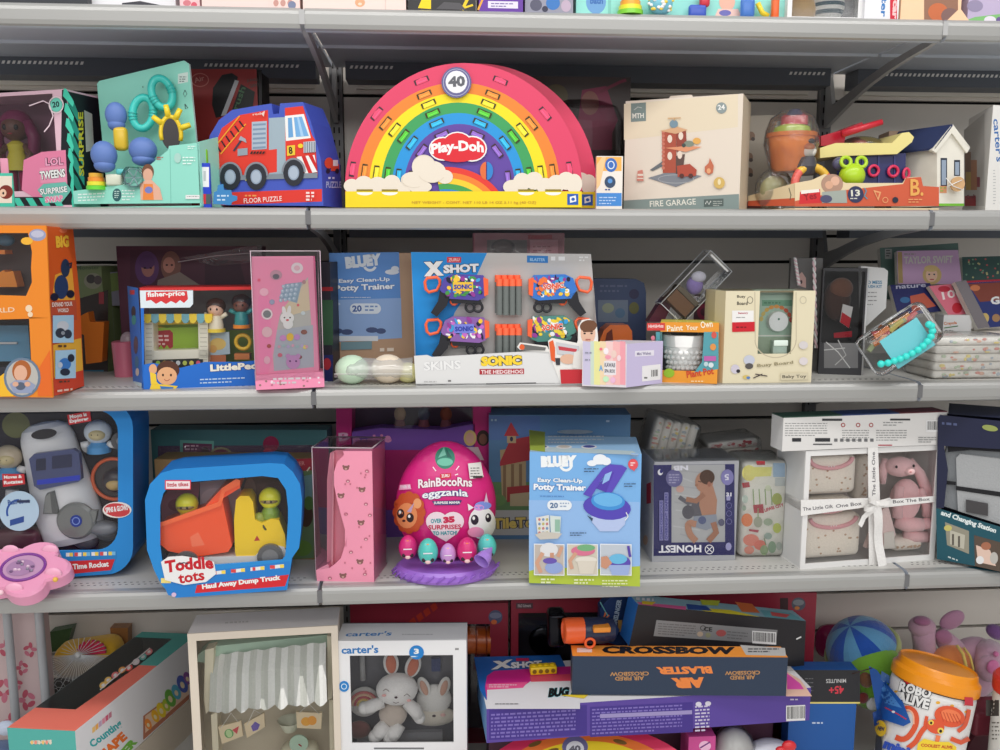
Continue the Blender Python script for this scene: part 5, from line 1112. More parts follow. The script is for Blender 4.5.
# --- books
def book(x,name,label,px,Yc,col_,th=.012,tilt=None):
    pl=Plane(P(px[0][0],px[0][1],Yc),V((1,.06,0)),V((0,.35,1)));n=pl.n
    t=thing('book',label,'book',pl.hit(*px[0])[0],0)
    m=MB();prism(m,pl,px,-n*th,col_,(225,220,210));return t,m,G(m,pl)
Yb=.26
t,m,g=book(0,'','dark teal backing book standing tallest at the back',[(880,248),(958,243),(961,292),(882,300)],.33,(100,126,118));g.rect(885,249,892,259,(180,180,176));g.greek(886,250,891,3,2.6,1.2,(90,90,90));m.build('cover',t)
t,m,g=book(0,'','lilac book with a fair haired woman on the cover',[(897,251),(958,250),(962,284),(898,284)],.29,(196,160,196));g.poly([(897.6,252),(902,252),(903,283),(898.4,283)],(176,150,100));g.text('TAYLOR SWIFT',904,264,953,263,7.5,(206,206,196),.03);g.greek(904,253.5,922,1,2,1.2,(150,150,140));g.ell(932,275,9.5,9.5,(206,176,120));g.ell(931.5,275,5.8,7,(232,194,170));g.ell(931,268.5,7,3.4,(214,186,128));g.ell(929,274.5,1,.8,(60,60,80));g.ell(934,274.5,1,.8,(60,60,80));g.rect(929.6,279,933.6,280,(190,60,70));m.build('cover',t)
t,m,g=book(0,'','dark green patterned book at the top right',[(962,257),(1003,256),(1003,280),(963,282)],.31,(60,88,84));g.hold=True;[g.ell(965+rnd.random()*34,259+rnd.random()*20,1,.9,((190,90,90),(120,160,130),(190,180,130))[k%3])for k in range(26)];m.build('cover',t)
t,m,g=book(0,'','navy picture book lying open edge below the lilac book',[(890,285),(930,283),(944,311),(898,316)],.235,(42,46,100));g.text('nature',896,289,926,287,4,(190,190,210));g.poly([(910,296),(924,293),(936,306),(912,312)],(196,96,76));g.ell(905,300,5,3,(60,110,160));m.build('cover',t)
t,m,g=book(0,'','pink book numbered ten leaning beside the navy book',[(929,286),(951,284),(966,314),(949,316)],.22,(226,120,140));g.text('10',943,300,956,297,8,(244,230,230),.02);g.ell(957,308,5,5.4,(200,44,60));g.ell(944,289,6,3,(190,50,70));m.build('cover',t)
t,m,g=book(0,'','grey edged book with navy cover leaning at the far right',[(955,282),(966,280),(990,327),(978,329)],.20,(128,122,126));m.build('cover',t)
t,m,g=book(0,'','navy maze book with red and gold figures at the far right',[(966,283),(1003,281),(1006,326),(986,328)],.205,(44,56,118));g.poly([(968,284),(1002,282),(1002,300),(980,302)],(130,66,54));g.text('G',991,305,1000,304,8,(230,230,230),.05);g.ell(985,318,4,5,(206,180,110));g.ell(996,318,4,4,(170,130,90));g.ell(975,288,5,3,(200,120,80));g.line([(966,282),(1003,280)],2,(170,40,60));m.build('cover',t)
c=Carton(Z3,940,968,315,.05,Yl=.19,Yr=.18);c2=c
m=MB();c.shell(m,(232,232,232));g=G(m,c.front());g.text('Crayola',944,326,957,325,4,(206,110,50),.03);g.line([(944,328),(958,326)],1,(60,120,60));g.greek(945,330,958,1,2,1,(150,150,150));m.build('white_carton',label='small white carton with coloured logo under the pink book',cat='box')
c=Carton(Z3,966,1012,331,.06,Yl=.19,Yr=.19);m=MB();c.shell(m,(222,214,204));g=G(m,c.front());g.rect(966,340,1000,360,(206,198,190));m.build('cream_carton',label='long cream carton behind the diaper pack at the right edge',cat='box')
# --- pencil case with turquoise bead handle
Rr=Matrix.Rotation(math.radians(-33),3,'Y')@Matrix.Rotation(math.radians(-12),3,'X');o=P(899,339,-.005)
t=thing('craft_case','clear plastic case with turquoise paper band tilted on the diaper pack','craft case',o-V((0,0,.06)))
m=MB();m.rbx(o,(.155,.045,.092),.016,CLEAR,Rr);m.build('clear_shell',t)
m=MB();m.bx(o+Rr@V((.0,-.0238,-.012)),(.088,.001,.066),((110,196,206),'card'),Rr);m.build('paper_band',t)
m=MB();pr_=random.Random(3)
for k in range(22):
    cc=[(206,120,60),(190,176,90),(90,70,60),(214,150,90),(180,80,80),(150,160,120)][k%6];m.bx(o+Rr@V((pr_.uniform(-.055,.045),pr_.uniform(-.008,.01),pr_.uniform(.005,.036))),(.034,.008,.009),(cc,'soft'),Rr@Matrix.Rotation(pr_.uniform(-.5,.5),3,'Y'))
m.build('craft_contents',t)
path=[P(x,y,-.045)for x,y in((881,364),(888,363),(894,361),(900,359),(906,356.5),(912,353.5),(918,350),(923,346),(927.5,341.5),(931,336.5),(932.5,331),(931.5,326),(929,324.5))]
t=thing('bead_strap','string of large turquoise beads looped over the clear craft case','beads',path[0]-V((0,0,.01)))
m=MB();m.tube(path,.0015,((60,190,190),'fabric'),6);m.build('cord',t)
for i,p_ in enumerate(path):
    m=MB();m.ball(p_,.0072,((62,226,216),'plastic'),seg=14,rings=10);m.build('bead',t)
# --- diaper pack
def diaper_pack(name,label,o,size,n,rot,tint=(240,236,230),seed=1,horiz=True,prints=None,Rm=None):
    """folded nappies stacked in a clear bag: n folds"""
    R_=Rm or Matrix.Rotation(rot,3,'Z');sx,sy,sz=size;r=random.Random(seed)
    t=thing(name,label,'diaper pack',o,0)
    prints=prints or[(236,190,170),(200,214,190),(244,226,150),(190,200,210),(230,160,150)]
    for k in range(n):
        m=MB()
        if horiz:c0=o+R_@V((r.uniform(-.002,.002),0,(k+.5)*sz/n));sz_=(sx,sy,sz/n*.96)
        else:c0=o+R_@V(((k+.5)*sx/n-sx/2,0,sz/2+r.uniform(-.002,.002)));sz_=(sx/n*.96,sy,sz)
        m.rbx(c0,sz_,min(sz_)*.42,(tint,'fabric'),R_)
        for j in range(int(16/n*4)):
            a=r.uniform(-.44,.44)*sz_[0]if horiz else r.uniform(-.25,.25)*sz_[0];b=r.uniform(-.3,.3)*sz_[2]if horiz else r.uniform(-.44,.44)*sz_[2]
            m.ball(c0+R_@V((a,-sy/2,b)),(r.uniform(.003,.007),.0007,r.uniform(.002,.004)),(prints[(j+k)%len(prints)],'fabric'),R_,8,6)
        m.build('folded_diaper',t)
    m=MB();m.rbx(o+R_@V((0,0,sz/2+.001)),(sx+.012,sy+.012,sz+.004),.012,BAG,R_,4);m.build('clear_bag',t)
    return t
diaper_pack('diaper_pack','flat pack of folded pastel printed diapers below the clear craft case',XYZ(957,.09,Z3),(.175,.11,.088),5,0.02,seed=4)
# ================================================================ things on the fourth shelf
def toddle(name,label,x0,x1,y0,y1,outer,inner,A0,B0,depth,back):
    """rounded blue carton frame with a window cut out; outer/inner = pixel outlines (same count)"""
    u=(B0-A0).normalized();bk=V((-u.y,u.x,0));pf=Plane(A0,u,V((0,0,1)))
    t=thing(name,label,'toy box',(A0+B0)/2+bk*depth/2,math.atan2(u.y,u.x));BLU=(40,140,214)
    m=MB();n=len(outer);O=[pf.hit(*p_)[0]for p_ in outer];I=[pf.hit(*p_)[0]for p_ in inner];OB=[p_+bk*depth for p_ in O];IB=[p_+bk*.004 for p_ in I]
    for i in range(n):
        j=(i+1)%n;m.add([O[i],O[j],I[j],I[i]],[[0,1,2,3]],BLU);m.add([O[i],O[j],OB[j],OB[i]],[[0,1,2,3]],(36,118,196));m.add([I[i],I[j],IB[j],IB[i]],[[0,1,2,3]],BLU)
    m.add(OB,[list(q)for q in tessellate_polygon([OB])],back)
    return t,m,pf,u,bk
def rr(x0,y0,x1,y1,r,n=6,sk=0):
    """rounded rectangle outline"""
    o=[]
    for cx,cy,a0 in((x1-r,y0+r,90),(x1-r,y1-r,0),(x0+r,y1-r,-90),(x0+r,y0+r,-180)):
        for i in range(n+1):
            a=math.radians(a0-90*i/n);o.append((cx+r*math.cos(a),cy-r*math.sin(a)+sk*(cx+r*math.cos(a)-x0)/(x1-x0)))
    return o
# --- rocket carton
A0=PZ(-40,584,Z4);B0=PZ(140,573,Z4)
A0=XYZ(-40,.065,Z4);B0=XYZ(144,.085,Z4)
t,m,pf,u,bk=toddle('rocket_toy_box','blue rounded carton with clear front around a white rocket at far left',0,0,0,0,rr(-60,405,133,577,26,sk=-3),rr(-40,412,118,552,22,sk=-2),A0,B0,.12,(30,34,60))
g=G(m,pf);g.poly([(0,420),(32,408),(30,420),(44,545),(0,560)],(42,40,60))if 0 else None
g.poly([(30,560),(117,551),(117,558),(112,574),(-20,584),(-20,562)],(40,130,200));g.hold=True
for k in range(6):g.rect(66+k*8.5,552.8-k*.25,69.5+k*8.5,556.5-k*.25,((235,235,235),(220,80,80),(240,210,90))[k%3]);g.rect(69.5+k*8.5,552.7-k*.25,73+k*8.5,556.4-k*.25,((240,210,90),(235,235,235),(120,190,230))[k%3])
g.hold=False;g.poly([(50,562),(115,559),(111,570),(50,576)],(206,44,52));g.text('Time Rocket',73,569.5,109,566.5,5.5,WHITE,.04)
m.build('carton',t)
m=MB();pi=Plane(pf.O+bk*.003,u,V((0,0,1)));m.poly([pi.hit(*p_)[0]for p_ in rr(-40,412,118,552,22,sk=-2)],CLEAR);m.build('clear_window',t)
def roundel(nm,x,y,rx,ry,cols_,txt=None,parent=t,off=.0015):
    mm=MB();pp=Plane(pf.O-bk*off,u,V((0,0,1)));prism(mm,pp,arcpts(x,y,rx,ry,0,345,22),bk*.001,cols_[0]);g=G(mm,pp)
    for k,cc in enumerate(cols_[1:]):g.ell(x,y,rx*(.86-.18*k),ry*(.86-.18*k),cc)
    if txt:g.text(txt,x-rx*.6,y+2,x+rx*.6,y+1,4,WHITE,.04)
    mm.build(nm,parent)
pp=Plane(pf.O-bk*.0015,u,V((0,0,1)))
m=MB();prism(m,pp,[(67,415),(90,411),(91,421),(69,425)],bk*.001,(206,60,66));g=G(m,pp);g.text('Moon is',70,419,87,416,4,WHITE,.04);g.text('Explorer',70,424,89,421,4.4,WHITE,.04);m.build('red_label',t)
m=MB();prism(m,pp,[(2,474),(24,474),(25,484),(3,487)],bk*.001,(200,50,58));g=G(m,pp);g.text('Moves &',4,479,22,478,3.4,WHITE,.04);g.text('Rotates',4,484.5,23,483,3.6,WHITE,.04);m.build('red_label',t)
m=MB();prism(m,pp,arcpts(117,510,14.5,8,0,345,20),bk*.001,(236,228,222));g=G(m,pp);g.ell(117,510,13,6.8,(206,66,70),5);g.text('SPINS & GLOWS',106,513,128,510,5.5,WHITE,.04);m.build('oval_label',t)
m=MB();prism(m,pp,arcpts(19,511,20,20,0,345,24),bk*.001,(180,206,226));g=G(m,pp);g.ring(19,512,13,13,2,(40,80,160),90,200);g.text('Push down',8,505,30,503,5,(60,90,150),.04);g.poly([(10,520),(24,516),(24,522),(10,526)],(50,80,150));g.rect(17,500,30,502.6,(50,60,90));m.build('round_label',t)
m=MB();pp=Plane(XYZ(20,.15,Z4),V((1,0,0)),V((0,0,1)));g=G(m,pp);g.poly([(-20,415),(125,412),(125,552),(-20,560)],(54,50,62));g.ell(16,425,14,13,(120,122,80));g.ell(115,500,14,40,(60,46,56));m.build('backing_card',t)
# rocket
Y=.135;q=PX(Y);o=P(80,536,Y);ax=(P(48,428,Y)-P(79,540,Y)).normalized();L=(P(48,428,Y)-P(79,540,Y)).length
t2=thing('toy_rocket','large white toy rocket with dark window and grey round hatch','toy rocket',V((o.x,o.y,Z4)))
WP=((226,226,228),'plastic');a0=P(76,540,Y);f=V((0,-1,0));sd=ax.cross(f).normalized()
m=MB();m.lathe(a0,ax,[(0,0),(26*q,0),(30*q,L*.06),(32*q,L*.25),(30*q,L*.5),(27*q,L*.75),(26*q,L*.9),(25*q,L*.94),(22*q,L*1.0),(14*q,L*1.04),(0,L*1.055)],WP,36,sy=.62,xdir=sd)
m.build('fuselage',t2)
bs=lambda x,y,off=.0:P(x,y,Y-20*q*.98-off)
def curved(mm,pts,cc,off):
    prism(mm,Plane(P(60,470,Y-off),V((1,0,0)),V((0,0,1))),pts,V((0,.012,0)),cc)
m=MB();curved(m,[(29,459),(34,454),(73,449),(79,453),(81.5,479),(78,482),(40,490),(34,486)],((70,78,120),'plastic'),.048);g=G(m,Plane(P(60,470,Y-.048),V((1,0,0)),V((0,0,1))));g.rect(36,459,46,471,(40,44,70),-1);g.rect(52,456,72,469,(46,50,80),-2);g.rect(37,480,80,485,(40,60,190),-5);m.build('cockpit_window',t2)
m=MB();curved(m,[(45,497),(47,493),(53,491.5),(58,511),(57,514),(43,514)],((90,92,92),'plastic'),.048);g=G(m,Plane(P(60,470,Y-.048),V((1,0,0)),V((0,0,1))));g.poly([(45,497),(50,493),(52,513),(44,513)],((130,132,130),'plastic'));g.ell(44,434,13,5,(40,38,44),-8);m.build('side_port',t2)
m=MB();o=P(76,521,Y-.046);m.lathe(o,(0,1,0),[(0,-.008),(16*q,-.006),(18.5*q,0),(18.5*q,.006)],((120,122,120),'plastic'),28);g=G(m,Plane(P(76,521,Y-.0545),V((1,0,0)),V((0,0,1))));g.ell(76,521,6,6,(40,60,140));g.ring(76,521,4,4,1,(120,140,200));curved(m,[(90,511),(97,511),(95,521),(91,524)],((120,122,120),'plastic'),.05);m.build('round_hatch',t2)
m=MB()
for x,y,r in((52,541,8),(86,541,12),(108,533,12)):m.ball(P(x,y,Y-.01),(r*q,r*q*.6,8*q),((96,98,104),'plastic'))
m.build('rocket_feet',t2)
def spaceman(x,y,r,label,helmet):
    Y=.125;q=PX(Y);o=P(x,y,Y);t=thing('toy_astronaut',label,'toy figure',o-V((0,0,r*1.6*q)),0,'toy astronauts')
    m=MB();m.ball(o,(r*q*1.1,r*q*.9,r*q),helmet);m.build('helmet',t)
    m=MB();m.ball(o+V((.1*r*q,-r*q*.45,-.1*r*q)),(r*q*.72,r*q*.6,r*q*.55),((200,185,140),'plastic'))
    for s_ in(-1,1):m.ball(o+V((s_*r*q*.25+.1*r*q,-r*q*1.02,-.05*r*q)),(.001,.001,.0014),(30,24,24),seg=8,rings=6)
    m.build('face',t)
    m=MB();m.lathe(o-V((0,0,r*q*1.7)),(0,0,1),[(0,0),(r*q*.95,0),(r*q*.9,r*q*.5),(r*q*.5,r*q*.9),(0,r*q)],((80,150,205),'plastic'),18)
    for s_ in(-1,1):m.tube([o+V((s_*r*q*.8,0,-r*q*1.0)),o+V((s_*r*q*1.35,-.004,-r*q*1.1))],r*q*.3,((225,225,225),'plastic'),8)
    m.build('suit',t);return t
spaceman(98,432,12,'toy astronaut in white and blue helmet upper right of the rocket',((205,215,225),'plastic'))
m=MB();m.cyl(P(121,441,.125),P(121,441,.115),.019,((70,68,72),'plastic'));m.cyl(P(121,441,.1149),P(121,441,.114),.009,((140,140,142),'plastic'));m.cyl(P(88,447,.13),P(88,447,.12),.012,((150,150,150),'plastic'));m.build('toy_wheels',label='dark toy wheels beside the toy astronaut in the rocket carton',cat='toy wheel')  # loose toy wheels alone, no rover body
m=MB();o=P(114,479,.135);m.torus(o,(0,-1,0),.044,.004,((226,100,56),'plastic'),30);m.cyl(o+V((0,.006,0)),o+V((0,.004,0)),.046,((60,52,56),'plastic'));m.ball(o+V((.004,-.006,-.002)),(.026,.016,.025),((60,54,60),'plastic'));m.ball(o+V((.006,-.014,-.008)),(.018,.012,.013),((200,170,110),'plastic'));m.build('toy_porthole',label='round orange rimmed porthole toy with face at the right of the rocket',cat='toy')
spaceman(8,457,12,'toy astronaut with tan face at the far left of the rocket carton',((190,175,150),'plastic'))
m=MB();m.rbx(P(20,540,.12),(.09,.04,.05),.01,((84,40,52),'plastic'));m.tube([P(10,520,.12),P(12,490,.12)],.012,((200,200,202),'plastic'));m.build('launch_base',label='maroon toy base with white post left of the rocket',cat='toy')
m=MB();m.ball(P(104,528,.10),(.03,.02,.016),((110,112,118),'plastic'));m.build('moon_rock',label='grey toy rock right of the rocket base',cat='toy')
# side art
# --- pink flower toy
Y=.0;t=thing('flower_organizer','pink flower shaped plastic toy case lying at the far left shelf edge','toy',XYZ(28,.02,Z4))
q=PX(.0);n=V((.04,-.52,.85)).normalized();ax1=V((1,0,0));ax1=(ax1-n*ax1.dot(n)).normalized();ax2=n.cross(ax1);o=P(24,569,-.005)
PKP=((236,158,192),'plastic');m=MB();N=60;out=[]
for k in range(N):
    a=2*math.pi*k/N+.3;r=.052+.019*abs(math.cos(2.5*a));out.append(o+ax1*(r*1.25*math.cos(a))+ax2*(r*.98*math.sin(a)))
sink=[p_-n*.026 for p_ in out];m.add(out+sink,[[k,(k+1)%N,N+(k+1)%N,N+k]for k in range(N)],PKP,True);m.add(out,[[list(q_)for q_ in tessellate_polygon([out])][i]for i in range(N-2)],PKP);m.add(sink,[list(q_)for q_ in tessellate_polygon([sink])],PKP)
mid=[o+(p_-o)*.93+n*.005 for p_ in out];m.add(out+mid,[[k,(k+1)%N,N+(k+1)%N,N+k]for k in range(N)],PKP,True);m.add(mid,[list(q_)for q_ in tessellate_polygon([mid])],PKP)
for k in range(5):
    a=2*math.pi*k/5-.3;m.ball(o+ax1*(.064*math.cos(a))+ax2*(.051*math.sin(a))+n*.005,(.017,.004,.012),((246,178,206),'plastic'),seg=12,rings=8)
m.build('petal_case',t)
m=MB();c0=o+n*.006;N=32;m.tube([c0+ax1*(.040*math.cos(2*math.pi*k/N))+ax2*(.032*math.sin(2*math.pi*k/N))for k in range(N)],.003,((130,60,150),'plastic'),8,True)
disc=[c0+ax1*(.039*math.cos(2*math.pi*k/N))+ax2*(.031*math.sin(2*math.pi*k/N))for k in range(N)];m.poly(disc,((196,150,186),'plastic'));d2=[c0+n*.001+ax1*(.026*math.cos(2*math.pi*k/N)-.004)+ax2*(.020*math.sin(2*math.pi*k/N)-.002)for k in range(N)];m.poly(d2,((170,130,170),'plastic'))
for k in range(14):m.ball(c0+n*.002+ax1*rnd.uniform(-.02,.02)+ax2*rnd.uniform(-.014,.014),(.0035,.002,.003),(((120,90,130),(230,200,220),(150,140,160))[k%3],'plastic'),seg=8,rings=6)
m.build('round_lid_window',t)
m=MB();m.ball(o+ax1*.07+ax2*-.03+n*.006,.005,((240,190,80),'plastic'));m.ball(o+ax1*-.02+ax2*-.06+n*.006,.005,((250,210,220),'plastic'));m.build('latches',t)
# --- dump truck carton
A0=PZ(176,598.5,Z4);B0=PZ(300,586,Z4)
OUT=[(145,500),(150,484),(161,473),(175,469),(270,463),(284,464),(293,472),(300,484),(302,500),(301,530),(299,548),(292,558),(287,590),(200,599),(176,598),(168,592),(161,584),(154,570),(147,550)]
INN=[(160,506),(163,494),(168,487),(178,483),(240,478),(262,476),(278,478),(286,490),(288,508),(288,520),(287,535),(286,548),(285,556),(282,560),(200,566),(176,568),(166,566),(162,560),(160,545)]
A0=PZ(172,598,Z4);B0=PZ(288,591,Z4);
t,m,pf,u,bk=toddle('dump_truck_box','blue rounded carton printed Toddle tots around an orange and yellow dump truck',0,0,0,0,OUT,INN,A0,B0,.10,(60,60,72))
g=G(m,pf)
g.poly([(161,577),(290,561),(290,567),(286,590),(180,599),(168,595)],(38,128,208));g.hold=True
for k in range(5):x=192+k*19.5;g.poly([(x,573.5-k*2),(x+14,572-k*2),(x+14,575.5-k*2),(x,577-k*2)],(235,235,235));g.rect(x+(2 if k%2 else 0),573.2-k*2,x+5,576.6-k*2,(222,70,70));g.rect(x+10,572.4-k*2,x+14,575.8-k*2,(246,215,90))
g.rect(161,578,171,583,(240,220,130));g.hold=False
g.poly([(197,585),(289,574.5),(285,586),(195,593)],(214,40,50));g.text('Haul Away Dump Truck',202.5,590.5,281,581,6.4,WHITE,.05);g.rect(165,480,191,489.5,(222,60,76));g.rect(166,481,190,488.6,(240,225,228));g.text('little tikes',167.5,486.8,188.5,486,4,(190,50,70),.03);g.ell(174,594.5,2.4,2.2,(220,190,220))
m.build('carton',t)
m=MB();pi=Plane(pf.O+bk*.003,u,V((0,0,1)));m.add([pi.hit(*p_)[0]for p_ in INN],[list(q_)for q_ in tessellate_polygon([[V((x,y,0))for x,y in INN]])],CLEAR);m.build('clear_window',t)
m=MB();pp=Plane(pf.O-bk*.002,u,V((0,0,1)))
prism(m,pp,[(161,562),(168,557),(182,556),(195,558),(214,562),(216,574),(206,582),(184,585),(165,580)],bk*.001,(238,238,238));g=G(m,pp)
g.text('Toddle',165.5,573.5,214,569,12.5,(200,30,44),.045,arc=1.2);g.text('tots',179,584,205,580,9.5,(200,30,44),.03);g.line([(178,564),(184,562.6),(188,563.6)],1,(40,60,80));m.build('logo_flap',t)
# truck
t2=thing('toy_dump_truck','orange dumper body and yellow cab toy truck inside the blue Toddle tots carton','toy truck',V((pf.O+bk*.05+u*.1)),math.atan2(u.y,u.x))
pt=Plane(pf.O+bk*.022,u,V((0,0,1)));dv=bk*.055
m=MB();prism(m,Plane(pf.O+bk*.018,u,V((0,0,1))),[(154,539),(160,526),(200,512),(222,488),(236,479),(240,480),(240,488),(222,499),(232,546),(228,552),(196,557),(168,551)],dv*1.15,((250,88,42),'plastic'))
prism(m,Plane(pf.O+bk*.014,u,V((0,0,1))),[(157,524),(218,502),(222,488),(236,479),(240,480),(240,485),(225,492),(221,506),(158,528)],bk*.006,((255,110,60),'plastic'))
g=G(m,Plane(pf.O+bk*.018,u,V((0,0,1))));g.poly([(190,537),(198,532),(205,545),(192,547)],((252,120,84),'plastic'));m.build('dumper_body',t2)
m=MB();prism(m,pt,[(235,552),(234,520),(236,500),(240,496),(249,496),(253,502),(255,520),(262,523),(271,519),(279,520),(285,535),(286,548),(262,550),(256,556),(236,556)],dv,((246,205,30),'plastic'));g=G(m,pt);g.poly([(254,541),(257,535.5),(260,540.5)],(190,50,50));m.build('cab',t2)
m=MB();prism(m,Plane(pf.O+bk*.020,u,V((0,0,1))),[(165,560),(200,557),(255,556),(262,549),(275,545),(284,547),(287,552),(286,560),(270,564),(166,568)],dv*1.05,((232,230,228),'plastic'));m.build('chassis',t2)
for x,y in((270,557),(186,564)):
    m=MB();o=Plane(pf.O+bk*.012,u,V((0,0,1))).hit(x,y)[0];m.cyl(o,o+bk*.02,14*PX(0)*.92,((92,92,94),'plastic'),seg=28);wh=m.build('wheel',t2);m=MB();m.cyl(o-bk*.0015,o-bk*.0002,.016,((120,120,122),'plastic'));m.build('hub',wh,'lighter grey hub')
def driver(x,y,label,base):
    o=Plane(pf.O+bk*.045,u,V((0,0,1))).hit(x,y)[0];q=PX(.04);t=thing('toy_driver',label,'toy figure',o-V((0,0,.03)),0,'yellow helmet figures')
    m=MB();m.lathe(o-V((0,0,20*q)),(0,0,1),[(0,0),(9*q,0),(9*q,6*q),(6*q,12*q),(0,13*q)],base,16);m.build('body',t)
    m=MB();m.ball(o,(11*q,10*q,11*q),((226,222,50),'plastic'));m.build('helmet',t)
    m=MB();m.ball(o+V((0,-4*q,-1.5*q)),(9*q,7*q,3.5*q),((150,130,80),'plastic'));
    for s_ in(-1,1):m.ball(o+V((s_*3*q,-10.6*q,-1*q)),(1.2*q,.8*q,1.2*q),(50,40,40),seg=8,rings=6)
    m.build('face',t)
driver(187,504,'yellow helmeted toy figure standing behind the orange dumper body',((240,225,80),'plastic'));driver(270,498,'yellow helmeted toy figure above the yellow cab, on a green stem',((130,160,60),'plastic'))
m=MB();o=Plane(pf.O+bk*.05,u,V((0,0,1))).hit(261,522)[0];m.ball(o+V((0,-.012,.01)),(.012,.01,.014),((150,160,60),'plastic'));m.torus(o+V((.014,-.02,-.002)),(1,-.4,.5),.008,.002,((70,60,40),'plastic'),16);m.build('steering_wheel',t2)
c2p=Plane(pf.O+bk*.096,u,V((0,0,1)));m=MB();g=G(m,c2p,start=3);g.hold=True
g.poly([(161,500),(170,487),(190,483),(200,482),(196,520),(162,530)],(176,100,120));g.poly([(200,482),(240,478),(246,540),(200,550)],(200,180,190));g.ell(215,498,14,10,(222,200,206));g.ell(176,505,8,6,(150,60,90));g.poly([(246,477),(268,476),(282,482),(286,500),(287,540),(248,550)],(100,70,66));g.ell(250,490,6,12,(130,100,90));m.build('backing_card',t)
# --- cartons behind the truck
c=Carton(Z4,157,330,434,.06,Yl=.30,Yr=.27,topr=430)
t=c.thing('teal_doll_case_box','long teal carton with clear film, lying behind the dump truck carton','toy box')
m=MB();c.shell(m,(70,116,122));g=G(m,c.front());g.poly([(158,446),(325,445),(325,475),(158,480)],(84,60,90));g.rect(180,440,214,462,(110,170,160),1);g.rect(183,443,212,459,(110,60,90),1);g.greek(185,445,200,4,3.4,1.6,(210,170,190));g.ell(205,452,4,5,(80,50,60));g.ell(221,456,12,9,(150,140,110));g.ell(221,456,9.4,7,(120,50,80));g.text('OMG',214,458,228,456,4.4,(214,190,200),.03)
g.ell(271,444,8,8,(150,40,80));g.ell(279,455,7,5,(40,40,50));g.ell(268,453,5,5,(190,60,90));g.poly([(283,452),(310,452),(322,470),(290,472)],(150,50,80));m.build('carton',t)
m=MB();a=c.front();m.poly([a.hit(x,y)[0]-c.b*.006 for x,y in((160,446),(326,444),(326,474),(160,478))],BAG);m.build('clear_film',t)
c=Carton(Z4,160,315,468,.07,Yl=.19,Yr=.16,topr=460)
t=c.thing('craft_carton','brown carton with red top band and green scene behind the dump truck carton','toy box')
m=MB();c.shell(m,(150,120,80));g=G(m,c.front());g.poly([(165,466),(315,458),(315,471),(165,480)],(170,60,74));g.text('CARTER',286,467,305,465,4,(214,150,150));g.poly([(290,472),(314,470),(314,558),(290,560)],(110,140,100));g.poly([(295,478),(313,474),(312,498),(303,506)],(120,160,165));g.ell(306,515,7,12,(80,60,50));g.ell(302,548,10,8,(110,150,70));g.ell(309,503,5,7,(90,130,70));g.line([(310,467),(307,471)],1.4,(230,220,200));m.build('carton',t)
# --- clear topped pink bear box
A0=PZ(318,581,Z4);B0=PZ(374,582,Z4);C0=XYZ(388,B0.y+.10,Z4);u=(B0-A0).normalized();b_=(C0-B0);b_=V((.02,.10,0));H=ZAT(B0,450)-Z4;T=V((0,0,H))
t=thing('pink_bear_box','tall pink box with small bear faces under a clear cover, at the left bay joint','gift box',(A0+B0)/2+b_/2)
PB=(246,156,182);pf=Plane(A0,u,V((0,0,1)));m=MB()
prism(m,pf,[(317,582),(316,570),(328,564),(329.5,568)]+[(335,564),(341,558),(345,545),(345,530),(341,515),(337,500),(334,485),(334,472),(337,462),(344,455),(343,451)]+[(372,451),(374,582)],b_*.98,PB,(240,140,178))
g=G(m,pf);g.hold=True;pr_=random.Random(5)
def bear(x,y,s=1):g.ell(x,y,3*s,2.2*s,(140,96,92));g.ell(x-2.4*s,y-1.8*s,1.1*s,1*s,(140,96,92));g.ell(x+2.4*s,y-1.8*s,1.1*s,1*s,(140,96,92));g.ell(x,y+.8*s,1.2*s,.7*s,(214,170,160))
for x,y in((346,468),(362,490),(341,496),(361,523),(360,562),(343,576)):bear(x,y,1.05)
for x,y in((367,471),(348,481),(366,504),(346,514),(366,539),(351,552),(365,574),(330,578),(370,515)):g.ell(x,y,2.1,1.6,(190,110,130));g.ell(x,y+.5,.9,.7,(240,200,200))
for k in range(16):g.ell(pr_.uniform(345,371),pr_.uniform(458,578),.9,1.1,(206,120,140))
g.hold=False;m.build('pink_tray',t)
m=MB();pi=Plane(A0+b_*.25,u,V((0,0,1)));prism(m,pi,[(327,566),(327,480),(330,453),(336,450),(350,450),(352,570)],b_*.5,(242,148,170),(236,140,165));prism(m,Plane(A0+b_*.15,u,V((0,0,1))),[(331,566),(333,453),(334,453),(333,566)],b_*.2,(250,170,186));m.build('pink_insert',t)
m=MB();e=V((0,0,.004));bb=[A0-u*.004,B0+u*.002,B0+u*.002+b_,A0-u*.004+b_];TT=[p_+T+e for p_ in bb];m.hexa([p_+e for p_ in bb],TT,CLEAR)
for i in range(4):m.tube([TT[i],TT[(i+1)%4]],.0012,((190,180,184),'plastic'),6)
m.tube([bb[0]+e,TT[0]],.001,((180,160,168),'plastic'),6);m.poly([TT[0]+e*.5,TT[1]+e*.5,TT[2]+e*.5,TT[3]+e*.5],CLEAR);m.build('clear_cover',t)
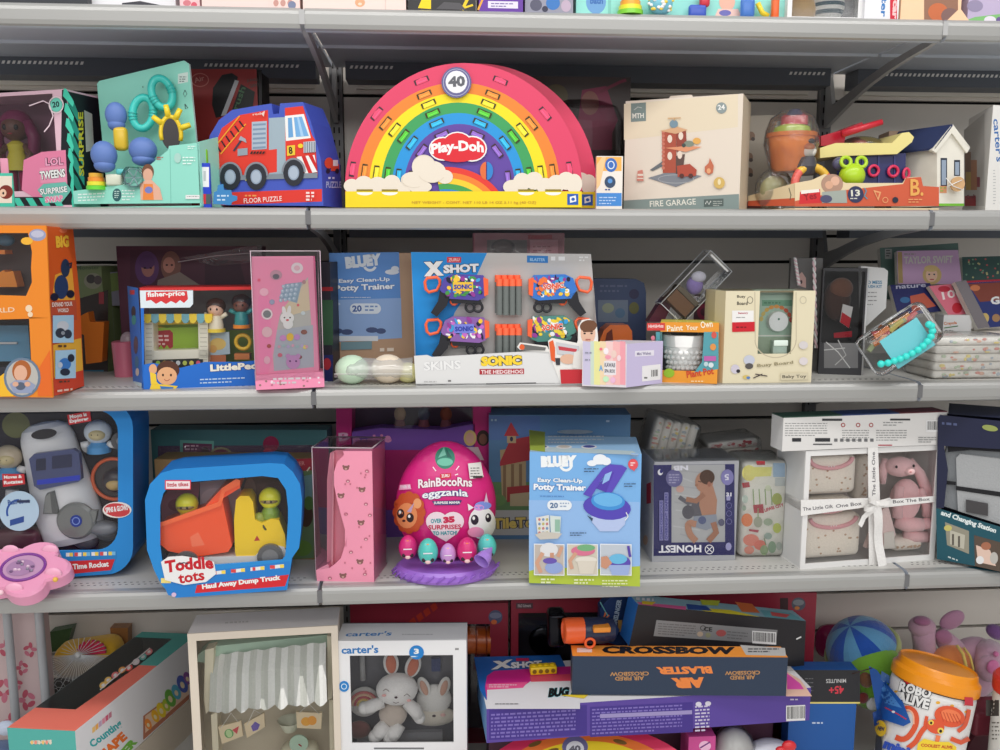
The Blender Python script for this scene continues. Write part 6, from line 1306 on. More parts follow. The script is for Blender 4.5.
# --- tall pink and purple doll carton behind
Y=.30;A0=XYZ(337,Y,Z4);B0=XYZ(492,Y,Z4);T=V((0,0,Z3-.058-Z4));bk=V((0,.09,0));pf=Plane(A0,V((1,0,0)),V((0,0,1)))
t=thing('doll_house_box','tall magenta framed doll carton with purple inside, behind the pink egg','toy box',(A0+B0)/2+bk/2)
m=MB();vs=[A0+bk,B0+bk,B0+bk+T,A0+bk+T];m.add(vs,[[0,1,2,3]],(100,90,110))
for x0,x1 in((336,352),(473,491)):prism(m,pf,[(x0,406),(x1,406),(x1-2,560),(x0+2,560)],bk,(206,40,130))
prism(m,pf,[(352,432),(380,428),(440,430),(475,424),(475,560),(352,560)],bk*.5,(126,84,180));g=G(m,pf);g.poly([(352,450),(475,450),(475,510),(352,510)],(190,40,120));g.text('B',339,441,350,440,8,(240,190,220),.04);g.text('Barbie',354,448,392,442,10,(230,150,200),.05);g.ell(470,438,6.4,8,(226,196,130));g.ell(470,438,4,5.4,(228,180,160));g.ell(483,438,6.4,8,(60,40,40));g.ell(483,439,4,5.4,(130,84,70));g.poly([(463,447),(478,447),(484,460),(460,460)],(226,200,210));m.build('carton',t)
m=MB()
for x,cc in((400,(190,160,130)),(446,(150,84,60)),(424,(90,100,120))):m.ball(P(x,414,.34),(.014,.012,.018),(cc,'matte'));m.lathe(P(x,432,.34),(0,0,1),[(0,0),(.018,0),(.01,.03),(0,.036)],((150,90,100),'matte'),12)
m.build('doll_figures',t)
m=MB();m.poly([P(353,408,.305),P(474,408,.305),P(474,450,.305),P(353,450,.305)],CLEAR);m.build('clear_window',t)
# --- surprise egg on purple base
Y=.085;q=PX(Y);base=XYZ(446,Y,Z4)
t=thing('surprise_egg','big magenta surprise egg with five small eggs on a purple nest base','toy egg',base)
ec=P(446,500,Y);er=(51.5*q,27*q,62*q);m=MB()
PKE=((216,38,128),'plastic')
prof=[]
for i in range(25):
    th=math.pi*i/24;z=-math.cos(th);r=math.sin(th)*(1-.10*z);prof.append((r*er[0],z*er[2]))
m.lathe(ec,(0,0,1),prof,PKE,40,sy=er[1]/er[0],xdir=(1,0,0))
class Egg:
    curved=True
    def hit(s,px,py):
        S=Ell(ec,er);p_,n_=S.hit(px,py)
        d=ray(px,py);z=(p_.z-ec.z)/er[2];k=(1-.10*z);z=max(-.98,min(.98,z))
        S2=Ell(ec,(er[0]*k,er[1]*k,er[2]));return S2.hit(px,py)
g=G(m,Egg(),step=.00018)
g.ell(445,458,10,11,(50,130,110));g.hold=True;g.ell(445,462,8,4,(110,190,165));g.poly([(444,447),(438,458),(446,455)],(120,190,170));g.poly([(446,448),(452,458),(447,457)],(40,100,90));g.hold=False
g.poly([(440,474),(451,473),(451,478),(440,479)],(214,40,60));g.text('ZURU',441.5,477.6,449.5,477,3,WHITE,.03)
g.hold=True
for a,b in(((436,471),(433,467)),((456,470),(459,466)),((455,475),(458,474))):g.line([a,b],1,(250,230,240))
g.hold=False
g.text('RainBocoRns',418.5,488.5,472,487,9,(240,232,236),.03,arc=1.5,out=(160,30,90),ow=.05);g.text('eggzania',422.5,501,468,499,9,(236,240,244),.025,arc=2,out=(60,60,130),ow=.06);g.poly([(432,501),(462,500),(459,504.6),(435,505)],(60,60,120));g.text('SURPRISE MANIA',434,504,460,503.4,2.6,WHITE,.03)
g.hold=True;g.ell(437,521,10.8,9.5,(238,218,228));g.ell(453,521,10.8,9.5,(238,218,228));g.poly([(427,524),(445,516),(463,523),(457,533),(446,541),(434,534)],(238,218,228));g.hold=False
g.text('OVER',431,523,442,522.4,4.4,(40,150,160),.04);g.text('35',443.5,523,455,522,6.5,(200,36,80),.08);g.text('SURPRISES',428.5,529.2,461,528.4,4.6,(200,36,80),.03);g.text('TO HATCH!',433,534.6,457,534,4,(40,150,160),.04)
g.poly([(401,485),(411,484),(412,489),(400,490)],(240,160,200));g.text('OVER 35',401.5,488.6,411,488,3,(240,230,240),.03)
# generic lion and pony faces
g.hold=True
for k in range(12):a=k*.524;g.ell(410+11*math.cos(a),512+15*math.sin(a),5,6,(196,84,44))
g.k+=.5;g.ell(408,515,10,12.5,(226,140,90));g.ell(418,503,4,5,(232,160,110));g.k+=.2;g.ell(402,513,3.4,4.6,(48,30,34));g.ell(411,517,3.6,4.6,(48,30,34));g.k+=.2;g.ell(401.4,511.6,1.2,1.6,WHITE);g.ell(410.2,515.6,1.2,1.6,WHITE);g.ell(405,520,1.6,1.2,(80,40,40));g.poly([(408,511),(415,502),(412,512)],(190,160,190))
g.ell(481,522,13,16,(240,236,240));g.k+=.3;g.ell(482,505,8,4,(130,150,230));g.ell(478,507,5,3,(220,150,220));g.poly([(483,502),(485,492),(487,502)],(220,190,220));g.ell(474,519,3.8,5,(44,30,50));g.ell(487,517,2.8,4.4,(44,30,50));g.k+=.2;g.ell(473,517.4,1.3,1.8,WHITE);g.ell(486.4,515.6,1,1.6,WHITE);g.poly([(468,510),(467,503),(473,507)],(240,236,240));g.ell(475,531,8,5,(240,150,190))
g.hold=False
es=m.build('egg_shell',t);m=MB();g=G(m,Egg(),step=.00018,start=30);g.poly([(467,464),(479,463),(482,477),(469,479)],(226,222,220));g.greek(469.5,468,479,4,2.6,1,(120,120,120));g.rect(472,476,481,478,(60,60,60));m.build('price_sticker',es,'white price sticker')
m=MB();o=XYZ(446,Y-.018,Z4);PU=((160,110,212),'plastic');m.lathe(o,(0,0,1),[(0,0),(50*q,0),(52*q,3*q),(51*q,8*q),(47*q,11*q),(30*q,12*q),(0,12*q)],PU,44,sy=.74)
for k in range(16):
    a=math.pi+math.pi*k/15;p_=o+V((51.5*q*math.cos(a),51.5*.74*q*math.sin(a),6*q));m.tube([p_+V((-4*q,0,-4*q)),p_+V((0,-.001,0)),p_+V((4*q,0,3*q))],1.1*q,((146,96,200),'plastic'),6)
m.build('nest_base',t)
eggs=[((213,44,124),408,546,9.4),((84,200,190),428,550,10),((204,150,214),448,552.5,8),((216,44,120),467,549,10),((84,196,190),487,545,9.6)]
for cc,x,y,r in eggs:
    m=MB();o=P(x,y+1,Y-.066-(.006 if 420<x<475 else-.012));m.lathe(o,(0,0,1),[(r*q*math.sin(math.pi*i/14)*(1+.08*math.cos(math.pi*i/14)),-r*q*1.3*math.cos(math.pi*i/14))for i in range(15)],(cc,'plastic'),20)
    for s_ in(-1,1):m.ball(o+V((s_*r*q*.42,-r*q*.82,-r*q*.65)),(r*q*.2,r*q*.1,r*q*.22),(50,30,44),seg=8,rings=6)
    m.ball(o+V((0,-r*q*.86,-r*q*.85)),(r*q*.3,r*q*.1,r*q*.2),(240,200,200),seg=8,rings=6);m.ball(o+V((0,-r*q*.6,r*q*.75)),(r*q*.26,r*q*.12,r*q*.22),((240,130,60)if r>8.5 else(240,190,90)),seg=8,rings=6)
    m.bx(o+V((0,-r*q*1.0,r*q*.1)),(r*q*.9,.0006,r*q*.12),(240,230,240));m.build('small_egg',t)
m=MB();pp=P(484,558,-.01);m.lathe(pp,V((-.55,-.65,-.45)),[(.002,-.03),(.014,-.006),(.0175,.010),(.0165,.010),(.012,-.004)],((170,130,220),'plastic'),20);m.build('purple_cup',label='small purple half shell cup at the right of the egg base',cat='cup')
# --- castle carton behind
c=Carton(Z4,489,628,415,.09,Yl=.27,Yr=.25)
t=c.thing('castle_toy_box','blue carton picturing a red roofed toy castle, behind the potty trainer carton','toy box')
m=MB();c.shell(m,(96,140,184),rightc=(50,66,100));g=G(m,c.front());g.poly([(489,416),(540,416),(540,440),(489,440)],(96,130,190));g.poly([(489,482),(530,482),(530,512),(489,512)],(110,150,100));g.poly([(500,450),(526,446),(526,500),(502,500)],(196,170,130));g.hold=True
for x in(503,511,519):g.rect(x,464,x+3,500,(150,120,90))
g.hold=False;g.poly([(500,462),(510,440),(530,436),(530,460),(500,466)],(190,60,70));g.rect(507,434,516,443,(206,180,140));g.poly([(504,436),(511,422),(519,436)],(196,60,70));g.ell(511.5,439,1.6,2.4,(60,60,90));g.poly([(507,487),(530,485),(530,500),(507,502)],(180,60,66));g.poly([(510,494),(530,492),(530,506),(510,506)],(206,186,150));g.ell(498,500,8,6,(120,160,100));g.rect(489,510,529,535,(206,206,206));g.text('TileTown',493,529,552,527,11,(246,220,120),.05,out=(60,60,90),ow=.07);g.greek(491,419,500,1,3,2,(170,200,220));g.greek(606,420,614,1,2,2,(190,210,230));m.build('carton',t)
# --- potty trainer carton, front
A0=PZ(529,582.5,Z4);B0=PZ(638.5,587,Z4)
c=Carton(Z4,529,638.5,452,.16,yl=583,yr=586.5)
t=c.thing('potty_box','large light blue potty trainer carton standing in the middle of the fourth shelf','potty box')
m=MB();c.shell(m,(126,182,236),rightc=(196,204,214),leftc=(180,190,60),topc=(150,190,225));g=G(m,c.front())
g.poly([(529,500),(640,502),(640,588),(529,585)],(150,190,238));g.k=2;g.poly([(529,571),(545,567),(600,569),(640,566),(640,589),(529,586)],(180,200,66))
g.text('BLUEY',541,467.5,577,466.5,11.5,(244,248,250),.10,out=(110,160,220),ow=.03);g.ring(566,464,7,7.5,2.6,(244,248,250),200,345)
g.text('Easy Clean-Up',537.5,483,582.5,484,5.4,(240,246,250),.04,out=(60,130,200),ow=.06);g.text('Potty Trainer',533.5,491.5,586,492.5,8,(244,248,252),.05,out=(40,110,190),ow=.06);g.greek(540,495.5,578,1,2,.9,(90,140,200),.5)
g.ell(552,505,4.8,5,(236,242,248));g.rect(552,500,567,510,(236,242,248));g.ell(567,505.2,4.8,5,(236,242,248));g.text('20',550,508,558,508,5.6,(90,120,160),.04);g.greek(560,502.5,570,2,3,1.2,(150,170,200))
g.hold=True;[g.ell(x,y,a,b,(240,244,250))for x,y,a,b in((592,463,5,3),(600,459,7,5),(606,461,5,4),(599,462.5,12,1.8))];g.hold=False
# potty
g.poly([(590,505),(627,507),(625,524),(618,531),(600,531),(592,522)],(186,202,240));g.ell(607,507,24,12.5,(88,74,186),6);g.poly([(583,494),(603,468),(610,464),(622,465),(627,468),(612,492),(604,494),(612,472),(605,474),(591,497)],(96,78,190));g.poly([(596,488),(609,472),(614,472),(606,492)],(86,66,176));g.poly([(605,474),(612,471),(609,480),(602,484)],(150,190,240));g.ell(608,501,17,9,(70,150,222),4);g.ell(608,499.5,14.5,6.8,(110,184,238),4);g.line([(626,512),(628,516),(625,520)],1,WHITE);g.poly([(587,515),(593,518),(592,521)],(60,80,100))
g.ell(633,464,5,5.4,(232,90,96));g.poly([(629,466),(637,466),(634,471)],(232,90,96));g.greek(630.4,462,636,2,2.2,1.2,(250,220,220));g.rect(631,452.6,638,456,(150,180,220),.4);g.greek(584,468,600,2,2.6,.9,(70,90,120));g.greek(624,483,637,2,2.4,.9,(70,90,120));g.greek(570,532,588,2,2.2,.9,(60,80,110))
# sticker sheets
g.poly([(536,517),(549,514.5),(550,535),(538,537)],(226,226,222));g.poly([(550,515),(561,516),(560,536),(551,536)],(214,226,222));g.hold=True
for r_ in range(4):
    for k in range(3):g.ell(539.5+k*3.8,519+r_*4.4,1.3,1.4,((200,130,130),(120,150,190),(190,180,110))[(r_+k)%3])
g.rect(555,519,560,531,(150,190,170));g.poly([(535,534),(544,531),(562,533),(558,538),(540,539)],(206,200,190));g.hold=False
# three photographs
for i,(x0,x1)in enumerate(((534,564.5),(567,598),(600,631.5))):
    g.rect(x0,543,x1,574.5,(236,240,244),.5);g.rect(x0+.8,544,x1-.8,573.5,((196,186,178),(214,206,190),(196,204,214))[i],.5)
g.ell(549,549,9,7,(228,228,230));g.line([(543,552),(537,562),(541,572)],4,(214,164,138));g.line([(552,552),(552,562),(546,570)],4,(206,152,126));g.ell(554,567,9,6,(150,170,220));g.ell(550,560,7,3,(110,90,180));g.line([(562,546),(558,556)],3.4,(214,164,138))
g.ell(583,550,12,5,(220,120,150));g.ell(586,547,9,3.4,(120,180,130));g.line([(576,552),(570,560),(572,568)],3.6,(214,164,138));g.ell(586,559,11,3.6,(232,226,214));g.poly([(577,560),(596,560),(593,573),(580,573)],(222,214,200))
g.ell(619,562,11.5,8,(96,80,180));g.ell(618,558,9,5,(110,190,230));g.poly([(608,564),(630,564),(628,574),(612,574)],(160,180,226));g.poly([(601,556),(607,555),(612,562),(606,568),(601,566)],(206,150,124));g.line([(628,545),(630,556)],2.6,(90,70,170))
g.greek(541,577.5,557,2,3,1.6,(228,234,190));g.greek(574,578,596,2,3,1.6,(228,234,190));g.greek(602,579,630,3,3,1.2,(228,234,190))
gt=G(m,c.topf());gt.poly([(530,451),(639,455),(633,451),(530,446)],(186,204,210));gt.hold=True
for x,cc in((541,(60,80,140)),(564,(190,180,170)),(589,(70,80,150))):gt.ell(x,447,8,2,(220,220,220));gt.k+=.2;gt.ell(x,446.6,6,1.3,cc)
gt.poly([(529,430),(545,432),(545,452),(530,450)],(160,176,70));gt.greek(548,436,610,3,3,1.2,(214,222,230));gt.ell(575,432,18,2.2,(190,206,220));m.build('carton',t)
# --- diapers
def pack_at(px,py,Y,size,ang,**k):
    pass
R1=Matrix.Rotation(math.radians(14),3,'Y');o=P(660,458,.22)
diaper_pack('diaper_pack','upright folded diapers in clear bag, in shade behind the navy diaper box',P(662,459,.31),(.104,.10,.105),5,0,seed=9,horiz=False,Rm=R1)
diaper_pack('diaper_pack','crumpled bag of folded diapers lying behind the leftward of printed packs near the white box',P(729,462,.31),(.12,.10,.065),3,0,seed=10,prints=[(190,60,70),(220,200,200),(200,120,120)],Rm=Matrix.Rotation(math.radians(-6),3,'Y'))
c=Carton(Z4,640,770,463,.12,Yl=.26,Yr=.25);m=MB();c.shell(m,(120,122,126));m.build('storage_bin',label='plain grey carton in shade supporting diaper bags at the back',cat='box')
A0=PZ(653,558,Z4);c=Carton(Z4,652,735,462,.12,yl=562,yr=560)
t=c.thing('diaper_box','navy upside down diaper pack with a sleeping baby photograph','diaper pack')
NV=(54,52,122);m=MB();c.shell(m,(214,214,220),leftc=(190,190,196),topc=(176,178,184));g=G(m,c.front());g.rect(653.5,465,734.5,556,NV,-1);g.rect(671.5,465,725,542.5,(206,206,208),-.6)
g.hold=True
for k in range(9):g.line([(673+rnd.random()*10,470+k*8),(690+rnd.random()*30,474+k*8)],1.4,((196,196,200),(218,218,220))[k%2])
g.hold=False
SK=(206,158,134);SK2=(190,140,116)
g.ell(698,508,7,11,(120,118,128));g.ell(688,512,6,7,(110,108,118));g.line([(679,497),(688,503),(696,500)],4.4,(122,120,130));g.ell(680,489,4,3.4,(226,186,176))
g.poly([(700,492),(713,486),(717,500),(716,514),(702,516),(699,505)],SK);g.line([(704,494),(696,501),(686,499)],5,SK2);g.ell(704,482,9,10.5,SK);g.ell(707,477,7.6,7.4,(100,70,56),25);g.ell(709,484,1.8,2.6,(190,130,110));g.line([(698,481),(701,482)],.8,(80,50,46));g.ell(696.4,485,1.6,1.4,SK2)
g.poly([(694,516),(716,514),(718,525),(706,530),(692,526)],(170,176,190));g.ell(702,520,4,4,(110,120,160));g.line([(696,524),(687,522),(689,534),(696,541)],6.4,SK);g.line([(713,522),(716,532),(708,541)],6,SK2)
g.hold=True;g.ell(674,478,8.4,8.8,(128,124,176));g.ell(727,477,6.4,8,(128,124,176));g.hold=False;g.text('5',724.5,480,729,479.6,6,(206,206,220),.03,flip=True);g.greek(668.5,474,680,4,2.6,1.1,(170,168,200));g.text('NB',673,470.5,688,470,5,(226,226,236),.05,flip=True);g.ell(660,472,2.6,3,(226,226,236));g.ell(661,471,1.6,2,NV)
g.text('HONEST',658.5,552.5,701,552,7.6,(228,228,238),.035,flip=True);g.ring(709,549,4.6,4.8,.8,(228,228,238));g.line([(706.5,546.5),(711.5,551.5)],.8,(228,228,238));g.line([(711.5,546.5),(706.5,551.5)],.8,(228,228,238))
g.hold=True
for x,y0,y1 in((661,500,540),(666,492,540)):g.rect(x-2,y0,x+2,y1,(130,128,176))
g.hold=False;g.text('CLEAN CONSCIOUS',662.3,539,662.3,501,2.6,NV,.02);g.text('OVERNIGHT DIAPERS',667.3,539,667.3,493,2.6,NV,.02);g.greek(726,495,732,1,2,5,(150,148,190));g.hold=True
for y in(505,513,521):g.ring(728.5,y,2.8,3,.6,(120,118,170))
g.hold=False;g.ell(721,522,3,3.6,(90,90,110));g.ell(728,546,3,4,(150,148,190));g.text('31',725.5,496,731,496,4,(206,206,220),.05)
gl=G(m,c.left());gl.poly([(646.5,484),(651,482),(651,503),(646.5,504)],(190,30,44));gl.ell(646,518,2.4,4,(200,200,206));gl.ell(645.5,540,2.4,5,(205,165,135));m.build('pack',t)
m=MB();a=c.pt(0,0,0)-c.b*.002-c.u*.002;b=c.pt(1,0,0)-c.b*.002+c.u*.002;hh=V((0,0,c.h+.006));m.add([a,b,b+hh,a+hh,a+hh+c.b*.12,b+hh+c.b*.12],[[0,1,2,3],[3,2,5,4]],((246,247,247),'clear'));m.build('clear_wrap',t)
c=Carton(Z4,739,786,462,.11,yl=558,yr=557)
t=c.thing('printed_diaper_pack','white upright diaper pack printed with garden vegetables and pots','diaper pack')
m=MB();m.rbx(c.pt(.5,.5,.5),(c.w,c.d,c.h),.014,(236,234,226),c.R(),4);g=G(m,Plane(c.A-c.b*.0005,c.u,c.up));g.hold=True
GR=(150,176,120)
g.ell(749,473,7,8,(240,232,140));g.poly([(751,467),(772,467),(771,476),(750,477)],(236,232,140));g.rect(773,463,785,477,(170,196,220));g.rect(775,478,785,486,(200,206,206));g.poly([(756,461),(765,461),(765,465),(757,465)],(190,60,70));g.poly([(742,483),(749,482),(750,487),(743,488)],(190,70,80));g.k+=.1
for k in range(4):g.line([(753+k*6,489),(754+k*6,505)],1,GR)
g.ell(777,499,5,6,(180,190,100));g.poly([(753,505),(763,504),(764,513),(754,513)],(190,60,76));g.text('LEWIS CITY',765,512,784,506,3.4,(206,70,90),.04);g.ell(747,520,5.6,6.6,(238,140,80));g.ell(758,522,4.4,5.4,(176,180,160));g.line([(758,508),(758,518)],1,GR);g.ell(768,522,4.6,3.6,(170,186,160));g.ell(777,528,4.2,5,(206,216,100));g.poly([(749,529),(759,530),(758,532.6),(749,531)],(190,70,90));g.ell(751,540,8,6,(240,150,130));g.ell(760,545,6,5,(236,130,110));g.ell(749,550,5,4,(240,160,140));g.ell(764,550,4,5,(160,186,140));g.ell(772,547,4,6,(150,180,150));g.ell(768,536,4,3.4,(170,190,180));g.ell(779,546,3,4,(190,200,190));g.line([(764,538),(766,545)],.8,(110,150,100));g.ell(745,499,3,4,(206,220,210));g.ell(744,508,2,2.6,(170,190,170));g.ell(768,488,3,3,(220,226,200));g.hold=False
m.build('folded_stack',t)
m=MB();m.rbx(c.pt(.5,.5,.5)+V((0,0,.002)),(c.w+.008,c.d+.008,c.h+.003),.016,BAG,c.R(),4);m.build('clear_bag',t)
# --- white gift set with window, pink bunny and folded clothes
A0=PZ(800,569,Z4);B0=PZ(934,558,Z4)
c=Carton(Z4,800,934,452,.12,yl=569.5,yr=559.5)
c.h=ZAT(c.A,451)-Z4
t=c.thing('baby_gift_box','white windowed baby gift box tied with printed white ribbon','gift box')
W_=c.win(803.5,455,930.5,561);W_=(.035,.045,.965,.955);WB=(232,231,230)
m=MB();c.shell(m,WB,window=W_,inner=(226,220,216),leftc=(214,214,214),t=.004);m.build('carton',t)
m=MB();c.pane(m,W_,y=.0025);m.build('clear_window',t)
def cloth(px0,py0,px1,py1,yd,c1,label,collar=True,seed=0):
    a=c.frac(px0,py1);b=c.frac(px1,py0);x0,z0=a[0]*c.w,a[1]*c.h;x1,z1=b[0]*c.w,b[1]*c.h;t=thing('folded_babygrow',label,'baby clothes',c.pm((x0+x1)/2,yd+.02,z0),c.rot)
    m=MB();m.rbx(c.pm((x0+x1)/2,yd+.025,(z0+z1)/2),(x1-x0,.05,z1-z0),.014,((250,241,228),'fabric'),c.R(),4)
    r=random.Random(seed)
    for k in range(16):m.ball(c.pm(r.uniform(x0+.01,x1-.01),yd-.0002,r.uniform(z0+.01,z1-.016)),(.0028,.0006,.0022),((206,176,150),'fabric'),c.R(),8,6)
    m.build('body',t)
    if collar:
        m=MB();N=20;m.tube([c.pm((x0+x1)/2+(x1-x0)*.38*math.cos(math.pi+math.pi*k/N),yd-.002,z1-.004+.022*math.sin(math.pi+math.pi*k/N))for k in range(N+1)],.0045,((236,178,184),'fabric'),8)
        for s_ in(-1,0,1):m.ball(c.pm((x0+x1)/2+s_*.006,yd-.004,z1-.022),(.0016,.001,.002),(250,246,244),seg=8,rings=6)
        m.build('pink_collar',t)
cloth(804,456,862,498,.012,0,'upper left folded cream babygrow with pink collar in the gift box',seed=1)
cloth(804,500,860,513,.014,0,'middle left pink trimmed garment above the ribbon in the gift box',seed=2)
cloth(803,515,866,562,.010,0,'lower left folded cream garment with tiny prints in the gift box',seed=3)
cloth(868,459,884,508,.04,0,'narrow cream garment behind the vertical ribbon',collar=False,seed=4)
cloth(897,540,929,555,.014,0,'small cream garment under the pink plush bunny',collar=False,seed=5)
tb=thing('plush_bunny','pink plush bunny with long ears sitting in the right half of the gift box','plush toy',c.pm(c.w*.78,.05,.02),c.rot);PF=((252,206,208),'plush');fp=Plane(c.A+c.b*.035,c.u,c.up);F_=lambda x,y,d=0:fp.hit(x,y)[0]+c.b*d
q=PX(.05);m=MB();m.ball(F_(905,500),(17*q,.024,24*q),PF);m.ball(F_(903,545,-.0),(17*q,.02,9*q),PF)if 0 else None
m.tube([F_(896,485,-.012),F_(893,500,-.016),F_(893,515,-.014)],[.010,.011,.012],PF);m.tube([F_(916,488,-.012),F_(922,502,-.014),F_(923,514,-.012)],[.010,.010,.010],PF)
m.tube([F_(895,520,.0),F_(904,523,-.012),F_(917,522,-.018)],[.016,.017,.014],PF);m.ball(F_(921,521,-.018),(.014,.012,.013),PF);m.tube([F_(903,534,0),F_(911,535,-.010),F_(924,535,-.014)],[.014,.014,.012],PF);m.build('body',tb)
m=MB();hd=F_(898,466,-.006);m.ball(hd,(16.5*q,.022,11*q),PF);m.ball(hd+c.u*.012+V((0,-.018,-.005)),(.014,.011,.010),((248,206,206),'plush'));m.ball(F_(889,464,-.026),(.0028,.002,.0032),(24,20,22),seg=10,rings=8);m.ball(F_(906,463,-.026),(.0028,.002,.0032),(24,20,22),seg=10,rings=8);m.ball(F_(900,468,-.036),(.003,.002,.002),(220,150,150),seg=8,rings=6);m.build('head',tb)
m=MB();m.tube([F_(909,460,-.002),F_(917,472,-.008),F_(924,488,-.008),F_(928,500,-.008),F_(927,505,-.006)],[.008,.011,.012,.009,.004],PF);m.tube([F_(888,460,.01),F_(884,470,.004),F_(884,484,.004)],[.007,.010,.006],PF);m.build('ears',tb)
RB=((238,236,234),'fabric');tr=thing('printed_ribbon','white printed satin ribbon tied in a bow around the gift box','ribbon',c.pm(c.w*.58,-.004,0),c.rot)
m=MB();pr=Plane(c.A-c.b*.0035,c.u,c.up);prism(m,pr,[(868,447),(878,447),(880,500),(879,570),(866,570)][:4]+[(869,566)],c.b*.0006,RB);prism(m,pr,[(787.0+14,500),(868,498),(868,507),(801,516)],c.b*.0006,RB);prism(m,pr,[(880,500),(935,496),(935,502),(880,508)],c.b*.0006,RB);m.add([c.pm(0,-.0035,0)+V((0,0,ZAT(c.A,512)-Z4)),c.pm(0,.12,ZAT(c.A,512)-Z4),c.pm(0,.12,ZAT(c.A,502)-Z4),c.pm(0,-.0035,ZAT(c.A,502)-Z4)],[[0,1,2,3]],RB)
g=G(m,pr);g.hold=True;g.text('The Little Gift',803,511,833,508,3.6,(110,108,112));g.text('One Box',836,508,862,505,3.6,(110,108,112));g.text('Box The Box',893,503.5,930,500.5,3.4,(110,108,112));g.text('The Little One',875.6,496,875,452,3.4,(120,118,122));m.build('bands',tr)
m=MB();p0=pr.hit(874,503)[0]-c.b*.004
def loop(pts,w_=.010):
    n=len(pts);A_=[V(p_)+c.up*w_/2 for p_ in pts];B_=[V(p_)-c.up*w_/2 for p_ in pts];m.add(A_+B_,[[i,i+1,n+i+1,n+i]for i in range(n-1)],RB,True)
for sx,sz in((-1,-.35),(1,.35),(-.7,.5)):
    loop([p0,p0+c.u*.012*sx-c.b*.016+c.up*.010*sz,p0+c.u*.026*sx-c.b*.018+c.up*.02*sz,p0+c.u*.030*sx-c.b*.006+c.up*.024*sz,p0+c.u*.018*sx-c.b*.002+c.up*.012*sz,p0])
m.ball(p0-c.b*.004,(.007,.006,.007),RB)
def tail(a,b,w_=.013):
    d=(b-a).normalized();s_=d.cross(c.b).normalized()*w_/2;N=6;vs=[]
    for i in range(N+1):
        p_=a.lerp(b,i/N)-c.b*(.004+.004*math.sin(i*1.3));vs+=[p_-s_,p_+s_]
    m.add(vs,[[2*i,2*i+1,2*i+3,2*i+2]for i in range(N)],RB,True)
tail(p0,pr.hit(879,568)[0]-c.b*.004,.020);tail(p0,pr.hit(856,524)[0]-c.b*.006,.012);m.build('bow',tr)
m=MB();pp=Plane(c.A+c.b*.006,c.u,c.up);prism(m,pp,[(880,512),(888,505),(896,535),(880,553),(866,548)],c.b*.012,((238,214,210),'fabric'));prism(m,Plane(c.A+c.b*.004,c.u,c.up),[(884,533),(894,531),(895,548),(884,549)],c.b*.001,(226,220,212));m.build('muslin_cloth',label='pale pink folded cloth with small label under the bow in the gift box',cat='baby clothes')
# flat white carton on top
Zt=Z4+c.h+.002;a=XYZ(783,c.A.y+.01,Zt);
pa=XYZ(782,c.A.y-.008,Zt);pb_=XYZ(945,c.B.y-.006,Zt);u=(pb_-pa).normalized();bk=V((-u.y,u.x,0));H=ZAT(pa,418)-Zt;H2=H
t=thing('flat_white_carton','flat white carton full of small print lying on the baby gift box','box',(pa+pb_)/2+bk*.07,math.atan2(u.y,u.x))
W=(pb_-pa).length;m=MB();m.hexa([pa,pb_,pb_+bk*.05,pa+bk*.05],[p_+V((0,0,H))for p_ in(pa,pb_,pb_+bk*.05,pa+bk*.05)],(226,224,222));[m.hexa([pa+u*(W*a)+bk*.001+V((0,0,H)),pa+u*(W*b)+bk*.001+V((0,0,H)),pa+u*(W*b)+bk*.05+V((0,0,H)),pa+u*(W*a)+bk*.05+V((0,0,H))],[pa+u*(W*a)+bk*.001+V((0,0,H+.002)),pa+u*(W*b)+bk*.001+V((0,0,H+.002)),pa+u*(W*b)+bk*.05+V((0,0,H+.002)),pa+u*(W*a)+bk*.05+V((0,0,H+.002))],cc)for a,b,cc in((0,.35,(50,84,70)),(.35,.7,(50,70,120)),(.7,1,(110,50,60)))]
g=G(m,Plane(pa,u,V((0,0,1))));g.greek(785,423,832,6,2.4,.9,(150,150,150));g.greek(842,430,872,5,2.4,.9,(150,150,150));g.greek(876,430,910,5,2.4,.9,(150,150,150));g.greek(883,422,905,2,2.6,1,(150,150,150));g.hold=True
for x in(843,858,871):g.ring(x,425,2.2,2.2,.8,(170,60,60))
for x0,x1 in((792,801),(815,830)):g.rect(x0,438,x1,441.6,(50,50,54))
for k in range(7):g.rect(834+k*6,438.5,837.4+k*6,441.6,(110,110,112))
g.rect(822,418.6,842,420.8,(60,60,64));g.rect(890,418.6,910,420.4,(60,60,64));g.rect(813,443.6,832,444.8,(80,80,84));g.rect(878,444.6,892,445.6,(180,50,70));g.hold=False
g.barcode(926,420,941,432);g.greek(918,437,938,3,2.2,.9,(150,150,150));m.build('carton',t)
# --- changing station carton at the right
A0=PZ(938,559,Z4);A0=XYZ(937,.045,Z4);B0=XYZ(1045,-.10,Z4);B0=A0+V((.21,-.13,0));u=(B0-A0).normalized();bk=V((-u.y,u.x,0));pf=Plane(A0,u,V((0,0,1)))
t=thing('changing_station_box','teal fronted open carton printed and Changing Station at the right edge','baby box',(A0+B0)/2+bk*.06,math.atan2(u.y,u.x))
TL=(30,84,98);m=MB();prism(m,pf,[(937,559),(936,508),(1050,542),(1050,620)],bk*.003,TL);prism(m,pf,[(940,415),(1050,426),(1050,452),(944,446),(948,470),(944,508),(936,508),(938,418)],bk*.003,(34,38,66));HB=ZAT(A0,414)-Z4;bb=[A0+bk*.15,A0+u*.245+bk*.15];m.add([bb[0],bb[1],bb[1]+V((0,0,HB)),bb[0]+V((0,0,HB))],[[0,1,2,3]],(40,42,60));m.add([A0,A0+u*.245,bb[1],bb[0]],[[0,1,2,3]],TL);T=V((0,0,HB));m.add([A0+T,A0+u*.245+T,bb[1]+T,bb[0]+T],[[0,1,2,3]],(34,38,66))
